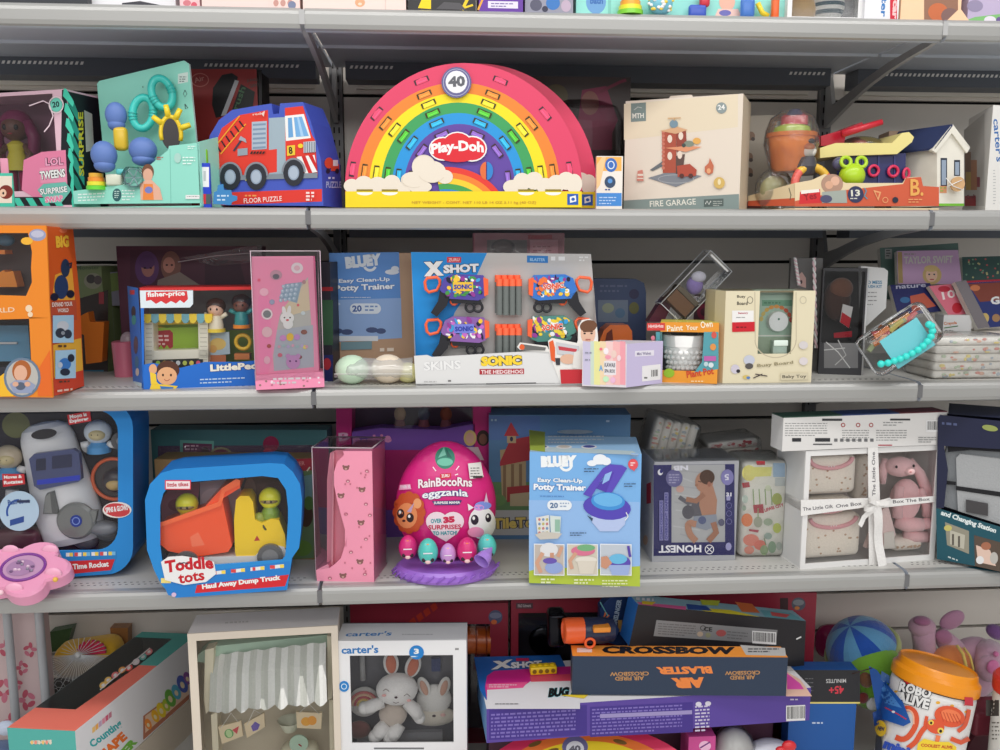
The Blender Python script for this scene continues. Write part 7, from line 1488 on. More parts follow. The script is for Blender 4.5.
g=G(m,pf);g.text('and Changing Station',940,516,995,534.5,6.4,(226,236,236),.045);g.poly([(945,522),(969,531),(969,554),(947,545)],(150,146,130));g.poly([(974,535),(1010,545),(1010,580),(975,566)],(90,76,66));g.hold=True;g.poly([(950,530),(965,535),(964,549),(950,544)],(190,186,170));g.rect(952,534,954,545,(90,84,76));g.rect(958,536,960,547,(90,84,76));g.ell(948,528,4,3,(200,190,110));g.poly([(976,545),(990,550),(996,566),(978,562)],(226,196,180));g.ell(986,546,5,4,(170,110,84));g.ell(994,558,4,6,(190,186,180));g.ell(980,560,4,4,(230,230,230));g.hold=False
g.greek(948,556,964,1,2,1.4,(200,214,214),6);g.greek(978,573,996,1,2,1.4,(200,214,214),6);g.greek(942,422,966,1,2,2.4,(90,100,140),2);g.ell(990,428,8,3,(150,160,90),10);m.build('carton',t)
GY=((168,170,172),'fabric');to=thing('diaper_caddy','grey felt diaper caddy with black edging inside the changing station carton','organizer',A0+u*.13+bk*.07,math.atan2(u.y,u.x))
m=MB();pc=Plane(A0+bk*.02,u,V((0,0,1)));prism(m,pc,[(948,440),(1050,446),(1050,540),(940,505),(942,470)],bk*.10,((138,142,146),'fabric'));prism(m,Plane(A0+bk*.012,u,V((0,0,1))),[(956,458),(960,454),(1050,465),(1050,500),(957,487)],bk*.01,GY);prism(m,Plane(A0+bk*.012,u,V((0,0,1))),[(957,490),(1050,504),(1050,540),(958,511)],bk*.01,GY);m.build('felt_body',to)
m=MB();prism(m,Plane(A0+bk*.010,u,V((0,0,1))),[(956,486),(1050,499),(1050,504),(956,490)],bk*.004,((26,26,30),'fabric'));prism(m,Plane(A0+bk*.010,u,V((0,0,1))),[(940,480),(956,482),(956,485),(940,484)],bk*.004,((26,26,30),'fabric'));prism(m,Plane(A0+bk*.006,u,V((0,0,1))),[(966,500),(988,504),(988,516),(966,512)],bk*.005,((66,64,66),'soft'));prism(m,Plane(A0+bk*.010,u,V((0,0,1))),[(948,439),(1050,446),(1050,455),(970,450),(948,452)],bk*.004,((30,30,36),'fabric'));m.build('black_trim',to)
m=MB();m.rbx(A0+u*.02+bk*.06+V((0,0,ZAT(A0,475)-Z4)),(.05,.04,.055),.018,((226,226,228),'fabric'),Matrix.Rotation(math.atan2(u.y,u.x),3,'Z'),4);m.build('white_bottle_cozy',label='white rounded pouch at the left corner of the grey caddy',cat='pouch')
# ================================================================ things on the bottom shelf
ZV=CZ-1.0
# --- back left: floral carton, grey rods
c=Carton(Z5,-30,38,0,.07,Yl=.29,Yr=.29,zx=CZ-.95);c.h=CZ-.72-Z5-.06
t=c.thing('floral_carton','pale carton with pink flower print behind grey rods at bottom left','box')
m=MB();c.shell(m,(214,190,190));g=G(m,c.front());g.hold=True;pr_=random.Random(2)
for x,y,s_ in((6,648,1),(22,668,.8),(4,690,1.3),(27,700,1.1),(12,722,1),(30,650,.8),(16,684,.8)):
    for k in range(5):a=k*1.257+x;g.ell(x+5*s_*math.cos(a),y+6*s_*math.sin(a),4*s_,2.4*s_,((196,90,110),(206,120,140))[k%2],-math.degrees(a))
m.build('carton',t)
for i,x in enumerate((11.5,43)):
    m=MB();a=XYZ(x,.26,CZ-.95);m.cyl((a.x,a.y,Z5),(a.x,a.y,Z4-.045),.0095,((176,178,182),'painted'));m.build('grey_rod',label=('grey upright rod at the far left in front of the floral carton','grey upright rod left of the black mesh bag')[i],cat='rod',group='grey rods')
m=MB();o=P(4,732,.12);m.rbx(V((o.x-.03,o.y,Z5+.07)),(.12,.07,.14),.02,((100,120,160),'fabric'));m.ball(P(6,728,.09),(.02,.012,.016),((190,200,220),'fabric'));m.build('blue_plush_pack',label='blue and white soft pack at the bottom left corner',cat='toy pack')
# --- counting shape box
hT=.962;zt=CZ-hT;near=PZ(75,731,zt);far=PZ(197,634,zt);u=(far-near).normalized();lft=PZ(-2,734,zt);wv=lft-near;wv=wv-u*wv.dot(u)*.6;zb=zt-.15
FF=lambda a,b,z:V((near.x,near.y,0))+u*a+wv*b+V((0,0,z));L=(far-near).length
t=thing('sorting_toy_box','white teal and coral carton printed Counting Shape lying diagonally at bottom left','toy box',FF(L/2,.5,zb),math.atan2(u.y,u.x))
m=MB();COR=(246,126,108);TEA=(86,180,170);vs=[FF(a,b,z)for z in(zb,zt)for a,b in((0,0),(L,0),(L,1),(0,1))]
m.add(vs,[[0,1,5,4]],(232,232,236));m.add(vs,[[3,0,4,7]],TEA);m.add(vs,[[1,2,6,5],[2,3,7,6],[3,2,1,0]],(150,160,160))
# top with a sloping opening cut towards the back left
tp=Plane(FF(0,0,zt),u,wv);m.add([FF(0,0,zt),FF(.08,0,zt),FF(.08,1,zt),FF(0,1,zt)],[[0,1,2,3]],COR);m.add([FF(.08,0,zt),FF(L*.62,0,zt),FF(L*.62,.3,zt),FF(.08,.38,zt)],[[0,1,2,3]],COR);m.add([FF(L*.62,0,zt),FF(L,0,zt),FF(L,1,zt),FF(L*.93,1,zt),FF(L*.93,.32,zt),FF(L*.62,.3,zt)],[[0,1,2,3,4,5]],TEA)
g=G(m,tp);g.text('Counting Shape',96,691,151,647,8,(240,232,230),.05,out=(230,90,90),ow=.02)if 0 else None
g.hold=True
for k,(x,y,cc)in enumerate(((103,685,(246,200,110)),(108,680,(246,200,110)),(115,675,(240,130,130)),(122,670,(246,170,90)),(129,668,(230,90,80)),(136,662,(236,220,220)),(143,657,(120,200,190)),(149,652,(240,140,140)))):g.ell(x,y,4,3,cc,-38);g.k+=.2;g.ell(x,y,2,1.3,(248,240,236),-38);g.k-=.2
g.hold=False;g.line([(100,690),(150,648)],1,(240,230,228))
g=G(m,Plane(FF(0,0,zt),u,V((0,0,1))));g.text('Counting',94,750,124.5,727,10,(40,170,176),.04);g.text('SHAPE',98,766,128,738,9.5,(240,120,50),.06);g.text('SORTER',104,782,138,742,8,(120,190,70),.06);g.hold=True
for k,cc in enumerate(((246,200,120),(246,180,90),(200,170,200),(230,150,170),(214,100,130),(200,130,150))):x=92+k*3.3;y=728-k*2.9;g.poly([(x,y),(x+2.8,y-2.4),(x+3,y+3.2),(x+.2,y+5.4)],cc)
g.hold=False
g.poly([(143,716),(189,682),(189,699),(143,740)],(190,120,90));g.poly([(145,716),(189,684),(189,694),(145,733)],(238,206,180));g.hold=True
for x,y,r,cc in((148,724,4.4,(246,150,60)),(155,716,5,(248,190,40)),(161,710,6,(246,214,50)),(166,705,5,(190,206,60)),(170,698,7,(110,180,70)),(176,692,6,(90,180,210)),(182,684,7,(80,100,190)),(187,678,5,(150,90,170))):g.ell(x,y,r*.72,r*1.3,cc,-20);g.k+=.2;g.ell(x,y+1,r*.3,r*.5,(250,232,190),-20);g.k-=.2
g.hold=False
g=G(m,Plane(FF(0,0,zt),wv,V((0,0,1))));g.text('GENIUS',30,744,52,743,3.4,(240,220,210),.05);g.hold=True;[g.ell(32+k*3.7,742.4,1.4,2,((246,200,120),(240,150,130),(230,220,200))[k%3])for k in range(6)]
m.build('carton',t)
m=MB();m.add([FF(.08,.38,zt-.001),FF(L*.62,.3,zt-.001),FF(L*.93,.32,zt-.001),FF(L*.93,1,zt-.001),FF(.08,1,zt-.001)],[[0,1,2,3,4]],CLEAR);m.build('clear_window',t)
m=MB();m.hexa([FF(.06,-.02,Z5),FF(L,-.02,Z5),FF(L,1,Z5),FF(.06,1,Z5)],[FF(.06,-.02,zb-.001),FF(L,-.02,zb-.001),FF(L,1,zb-.001),FF(.06,1,zb-.001)],(212,200,182));m.build('beige_carton',label='plain beige carton under the white Counting Shape carton',cat='box')
# --- black mesh net with yellow and pink plush
Y=.44;q=PX(Y);o=P(84,690,Y)
t=thing('netted_toy','yellow and black stuffed toy in a white knotted mesh net behind the coral carton','toy',V((o.x,o.y,Z5)))
m=MB();m.rbx(V((P(78,700,Y).x,Y,(Z5+P(78,682,Y).z)/2)),(.215,.10,P(78,682,Y).z-Z5),.03,((52,52,56),'fabric'),None,4);m.build('black_body',t)
m=MB();R_=Matrix.Rotation(-.12,3,'Y');m.rbx(P(90,655,Y),(.158,.09,.080),.03,((240,188,50),'fabric'),R_,4);m.build('yellow_body',t)
m=MB();fl=P(92,650,Y-.05)
for k in range(9):a=math.radians(-10+k*22);m.tube([fl+V((-.012,0,-.01)),fl+V((.034*math.cos(a),-.002,.026*math.sin(a)))],[.004,.0045],((220,50,90),'fabric'),8)
m.build('pink_petals',t)
m=MB();kn=P(78,655,Y-.075);fan=[kn]+[kn+V((.10*math.cos(math.radians(187+j*14.5)),.012,.068*math.sin(math.radians(187+j*14.5))-.004))for j in range(12)];m.add(fan,[[0,j,j+1]for j in range(1,12)],((245,245,245),'frost'));m.ball(kn,.0075,((238,238,238),'plastic'),seg=12,rings=8);TH=((214,216,218),'plastic')
for k in range(34):
    a=math.radians(183+k*5.2);e=kn+V((.10*math.cos(a),.012,.075*math.sin(a)-.004));m.tube([kn,e],.0008,TH,4,cap=False)
for k in range(12):
    a=math.radians(10+k*15);e=kn+V((.055*math.cos(a)+.01,.01,.04*math.sin(a)));m.tube([kn,e],.0007,TH,4,cap=False)
m.tube([kn,P(46,690,Y-.06),P(34,722,Y-.05)],.0009,TH,4)
for r_ in range(7):
    for k in range(11):
        cx=42+k*8.4+(r_%2)*4.2;cy=686+r_*6.5-k*.9;cc=[P(cx+4.1*math.cos(j*1.047),cy+3.6*math.sin(j*1.047),Y-.088)for j in range(6)];m.tube(cc,.0007,((190,192,194),'plastic'),4,True)
m.build('mesh_net',t)
m=MB();pp=Plane(P(60,640,.48),V((1,0,0)),V((0,0,1)));prism(m,pp,[(50,632),(72,628),(66,650),(52,652)],V((0,.03,0)),((60,90,50),'fabric'));m.build('green_flap',t);m=MB();prism(m,pp,[(110,628),(128,628),(128,650),(112,650)],V((0,.03,0)),((150,100,50),'fabric'));m.build('brown_flap',t)
# --- wooden market stand carton
c=Carton(Z5,189,338.5,0,.10,Yl=.03,Yr=.05,zx=CZ-.85);c.h=ZAT(c.A,634)-Z5
t=c.thing('market_stand_box','cream windowed carton around a wooden toy market stand with striped awning','toy box')
CB=(226,214,198);W_=(.055,0.02,.955,.955);m=MB();c.shell(m,CB,window=(.055,.02,.955,.962),inner=(196,184,160),topc=(222,216,214),leftc=(212,198,180));gt=G(m,c.topf());gt.greek(225,622,262,1,2,1.6,(196,190,186),-2)
g=G(m,c.front());m.build('carton',t);m=MB();c.pane(m,W_,y=.003);m.build('clear_window',t)
wf=lambda x,y,Y=.075:P(x,y,Y);MG=((178,206,184),'wood');CW=((238,228,200),'wood')
t2=thing('market_stand','cream wooden toy market stand with mint roof rail and grey striped awning','toy',c.pm(c.w/2,.07,.005),c.rot)
m=MB();pl=Plane(wf(265,645,.085),V((1,.09,0)),V((0,0,1)));prism(m,pl,[(197,662),(198,655),(206,649),(216,646),(336,634),(337,646),(212,660),(206,663)],V((0,.04,0)),MG);m.build('roof_rail',t2)
m=MB()
for pts in([(205,650),(214,648),(211,708),(206,714),(204,700)],[(327,636),(335,636),(332,698),(328,700)],[(211,715),(217,712),(219,760),(213,760)],[(329,700),(336,700),(336,760),(330,760)]):prism(m,Plane(wf(265,645,.068),V((1,.09,0)),V((0,0,1))),pts,V((0,.03,0)),CW)
m.build('posts',t2)
m=MB();N=36;A_,B_=[],[]
for i in range(N+1):
    f=i/N;w_=.004*math.sin(i*1.05);top=wf(213+f*113,655-f*13,.075)+V((0,w_,0));bot=wf(209+f*118,713-f*10+(3.2*abs(math.sin(f*math.pi*9))-1.6),.045)+V((0,w_*1.6,0));A_.append(top);B_.append(bot)
for i in range(N):
    mid0=A_[i].lerp(B_[i],.35)+V((0,-.010,.004));mid1=A_[i+1].lerp(B_[i+1],.35)+V((0,-.010,.004));cc=((206,208,200),'fabric')if(i//2)%2==0 else((240,240,236),'fabric')
    m.add([A_[i],A_[i+1],mid1,mid0],[[0,1,2,3]],cc,True);m.add([mid0,mid1,B_[i+1],B_[i]],[[0,1,2,3]],cc,True)
m.build('striped_awning',t2)
for(pts,hang,sym,lab)in([(218,727),(241,721),(243,736),(222,744)],(231,713),'melon','left'),([(244,724),(264,713),(265,727),(247,738)],(254,710),'berry','middle'),([(296,712),(322,713),(321,729),(297,728)],(309,704),'orange','right'):
    m=MB();pl=Plane(wf(265,725,.055),V((1,.09,0)),V((0,0,1)));prism(m,pl,pts,V((0,.006,0)),((236,216,180),'wood'));g=G(m,pl);cx=sum(p_[0]for p_ in pts)/4;cy=sum(p_[1]for p_ in pts)/4;g.hold=True
    if sym=='melon':g.ell(cx-2,cy+1.5,4.6,4.6,(110,170,100),-20);g.ell(cx-2,cy+1.5,3,4,(190,220,160),-20);g.poly([(cx+1,cy-2),(cx+8,cy-6),(cx+6,cy+2)],(214,70,80))
    elif sym=='berry':g.poly([(cx-4,cy+1),(cx,cy-4),(cx+5,cy-1),(cx+3,cy+4),(cx-2,cy+6)],(110,90,180))
    else:g.ell(cx-3,cy+1,5,4.4,(240,170,50));g.ell(cx+3,cy,4.6,4.6,(240,160,40))
    m.build('hanging_sign',t2,label='wooden sign with %s picture'%sym)
    m=MB();m.tube([pl.hit(pts[0][0]+3,pts[0][1]+1)[0],wf(*hang,.052),pl.hit(pts[1][0]-3,pts[1][1]+1)[0]],.0007,((240,238,232),'fabric'),5);m.build('sign_string',t2)
m=MB();m.lathe(wf(290,730,.10),(0,0,1),[(0,0),(.014,0),(.024,.022),(.026,.024),(.022,.022),(0,.006)],((226,228,206),'soft'),20);m.build('toy_bowl',label='cream toy scale bowl left of the orange fruit sign',cat='toy bowl')
t3=thing('toy_scale','cream rounded toy scale with mint dial at the bottom of the stand','toy',V((wf(300,745,.08).x,.08,Z5+.01)))
m=MB();m.rbx(wf(300,760,.09)+V((0,0,-.02)),(.080,.05,.12),.018,((232,226,200),'wood'),None,4);m.build('body',t3);m=MB();o=wf(299,743,.064);m.cyl(o,o-V((0,.003,0)),.020,MG);m.tube([o-V((0,.005,0)),o+V((.006,-.005,-.005))],.0012,(200,60,60),6);m.build('dial',t3)
# --- plush bunny carton
c=Carton(Z5,336.5,466.5,0,.09,Yl=.055,Yr=.04,zx=CZ-.86);c.h=ZAT(c.A,641)-Z5
t=c.thing('plush_gift_box',"white carton with window printed carter's in blue at the bottom left of centre",'toy box')
W_=c.win(352,655,453,743);WB=(236,236,238);m=MB();c.shell(m,WB,window=W_,inner=(96,96,104));g=G(m,c.front())
g.text("carter's",341.5,654,378.5,653,8,(40,120,190),.03);g.greek(455,648,461,1,2,2,(150,150,150));g.rect(374,747.5,424,749.2,(120,120,124));gt=G(m,c.topf());gt.text("carter's",345,636.5,391,635.5,4.4,(50,130,200),.02,vert=2);gt.greek(402,634,452,1,2,.9,(196,196,200));m.build('carton',t)
m=MB();c.pane(m,W_,y=.001);m.build('clear_window',t)
m=MB();pp=Plane(c.A-c.b*.0012,c.u,c.up);prism(m,pp,arcpts(416.5,652.5,7.4,7,0,345,20),c.b*.0008,(36,130,205));g=G(m,pp);g.text('3',413.8,654,419,654,5.4,WHITE,.05);g.greek(411,656,421,1,2,1,(220,235,245));m.build('blue_sticker',t);m=MB();prism(m,pp,arcpts(344,686.5,5,5.4,0,345,18),c.b*.0008,(36,130,205));g=G(m,pp);g.ring(344,686.5,3,3,.8,(220,235,245));m.build('blue_sticker',t)
Y=.095;q=PX(Y);WP_=((240,238,236),'plush');pf=lambda x,y,d=0:P(x,y,Y+d)
tb=thing('plush_rabbit','white plush rabbit with brown inner ears inside the white windowed carton','plush toy',P(390,742,Y))
m=MB();TP=((206,192,180),'plush');m.ball(pf(393,714),(15*q,11*q,13.5*q),TP);m.build('taupe_body',tb)
m=MB();m.ball(pf(397,689,-.012),(22*q,14*q,17*q),WP_)
for x,y in((386,690),(407,695)):m.tube([P(x-3,y+1,Y-.043),P(x,y-1.2,Y-.045),P(x+3,y+1.4,Y-.043)],.0007,(90,70,70),5);m.ball(P(x+(2 if x>390 else-2),y+5.5,Y-.040),(.005,.0015,.0032),((238,180,176),'plush'),seg=10,rings=6)
m.ball(P(396,697.5,Y-.046),(.0036,.002,.0024),(60,46,50),seg=10,rings=6);m.tube([P(393,702,Y-.043),P(396,703.4,Y-.043),P(399,702,Y-.043)],.0006,(90,70,70),5);m.build('head',tb)
m=MB()
for p_,R_ in((pf(391,663),-.06),(pf(413,666),.32)):m.ball(p_,(8.2*q,5*q,13*q),WP_,Matrix.Rotation(R_,3,'Y'))
ear_=m.build('ears',tb);m=MB()
for p_,R_ in((pf(391,664,-.009),-.06),(pf(413,667,-.009),.32)):m.ball(p_,(5.6*q,2.2*q,10.5*q),((196,110,84),'plush'),Matrix.Rotation(R_,3,'Y'))
m.build('inner_ears',ear_,'brown inner ears');m=MB()
m.tube([pf(383,702,-.012),pf(372,706,-.02),pf(365,708,-.022)],[6*q,7*q,6*q],WP_);m.tube([pf(406,702,-.012),pf(415,710,-.018),pf(419,717,-.018)],[6*q,7.4*q,6*q],WP_);m.ball(pf(364,708,-.022),6*q,WP_);m.ball(pf(419.5,718,-.018),6*q,WP_)
m.tube([pf(386,724,-.008),pf(380,731,-.016),pf(376,736,-.018)],[7*q,8*q,7*q],WP_);m.tube([pf(400,724,-.008),pf(394,733,-.016),pf(390,738,-.018)],[7*q,8*q,7*q],WP_);m.ball(pf(375,736.5,-.018),7*q,WP_);m.ball(pf(389.5,738,-.018),7*q,WP_);m.build('limbs',tb)
m=MB();m.ball(P(434,699,.118),(19*q,7*q,17*q),((228,226,222),'plush'));m.ball(P(434,716,.118),(24*q,7*q,11*q),((222,214,200),'plush'))
m2=m
for x,R_ in((424,-.35),(444,.3)):m.ball(P(x,687,.108),(6.4*q,3*q,12*q),((232,230,226),'plush'),Matrix.Rotation(R_,3,'Y'));m.ball(P(x,688,.102),(3.6*q,1.4*q,9*q),((206,160,140),'plush'),Matrix.Rotation(R_,3,'Y'))
m.ball(P(434,716,.103),(2*q,1*q,1.4*q),(70,56,60),seg=8,rings=6);m.ball(P(443,715,.103),(3*q,1*q,2*q),((236,190,184),'plush'),seg=8,rings=6)
m.build('rabbit_cushion',label='taupe and white rabbit face cushion behind the plush rabbit',cat='plush toy')
m=MB();o=P(364,704,.12)
for k,cc in enumerate(((206,110,110),(226,190,160),(200,90,100),(230,200,120),(190,200,190))):m.tube([o+V(((15-k*2.8)*q*math.cos(j*math.pi/12),-.006,(15-k*2.8)*q*math.sin(j*math.pi/12)))for j in range(13)],1.4*q,(cc,'plush'),8)
m.ball(o+V((0,.01,0)),(17*q,6*q,17*q),((226,224,220),'plush'));m.ball(P(352,730,.12)+V((.015,0,0)),(13*q,6*q,10*q),((130,80,76),'plush'));m.build('rainbow_cushion',label='pale cushion with embroidered rainbow left of the plush rabbit',cat='plush toy')
m=MB();m.tube([P(362,655,.125),P(363,680,.125)],.006,((170,170,172),'fabric'));m.bx(P(400,738,.125),(.19,.012,.03),((150,150,156),'fabric'));m.bx(P(436,664,.125),(.02,.01,.03),((60,70,110),'fabric'));m.build('grey_strap',label='grey fabric strap behind the plush rabbit',cat='strap')
# --- maroon cartons at the back
def maroon(x0,x1,top,Yl,Yr,win,label,ext):
    c=Carton(Z5,x0,x1,0,.07,Yl=Yl,Yr=Yr,zx=CZ-.85);c.h=min(ZAT(c.A,top),Z4-.062)-Z5
    t=c.thing('vehicle_toy_box',label,'toy box',None);m=MB();W_=c.win(*win);c.shell(m,(150,44,62),window=W_,inner=(50,46,54));g=G(m,c.front());ext(g);m.build('carton',t);m=MB();c.pane(m,W_);m.build('clear_window',t);return c
def e1(g):
    g.ell(495.5,617,7,7,(84,90,120));g.ell(495.5,615.5,6,3,(120,126,150));g.ell(494,622,3,2.4,(214,110,60));g.hold=True
    for k in range(5):g.poly([(402+k*7,626-k*5),(407+k*7,622-k*5),(410+k*7,628-k*5),(405+k*7,632-k*5)],(190,60,44))
maroon(350,508,604,.30,.28,(356,624,490,750),'maroon toy carton with shaded window directly behind the white rabbit carton',e1)
def e2(g):g.rect(516,603,533,608.6,(90,60,70));g.text('FAO Schwarz',518,607.5,531,607,3.2,(200,190,190),.03);g.greek(600,606,612,1,2,2,(180,170,170))
maroon(511,628,600,.28,.27,(518,612,600,750),'maroon toy carton with black film wrapped toy behind the orange blaster',e2)
def e3(g):g.ell(798.5,604,7,6.6,(84,86,100));g.ell(798.5,602.5,5.6,3,(130,134,140));g.ell(797,608,2.6,1.8,(200,120,60));g.rect(780,598,788,616,(60,30,36))
maroon(664,816,592,.25,.22,(680,614,790,740),'maroon red carton behind the black boxed stack, with round badge',e3)
m=MB();o=P(472,640,.31);m.cyl(P(452,640,.31),P(490,640,.31),.034,((200,96,40),'plastic'));[m.torus(P(456+k*10,640,.31),(1,0,0),.0345,.002,((150,60,30),'plastic'))for k in range(4)];m.build('orange_toy_drum',label='orange ribbed toy part in shade behind the white rabbit carton',cat='toy')
m=MB();m.ball(P(494,648,.30),(.02,.01,.035),((60,62,70),'foil'));m.ball(P(545,640,.30),(.04,.012,.04),((30,30,34),'foil'));m.build('black_wrapped_toy',label='shiny black film wrapped toy in shade left of the orange blaster muzzle',cat='toy')
# --- purple box with crossbow boxes stacked on it
zP=None
A=P(487,742,-.02);ztop=P(487,709,-.02).z;B=P(811,727,.03);B=XYZ(811,.02,ztop);A=XYZ(486.5,-.02,ztop);u=(B-A).normalized();bk=V((-u.y,u.x,0));W=(B-A).length;zbot=P(487,743,-.02).z
t=thing('purple_blaster_box','long purple carton printed X SHOT lying under the crossbow carton','toy box',V(((A+B)/2).to_tuple()[:2]+(zbot,))+bk*.09,math.atan2(u.y,u.x))
PP=(92,70,158);D=.19;Hh=V((0,0,ztop-zbot));m=MB();q4=[A,B,B+bk*D,A+bk*D];lo=[p_-Hh for p_ in q4];vs=lo+q4
m.add(vs,[[0,1,5,4]],PP);m.add(vs,[[3,0,4,7]],(100,150,200));m.add(vs,[[1,2,6,5],[2,3,7,6],[3,2,1,0]],PP);m.add(vs,[[4,5,6,7]],(230,228,230))
gt=G(m,Plane(A,u,bk));gt.poly([(474,657),(560,655),(570,676),(486,700),(480,690)],(30,100,180));gt.poly([(485,687),(487,676),(494,671),(575,666),(580,700),(487,700)],(214,40,140));gt.poly([(487,690),(524,686),(531,681),(580,680),(580,709),(487,709)],(230,228,232));gt.poly([(486,684),(528,682),(523,688),(487,690)],(240,90,150));gt.poly([(530,676),(572,674),(572,681),(531,682)],(236,80,110))
gt.text('X',491,670,512,668,8.5,WHITE,.08,out=(24,26,30),ow=.04,vert=2);gt.text('SHOT',511,669,542,667,6.4,(240,240,244),.06,out=(24,26,40),ow=.04);gt.rect(516,658.5,529,661.5,(200,40,90));gt.text('BUG ATTACK',548,698,612,694,9.5,(24,24,28),.07,out=(90,200,210),ow=.03,vert=2);gt.greek(489,685,520,2,2,.9,(250,210,226));gt.greek(495,704,533,1,2,.8,(120,120,124));gt.poly([(560,696),(590,694),(584,699)],(240,210,60))
gt.poly([(786,672),(800,680),(806,688),(812,697),(786,697)],(244,200,180));gt.poly([(787,674),(800,684),(804,690),(787,690)],(232,90,180))
g=G(m,Plane(A,u,V((0,0,1))));g.rect(489,710,587,740,(70,52,140),-5);g.greek(491,714,585,7,3.7,1.8,(128,112,190),-5);g.rect(590,707,693,737,(70,52,140),-5);g.greek(592,709,692,8,3.4,1.5,(128,112,190),-5);g.greek(695,706,711,8,3.4,1.6,(206,200,226),-1);g.rect(600,714,692,718,(160,148,200),-4);g.hold=True;g.ell(698.5,704,3,2.4,(220,216,232));g.ell(708,703.4,3,2.4,(220,216,232));g.hold=False
g.barcode(786,705.5,805,721,-.8);g.greek(790,698.6,803,1,2,1.4,(200,196,220));g.rect(530,706,560,707.5,(240,240,240),-1);m.build('carton',t)
m=MB()
qq=[p_-Hh for p_ in(A+u*.02+bk*.13,B-u*.02+bk*.13,B-u*.02+bk*.185,A+u*.02+bk*.185)];m.hexa([V((p_.x,p_.y,Z5))for p_ in qq],[p_-V((0,0,.0005))for p_ in qq],(96,60,80));m.build('plum_storage_carton',label='dark plum carton in shade carrying the purple blaster carton',cat='box')
t=thing('foam_ball_clip','small yellow plastic clip with round holes on top of the purple carton','toy part',Plane(A,u,bk).hit(543,675)[0])
m=MB();o=Plane(A,u,bk).hit(543,673)[0]+V((0,0,.010));Rz=Matrix.Rotation(math.atan2(u.y,u.x),3,'Z');m.rbx(o,(.060,.022,.018),.003,((240,204,30),'plastic'),Rz,3)
for k in range(4):cc=o+u*(-.021+k*.014)-bk*.0112;m.cyl(cc,cc-bk*.001,.0048,((130,100,20),'plastic'),seg=14)
for k in range(4):cc=o+u*(-.021+k*.014)+V((0,0,.009));m.cyl(cc,cc+V((0,0,.0025)),.005,((240,204,30),'plastic'),seg=14)
m.build('clip_body',t)
# crossbow carton
z1=ztop+.003;A2=PZ(572,694.5,z1);B2=PZ(786,696,z1);u2=(B2-A2).normalized();b2=V((-u2.y,u2.x,0));h2=ZAT(A2,656)-z1;T=V((0,0,h2));D2=.05
t=thing('crossbow_box','dark navy carton printed CROSSBOW with upside down AIR BLASTER','toy box',(A2+B2)/2+b2*D2/2,math.atan2(u2.y,u2.x))
NB=(46,60,82);m=MB();q4=[A2,B2,B2+b2*D2,A2+b2*D2];vs=q4+[p_+T for p_ in q4];m.add(vs,[[0,1,5,4],[2,3,7,6],[3,2,1,0],[1,2,6,5],[3,0,4,7]],NB);m.add(vs,[[4,5,6,7]],(238,150,60))
gt=G(m,Plane(A2+T,u2,b2));gt.poly([(740,645),(785,648),(786,656),(746,655)],(190,188,186));gt.text('CROSSBOW',602,653.6,735,654.4,7.5,(30,28,34),.06);gt.rect(577,648,592,652.4,(240,220,214));gt.greek(748,648.5,782,2,2.6,1.2,(90,90,96))
g=G(m,Plane(A2,u2,V((0,0,1))));g.text('BLASTER',658,674.5,713,673.5,7.5,(236,134,66),.06,flip=True,vert=-2);g.text('AIR',673,688.5,706,687.5,10.5,(236,134,66),.08,flip=True,vert=-2)
for x0,x1,y in((610,649,680),(725,760,679)):g.text('CROSSBOW',x0,y-4,x1,y-4.6,4,(190,140,90),.03,flip=True);g.text('AIR FIRED',x0+5,y+.6,x1-5,y,4,(190,140,90),.03,flip=True)
m.build('carton',t)
# black carton leaning on top
z2=z1+h2+.002
pl=Plane(P(640,640,.06),V((1,.16,0)),V((0,.0,1)));n=pl.n;bd=-n
def K(x,y):return pl.hit(x,y)[0]
t=thing('black_label_box','black carton with grey label and barcode tilted on the crossbow carton','toy box',(K(630,648)+K(795,668))/2+bd*.03)
F4=[(638,604.5),(806,621),(804,668),(629,646)];f4=[K(*p_)for p_ in F4];dv=bd*.055+V((0,0,.002));m=MB();b4=[p_+dv for p_ in f4]
m.add(f4,[[0,1,2,3]],(38,36,40));m.add(b4,[[0,1,2,3]],(38,36,40));m.add([f4[0],f4[1],b4[1],b4[0]],[[0,1,2,3]],(150,190,205));m.add([f4[0],f4[3],b4[3],b4[0]],[[0,1,2,3]],(40,110,190));m.add([f4[1],f4[2],b4[2],b4[1]],[[0,1,2,3]],(38,36,40));m.add([f4[2],f4[3],b4[3],b4[2]],[[0,1,2,3]],(38,36,40))
gt=G(m,Plane(f4[0],f4[1]-f4[0],b4[0]-f4[0]));gt.poly([(637,602),(686,606.5),(686,610),(639,604.5)],(230,100,160));gt.poly([(642,601),(656,602),(652,605),(642,604)],(244,214,50));gt.poly([(688,607),(730,610),(760,617),(706,611.5)],(238,222,50));gt.poly([(735,602),(752,604),(760,613),(742,612)],(232,120,60));gt.poly([(686,604),(706,606),(712,611),(688,609.5)],(40,80,160));gt.poly([(760,610),(790,613),(804,620.5),(765,617)],(110,180,190));gt.greek(636,597.5,664,1,2,2.6,(240,240,244),2);gt.poly([(700,600),(720,601),(718,606),(702,605)],(200,210,60));gt.poly([(770,612),(790,615),(786,618),(772,616)],(220,90,90))
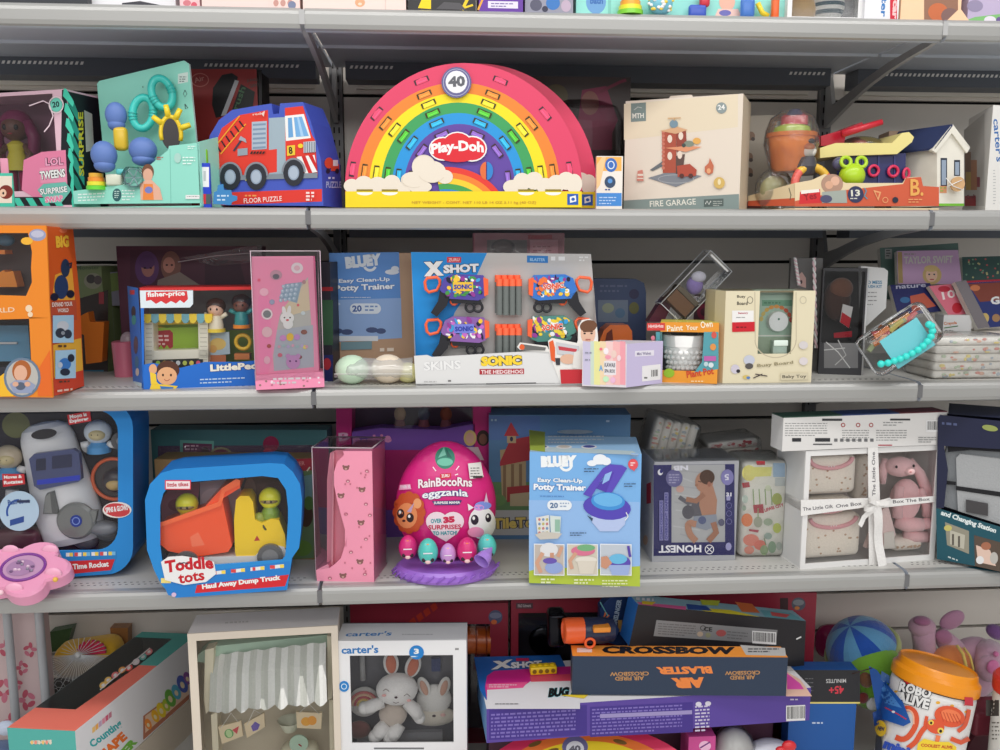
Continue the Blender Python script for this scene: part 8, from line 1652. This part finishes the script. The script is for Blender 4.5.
g=G(m,Plane(f4[0],f4[1]-f4[0],f4[3]-f4[0]));g.poly([(656.5,620),(777.5,630),(775.5,644),(653.5,636)],(140,140,142));g.greek(658,623,700,5,2.5,1,(110,110,112),3);g.ring(703,628,3,2.6,.7,(60,60,60));g.text('CE',703.5,631,712,631.6,4.4,(50,50,50),.03);g.ell(700,634,3,2.6,(190,170,150));g.ell(721,633,5,3.4,(176,90,90));g.ell(708,635,2.6,2.6,(150,150,120));g.greek(727,631,750,3,3,1,(110,110,112),2);g.barcode(752,630.5,776,643,1.6);g.line([(796,639),(801,636.6)],1.4,(230,230,230))
m.build('carton',t)
# tall dark pack left of the black carton, blaster muzzle
m=MB();pl=Plane(P(610,620,.15),V((1,.1,0)),V((0,0,1)));prism(m,pl,[(600,608),(610,597),(622,594),(634,603),(626,648),(600,640)],V((0,.03,0)),(34,60,110));g=G(m,pl);g.text('GUNSLINGER',616,630,622,600,5,(180,200,220),.04);g.line([(606,612),(602,622),(609,615)],2,(230,120,60));g.rect(618,620,622,632,(220,170,90));g.line([(600,602),(608,616)],1,(120,190,190));m.build('navy_blaster_pack',label='navy backed pack with vertical lettering just left of the black carton',cat='toy pack')
t=thing('toy_blaster_muzzle','toy blaster with orange muzzle and navy barrel on the crossbow carton','toy blaster',V((P(600,640,.09).x,.09,z2)))
zc=z2+.024;a=XYZ(563,.075,zc+.006);b=XYZ(593,.08,zc+.004);e=XYZ(622,.085,zc)
m=MB();m.lathe(a,b-a,[(0,.004),(.018,.004),(.020,.0),(.0265,.002),(.028,.012),(.027,(b-a).length),(0,(b-a).length)],((246,104,50),'plastic'),24);m.build('muzzle',t)
m=MB();m.lathe(b-(b-a)*.45,e-b,[(0,0),(.022,0),(.0285,.008),(.0285,.05),(.024,.075),(0,.09)],((36,44,74),'plastic'),20);m.build('barrel',t)
m=MB();m.rbx(XYZ(601,.06,zc+.018),(.038,.03,.012),.003,((240,150,50),'plastic'));m.torus(XYZ(590,.05,zc-.012),(0,-1,0),.010,.003,((246,104,50),'plastic'),16);m.build('orange_trim',t)
m=MB();m.rbx(XYZ(556,.14,z2+.01),(.04,.05,.08),.01,((26,26,32),'foil'));m.build('black_film_pack',label='black shiny pack left of the orange muzzle',cat='toy pack')
# --- flat lying rainbow carton under the purple carton
A3=P(580,745,.06);pl=Plane(P(588,750,.02),V((1,0,0)),V((0,.75,.66)))
t=thing('modelling_dough_set','tilted rainbow arch carton peeking out below the purple blaster carton','toy box',V((A3.x,A3.y,Z5)),0,'rainbow cartons')
m=MB();Nn=pl.n;arc=arcpts(588,800,118,76,0,180,30);prism(m,pl,arc,-Nn*.05,(216,50,92));g=G(m,pl)
for cx,rx,ry,cc in((588,100,67,(238,120,50)),(588,86,59,(246,214,40)),(588,62,44,(62,160,92))):g._emit(arcpts(cx,800,rx,ry,0,180,30),[list(range(31))],cc)
g.ell(575,747,13,11,(110,106,150));g.ell(575,749,9,8,(232,232,236));g.text('40',569,753,581,752,7,(110,110,120),.05);g.hold=True
for x,y,r_ in((535,744,20),(620,742,-14),(552,751,16)):g.ell(x,y,7,2.2,(120,90,40),-r_)
m.build('carton',t)
# --- other bits at the bottom edge
c=Carton(Z5,689,716,0,.06,Yl=.02,Yr=.02,zx=CZ-1.03);c.h=ZAT(c.A,737)-Z5;m=MB();c.shell(m,(206,80,150));g=G(m,c.front());g.ell(705,746,6,5,(240,190,220));g.line([(700,748),(710,742)],1.4,(120,60,130));m.build('pink_patterned_pack',label='pink patterned pack below the purple carton near the barcode text',cat='toy pack')
m=MB();o=P(733,752,.06);m.ball(V((o.x,o.y,Z5+.075)),(.05,.04,.075),((210,208,206),'soft'));m.ball(V((o.x,o.y,Z5+.078)),(.055,.045,.0775),BAG);m.build('wrapped_grey_toy',label='grey toy in clear wrap below the purple carton',cat='toy')
t=thing('domed_toy','large white round toy with red details at the bottom edge','toy',V((P(770,760,.05).x,.05,Z5)))
m=MB();o=P(770,768,.05);m.ball(V((o.x,.05,o.z-.01)),(.075,.06,.075),((226,228,236),'plastic'),seg=28,rings=18);m.cyl(V((o.x,.05,Z5)),V((o.x,.05,o.z)),.04,((226,228,236),'plastic'));m.build('white_dome',t);m=MB();m.ball(P(789,746,-.0),(.016,.01,.012),((216,50,56),'plastic'));m.ball(P(781,750,-.002),(.012,.008,.008),((216,50,56),'plastic'));m.build('red_detail',t)
# --- 45+ blue and black carton
c=Carton(Z5,790,857,0,.045,Yl=.10,Yr=.09,zx=CZ-1.0);c.h=ZAT(c.A,671)-Z5
t=c.thing('science_kit_box','blue and black carton with upside down red 45+ right of the purple carton','toy box')
m=MB();c.shell(m,(36,92,166));g=G(m,c.front());g.rect(788,670,860,702,(44,44,48));g.rect(788,702,860,703.6,(230,214,120));g.text('45+',829,694,844,693.6,8,(214,60,76),.03,flip=True);g.text('MINUTES',826,683,846,682.6,4,(206,206,206),.01,flip=True);g.greek(812,722,829,1,2,1.6,(200,214,236));g.greek(805,678,814,5,4,1,(110,110,112));m.build('carton',t)
m=MB();pl=Plane(P(855,690,.08),V((1,0,0)),V((0,0,1)));m.tube([P(852,674,.08),P(862,671,.075),P(872,668,.08)],.0012,(60,40,36),5);m.build('brown_cord',label='thin brown cord over the blue and black carton corner',cat='cord')
# --- green and blue plush
Y=.27;q=PX(Y);t=thing('turtle_plush','large green plush with blue striped dome behind the orange lidded jar','plush toy',V((P(865,700,Y).x,Y,Z5)))
m=MB();o=P(862,650,Y);R_=Matrix.Rotation(math.radians(38),3,'Y');seg=10
ax=V((-.50,-.15,.85)).normalized();N=30;cols_=None
a_=ax.cross(V((0,1,0))).normalized();b_=ax.cross(a_)
vs=[];rings=8
for i in range(rings+1):
    th=(math.pi*.52)*i/rings
    for k in range(N):ph=2*math.pi*k/N;vs.append(o+ax*(36*q*math.cos(th))+a_*(38*q*math.sin(th)*math.cos(ph))+b_*(37*q*math.sin(th)*math.sin(ph)))
for i in range(rings):
    for k in range(N):l=(k+1)%N;m.add([vs[i*N+k],vs[i*N+l],vs[(i+1)*N+l],vs[(i+1)*N+k]],[[0,1,2,3]],((96,160,206),'plush')if(k//3)%2 else((30,86,184),'plush'),True)
m.build('striped_dome',t)
m=MB();m.ball(P(876,677,Y-.055),(36*q,28*q,36*q),((130,190,60),'plush'),Matrix.Rotation(-.3,3,'Y'));m.ball(P(893,652,Y),(9*q,12*q,10*q),((120,176,56),'plush'));m.build('green_body',t)
m=MB();N=26;m.tube([o-ax*(0*q)+a_*(39*q*math.cos(2*math.pi*k/N))+b_*(38*q*math.sin(2*math.pi*k/N))for k in range(N)],3*q,((176,184,120),'plush'),8,True);m.build('dome_trim',t)
m=MB();m.ball(P(866,680,Y-.122),(7*q,3*q,9*q),((110,70,40),'plush'),Matrix.Rotation(-.5,3,'Y'));m.ball(P(863,698,Y-.112),(6*q,3*q,6*q),((120,40,36),'plush'));m.ball(P(873,704,Y-.112),(7*q,3*q,7*q),((226,226,226),'plush'));m.build('eyes',t)
m=MB();m.rbx(P(852,640,.45),(.20,.05,.09),.03,((176,40,100),'plastic'),None,4);m.cyl(V((P(850,640,.45).x,.45,Z5)),P(850,645,.45),.04,((150,34,90),'plastic'));m.build('magenta_toy',label='magenta rounded toy in shade behind the blue striped dome',cat='toy')
# --- pink plush with orange piece
Y=.28;q=PX(Y);PKS=((206,164,186),'plush');t=thing('pink_plush','lilac pink plush animal lying upside down at the right edge','plush toy',V((P(965,700,Y).x,Y,Z5)))
m=MB();m.ball(P(972,668,Y),(30*q,26*q,36*q),PKS,Matrix.Rotation(.4,3,'Y'));m.tube([P(975,700,Y),P(972,740,Y),V((P(965,740,Y).x,Y,Z5+.065))],[26*q,26*q,24*q],PKS);m.tube([P(926,665,Y),P(924,640,Y),P(923,628,Y)],[12*q,12*q,13*q],PKS);m.ball(P(922,627,Y),(14.5*q,13*q,12*q),PKS);m.tube([P(960,660,Y),P(950,645,Y),P(940,634,Y)],[14*q,12*q,9*q],PKS);m.tube([P(978,665,Y),P(990,652,Y-.04),P(990,668,Y-.08)],[14*q,14*q,15*q],PKS);m.ball(P(990,668,Y-.08),(15*q,12*q,15*q),PKS);m.build('body_and_limbs',t)
m=MB();m.ball(P(952,620,Y+.01),(15*q,5*q,10*q),((190,140,170),'plush'),Matrix.Rotation(-.5,3,'Y'));m.build('ear',t);m=MB();m.ball(P(944,637,Y-.02),(10*q,5*q,8*q),((176,116,150),'plush'),Matrix.Rotation(.5,3,'Y'));m.build('ear',t);m=MB();m.ball(P(996,632,Y),(12*q,8*q,8*q),((120,80,140),'plush'),Matrix.Rotation(.5,3,'Y'));m.build('purple_paw',t)
m=MB();m.ball(P(922,621,Y-.012),(9*q,8*q,5*q),((176,112,150),'plush'));m.build('paw_pad',t);m=MB();m.ball(P(993,667,Y-.103),(7*q,3*q,8*q),((214,120,170),'plush'));m.ball(P(996,654,Y-.09),(3*q,3*q,3*q),((214,120,170),'plush'));m.build('paw_pad',t)
m=MB();o=P(951,668,Y-.03);m.ball(o,(25*q,18*q,26*q),((232,140,80),'plush'));
for d,w_ in((6,1.4),(13,1)):m.tube([P(951+d,643.5+d*.3,Y-.058),P(957+d,652+d*.3,Y-.078),P(960+d,664+d*.3,Y-.080),P(960+d,676,Y-.076)],w_*.0028,((240,210,110),'plush'),6)
m.build('orange_outfit',t)
# --- jar with orange lid
ax=V((.21,.10,.96)).normalized();q=PX(.02);r=44.5*q
o=P(919,750,.05);base=o-ax*((o.z-Z5)/ax.z)+ax*.012
t=thing('toy_jar','large white jar with orange lid printed ROBO ALIVE and an orange octopus','toy jar',V((base.x,base.y,Z5)))
Lb=(P(922,694,.05)-base).length;m=MB();m.lathe(base,ax,[(0,0),(r*.94,0),(r*.985,.012),(r,.03),(r,Lb+.012),(r*.97,Lb+.02),(0,Lb+.02)],((234,232,230),'soft'),48)
S=Cyl(base,ax,r);g=G(m,S,step=.00016)
g.hold=True
for k in range(0):g.ell(886+k*7+rnd.uniform(-1,1),682+k*2.3+rnd.uniform(-1,2),3.4,3,(244,160,30),0,10)
g.k+=.5
for k in range(12):g.ell(889+k*7,689+k*1.9+rnd.uniform(-2,2),rnd.uniform(1,2.4),rnd.uniform(1,2),(240,180,60)if k%2 else(238,236,232),0,10)
g.hold=False;g.k+=1
g.poly([(882,671),(890,676),(890,684),(881,680)],(70,110,170));g.greek(883,674,889,3,3,1.2,(170,190,220),3)
g.poly([(904,679),(917,684),(916,688),(904,683)],(206,40,50))
g.text('ROBO',898.5,691,930,699,10.5,WHITE,.05,out=(40,40,46),ow=.08);g.text('ALIVE',896,701,928,709.5,10.5,WHITE,.05,out=(40,40,46),ow=.08)
OC=(228,92,56);OC2=(244,130,84);g.line([(900,712),(908,707),(916,712),(917,724),(910,736),(903,740),(896,737)],5.5,OC);g.line([(902,712),(909,709),(914,714),(914,724)],1.6,(250,190,160))
g.line([(931,722),(922,730),(916,742),(908,748)],5,OC);g.line([(957,731),(964,726),(967,716),(968,709)],4,OC);g.line([(927,716),(925,724),(932,730)],3.4,OC);g.line([(950,738),(960,742),(968,738)],4.6,OC);g.line([(938,735),(936,744),(944,750)],4.6,OC2)
g.ell(949,716,15,10.5,OC,14);g.ell(950,715,10,6,OC2,14);g.hold=True
for k in range(6):g.line([(940+k*3,711+k*.5),(943+k*3.4,721+k*.4)],.7,(200,70,44))
g.hold=False;g.ell(935,726,9,7,OC,20);g.ell(931,722,2.6,2.6,(246,214,90));g.ell(940,730,3,3,(246,214,90));g.ell(931,722.4,1.2,1.4,(40,24,24));g.ell(940,730.4,1.4,1.6,(40,24,24))
g.poly([(918,743),(924,738),(936,741),(948,741),(955,746),(953,760),(916,760)],(246,214,60));g.text('COOLEST ALIVE',921,746,951,748,3.2,(200,60,40),.04)
g.text('MINI',884,748,906,757,11,(60,90,190),.07,shear=.2)if 0 else g.text('mini',884,748,908,757,10,(60,90,190),.07)
g.rect(963,696,971,704.5,(206,50,66),.5);g.line([(962,704),(971,704)],1,(190,60,60));g.poly([(877,752),(880,720),(884,742),(884,756)],(70,70,74))
m.build('jar_body',t)
lo=base+ax*(Lb+.024);hl=.041;m=MB();m.lathe(lo,ax,[(r*1.035,0),(r*1.045,.004),(r*1.035,hl*.55),(r*.96,hl*.72),(r*.93,hl),(r*.90,hl+.004),(r*.88,hl),(0,hl-.003)],((246,154,28),'plastic'),48);m.build('lid',t)
m=MB();g=G(m,S,step=.00016,start=44);g.poly([(872,667),(880,671),(893,688),(905,702),(912,722),(905,726),(886,720),(880,712)],(34,90,170));g.poly([(874,670),(884,680),(896,697),(904,708),(888,704)],(80,140,210));g.line([(888,708),(900,714),(908,719)],1.2,(200,60,80));g.ell(896,712,1.6,1.2,(240,240,244));g.poly([(876,714),(884,710),(886,722),(878,728)],(44,80,150));g.ell(884,729,5.4,8,(240,196,50));g.text('NEW',881,731,887.4,732,4.4,(60,60,90),.05);m.build('shark_sticker',t)
# red lidded jar at the right edge
m=MB();t=thing('red_lid_jar','white jar with red lid cut off by the right edge','toy jar',V((P(1012,750,.0).x,.0,Z5)))
o=V((P(1013,750,.0).x,.0,Z5));zt_=P(1013,690,0).z;m.lathe(o,(0,0,1),[(0,0),(.045,0),(.048,.01),(.048,zt_-Z5),(0,zt_-Z5)],((222,220,214),'soft'),32);g=G(m,Cyl(o,(0,0,1),.048),step=.0002);g.rect(986,700,999,716,(70,66,62));g.greek(992,722,1000,5,4,1.4,(120,116,110));m.build('jar_body',t)
m=MB();m.lathe(V((o.x,o.y,zt_)),(0,0,1),[(.050,-.004),(.051,.0),(.051,.025),(.046,.032),(0,.033)],((206,60,48),'plastic'),32);m.build('lid',t)
m=MB();m.rbx(P(985,716,.11),(.10,.08,.06),.01,((120,46,60),'card'));m.hexa([V((P(985,716,.11).x+a,.16+b,Z5))for a,b in((-.04,-.03),(.04,-.03),(.04,.03),(-.04,.03))],[P(985,716,.11)+V((a,b,-.03))for a,b in((-.04,-.03),(.04,-.03),(.04,.03),(-.04,.03))],(90,36,50));m.build('maroon_box',label='maroon box in shade between the orange lidded jar and red lidded jar',cat='box')
# ================================================================ feet of the things on the topmost shelf
def top_box(name,label,x0,x1,col_,h=.2,d=.12,Y=.02,Yr=None,cat='toy box',draw=None,rightc=None):
    c=Carton(Z1,x0,x1,0,d,Yl=Y,Yr=Y if Yr is None else Yr);c.h=h;t=c.thing(name,label,cat);m=MB();c.shell(m,col_,rightc=rightc);g=G(m,c.front())
    if draw:draw(g)
    m.build('carton',t);return c
top_box('black_shoe_tray','black tray shaped carton at the top left corner',-60,88,(54,56,62),.03,Y=.03)
top_box('white_toy_box','white carton with grey curve behind the black tray',92,176,(228,228,232),.22,Y=.05,draw=lambda g:g.poly([(122,3),(140,1),(160,5),(178,6),(178,12),(122,8)],(60,60,68)))
top_box('pink_floral_pack','small pink flowered pack between white and pink cartons on top',180,200,(232,196,200),.18,Y=.03,draw=lambda g:(g.ell(187,3,4,3,(206,120,130)),g.ell(194,5,3,3,(214,90,110))))
def dpk(g):
    g.rect(268,-10,270,12,(236,210,204));g.hold=True
    for x in(276,283,290):g.ell(x,3,2.6,3.4,(200,150,140))
    g.ell(292,5,4,4,(120,130,160))
top_box('pink_gift_carton','pale pink carton left of the left shelf joint on top',202,300,(240,212,206),.25,Y=.02,draw=dpk)
top_box('peach_gift_carton','pale peach carton with small orange face right of the left shelf joint on top',303,406,(240,216,208),.25,Y=.02,draw=lambda g:(g.ell(360,2.5,5,4.5,(226,170,130)),g.ell(360,4,2,1.4,(240,214,190)),g.rect(385,-10,386,12,(224,200,192))))
top_box('black_tool_box','black and yellow carton on the topmost shelf',408,476,(52,52,54),.2,Y=.03,draw=lambda g:(g.poly([(418,8),(424,-6),(431,-6),(431,9)],(244,214,30)),g.line([(462,10),(468,-2)],3,(240,206,40)),g.line([(460,9),(473,5)],2,(240,206,40)),g.poly([(436,9),(444,2),(460,3),(466,10)],(84,82,86))))
top_box('purple_label_box','purple carton with white label on the topmost shelf',479,523,(104,60,160),.2,Y=.02,draw=lambda g:(g.rect(488,1,518,8,(226,222,236),.6),g.greek(491,3,516,2,2.6,1,(110,90,160),.4),g.line([(478,10),(484,-4)],2,(240,170,60))))
top_box('blue_figure_box','grey and blue printed carton beside the purple carton on top',525,573,(150,150,166),.2,Y=.03,draw=lambda g:(g.ell(536,5,6,6,(90,90,110)),g.ell(553,3,7,7,(60,120,190)),g.ell(566,6,5,6,(190,170,190)),g.ell(545,9,3,3,(60,60,80))))
def bath(g):
    g.ell(596,2,10,12,(110,160,210));g.text('bath',590,4,603,4,7,(60,110,180),.04);g.rect(608,-6,611,14,(130,200,190))
bx_=top_box('teal_bath_carton','mint carton of stacking rings and photo on the topmost shelf',576,785,(150,222,212),.2,Y=.045,draw=lambda g:(bath(g),g.ell(727,2,8,9,(232,180,160)),g.poly([(714,18),(718,9),(738,9),(742,18)],(240,200,190)),g.ell(725,13,6,3,(110,110,180)),g.greek(692,12,712,1,3,2,(236,250,246))))
m=MB();o=XYZ(630,.022,Z1)
for k,cc in enumerate(((130,210,60),(236,230,60),(244,170,60),(240,120,90))):m.cyl(o+V((0,0,k*.0085)),o+V((0,0,k*.0085+.008)),.0245-k*.0025,(cc,'plastic'))
m.build('stacking_rings',label='green yellow orange stacking rings in front of the mint carton on top',cat='toy')
m=MB();o=XYZ(660,.020,Z1);m.ball(o+V((0,0,.022)),(.024,.018,.022),((120,190,210),'plastic'));pr_=random.Random(4)
for k in range(26):a=pr_.uniform(3.3,6.1);zz=pr_.uniform(-.7,.9);rr_=math.sqrt(1-zz*zz);m.ball(o+V((.024*rr_*math.cos(a),.018*rr_*math.sin(a),.022+.022*zz)),(.004,.002,.003),((240,240,240),'plastic')if k%3 else((240,210,80),'plastic'),seg=8,rings=6)
m.build('sprinkle_ball',label='speckled blue and white ball in front of the mint carton on top',cat='toy')
m=MB();m.rbx(XYZ(704,.03,Z1)+V((0,0,.035)),(.02,.014,.03),.006,((206,50,70),'plastic'));m.rbx(XYZ(697,.03,Z1)+V((0,0,.012)),(.034,.014,.024),.005,((60,90,190),'plastic'));m.build('red_blue_toy',label='small red and blue toy left of the baby photo on top',cat='toy')
m=MB();m.rbx(XYZ(747,.03,Z1)+V((0,0,.02)),(.028,.016,.04),.008,((70,120,200),'plastic'));m.build('blue_squirt_toy',label='plain blue squirt toy right of the baby photo on top',cat='toy')
m=MB();m.rbx(XYZ(774.5,.03,Z1)+V((0,0,.02)),(.014,.014,.044),.004,((232,100,40),'plastic'));m.build('orange_toy_bar',label='orange upright toy piece right of the yellow shape on top',cat='toy')
m=MB();m.tube([XYZ(757,.03,Z1)+V((0,0,.03)),XYZ(762,.03,Z1)+V((0,0,.012)),XYZ(768,.03,Z1)+V((0,0,.006))],.005,((240,210,50),'plastic'));m.build('yellow_hook_toy',label='yellow curved toy piece on the mint carton tray on top',cat='toy')
c=Carton(Z1,787,862,0,.12,Yl=.03,Yr=.03);c.h=.22;t=c.thing('plush_set_box','white windowed carton of soft toys on the topmost shelf','toy box');W_=(.06,.0,.94,.9);m=MB();c.shell(m,(232,232,232),window=(.06,.03,.94,.9),inner=(190,170,150));m.build('carton',t);m=MB();c.pane(m,(.06,.03,.94,.9));m.build('clear_window',t)
for x,cc,lab in((800,((206,170,120),'plush'),'tan plush'),(846,((170,170,172),'plush'),'grey plush')):
    m=MB();m.ball(XYZ(x,.085,Z1)+V((0,0,.032)),(.032,.028,.028),cc);m.build('plush_ball',label='%s in the white windowed carton on top'%lab,cat='plush toy')
m=MB();o=XYZ(826,.08,Z1)+V((0,0,.038))
for k in range(9):
    z0=-.032+k*.0072;z1_=z0+.0072;r0=.034*math.sqrt(max(0,1-(z0/.034)**2));r1=.034*math.sqrt(max(0,1-(z1_/.034)**2))if abs(z1_)<.034 else .004;m.lathe(o,(0,0,1),[(r0,z0),(r1,z1_)],((236,236,232),'plush')if k%2 else((90,110,120),'plush'),20)
m.build('striped_plush',label='grey and white striped plush in the white windowed carton on top',cat='plush toy')
top_box('baby_brand_carton','white carton with vertical blue and red lettering on top',864,898,(232,232,236),.24,Y=.02,draw=lambda g:(g.text('carter',883,-22,880.5,17,5,(50,120,190),.03),g.rect(890,-10,897,21,(206,40,60)),g.text('car',893,0,892,19,4,(250,200,200),.05)))
top_box('peach_basket_carton','peach carton with brown basket picture at the top right',900,960,(246,206,168),.24,Y=.025,draw=lambda g:(g.rect(924,-10,958,23,(150,110,90)),g.ell(938,12,10,9,(200,110,70)),g.ell(950,16,9,8,(130,100,96)),g.poly([(945,26),(960,8),(970,26)],(246,206,168))))
top_box('lilac_flower_carton','lilac carton with green leaf print at the top right corner',967,1050,(190,176,206),.24,Y=.03,draw=lambda g:(g.poly([(958,26),(975,17),(1000,14),(1000,27)],(130,190,120)),g.ell(990,20,6,4,(226,220,230)),g.ell(975,6,8,6,(150,140,170)),g.ell(999,20,3,3,(110,90,150))))
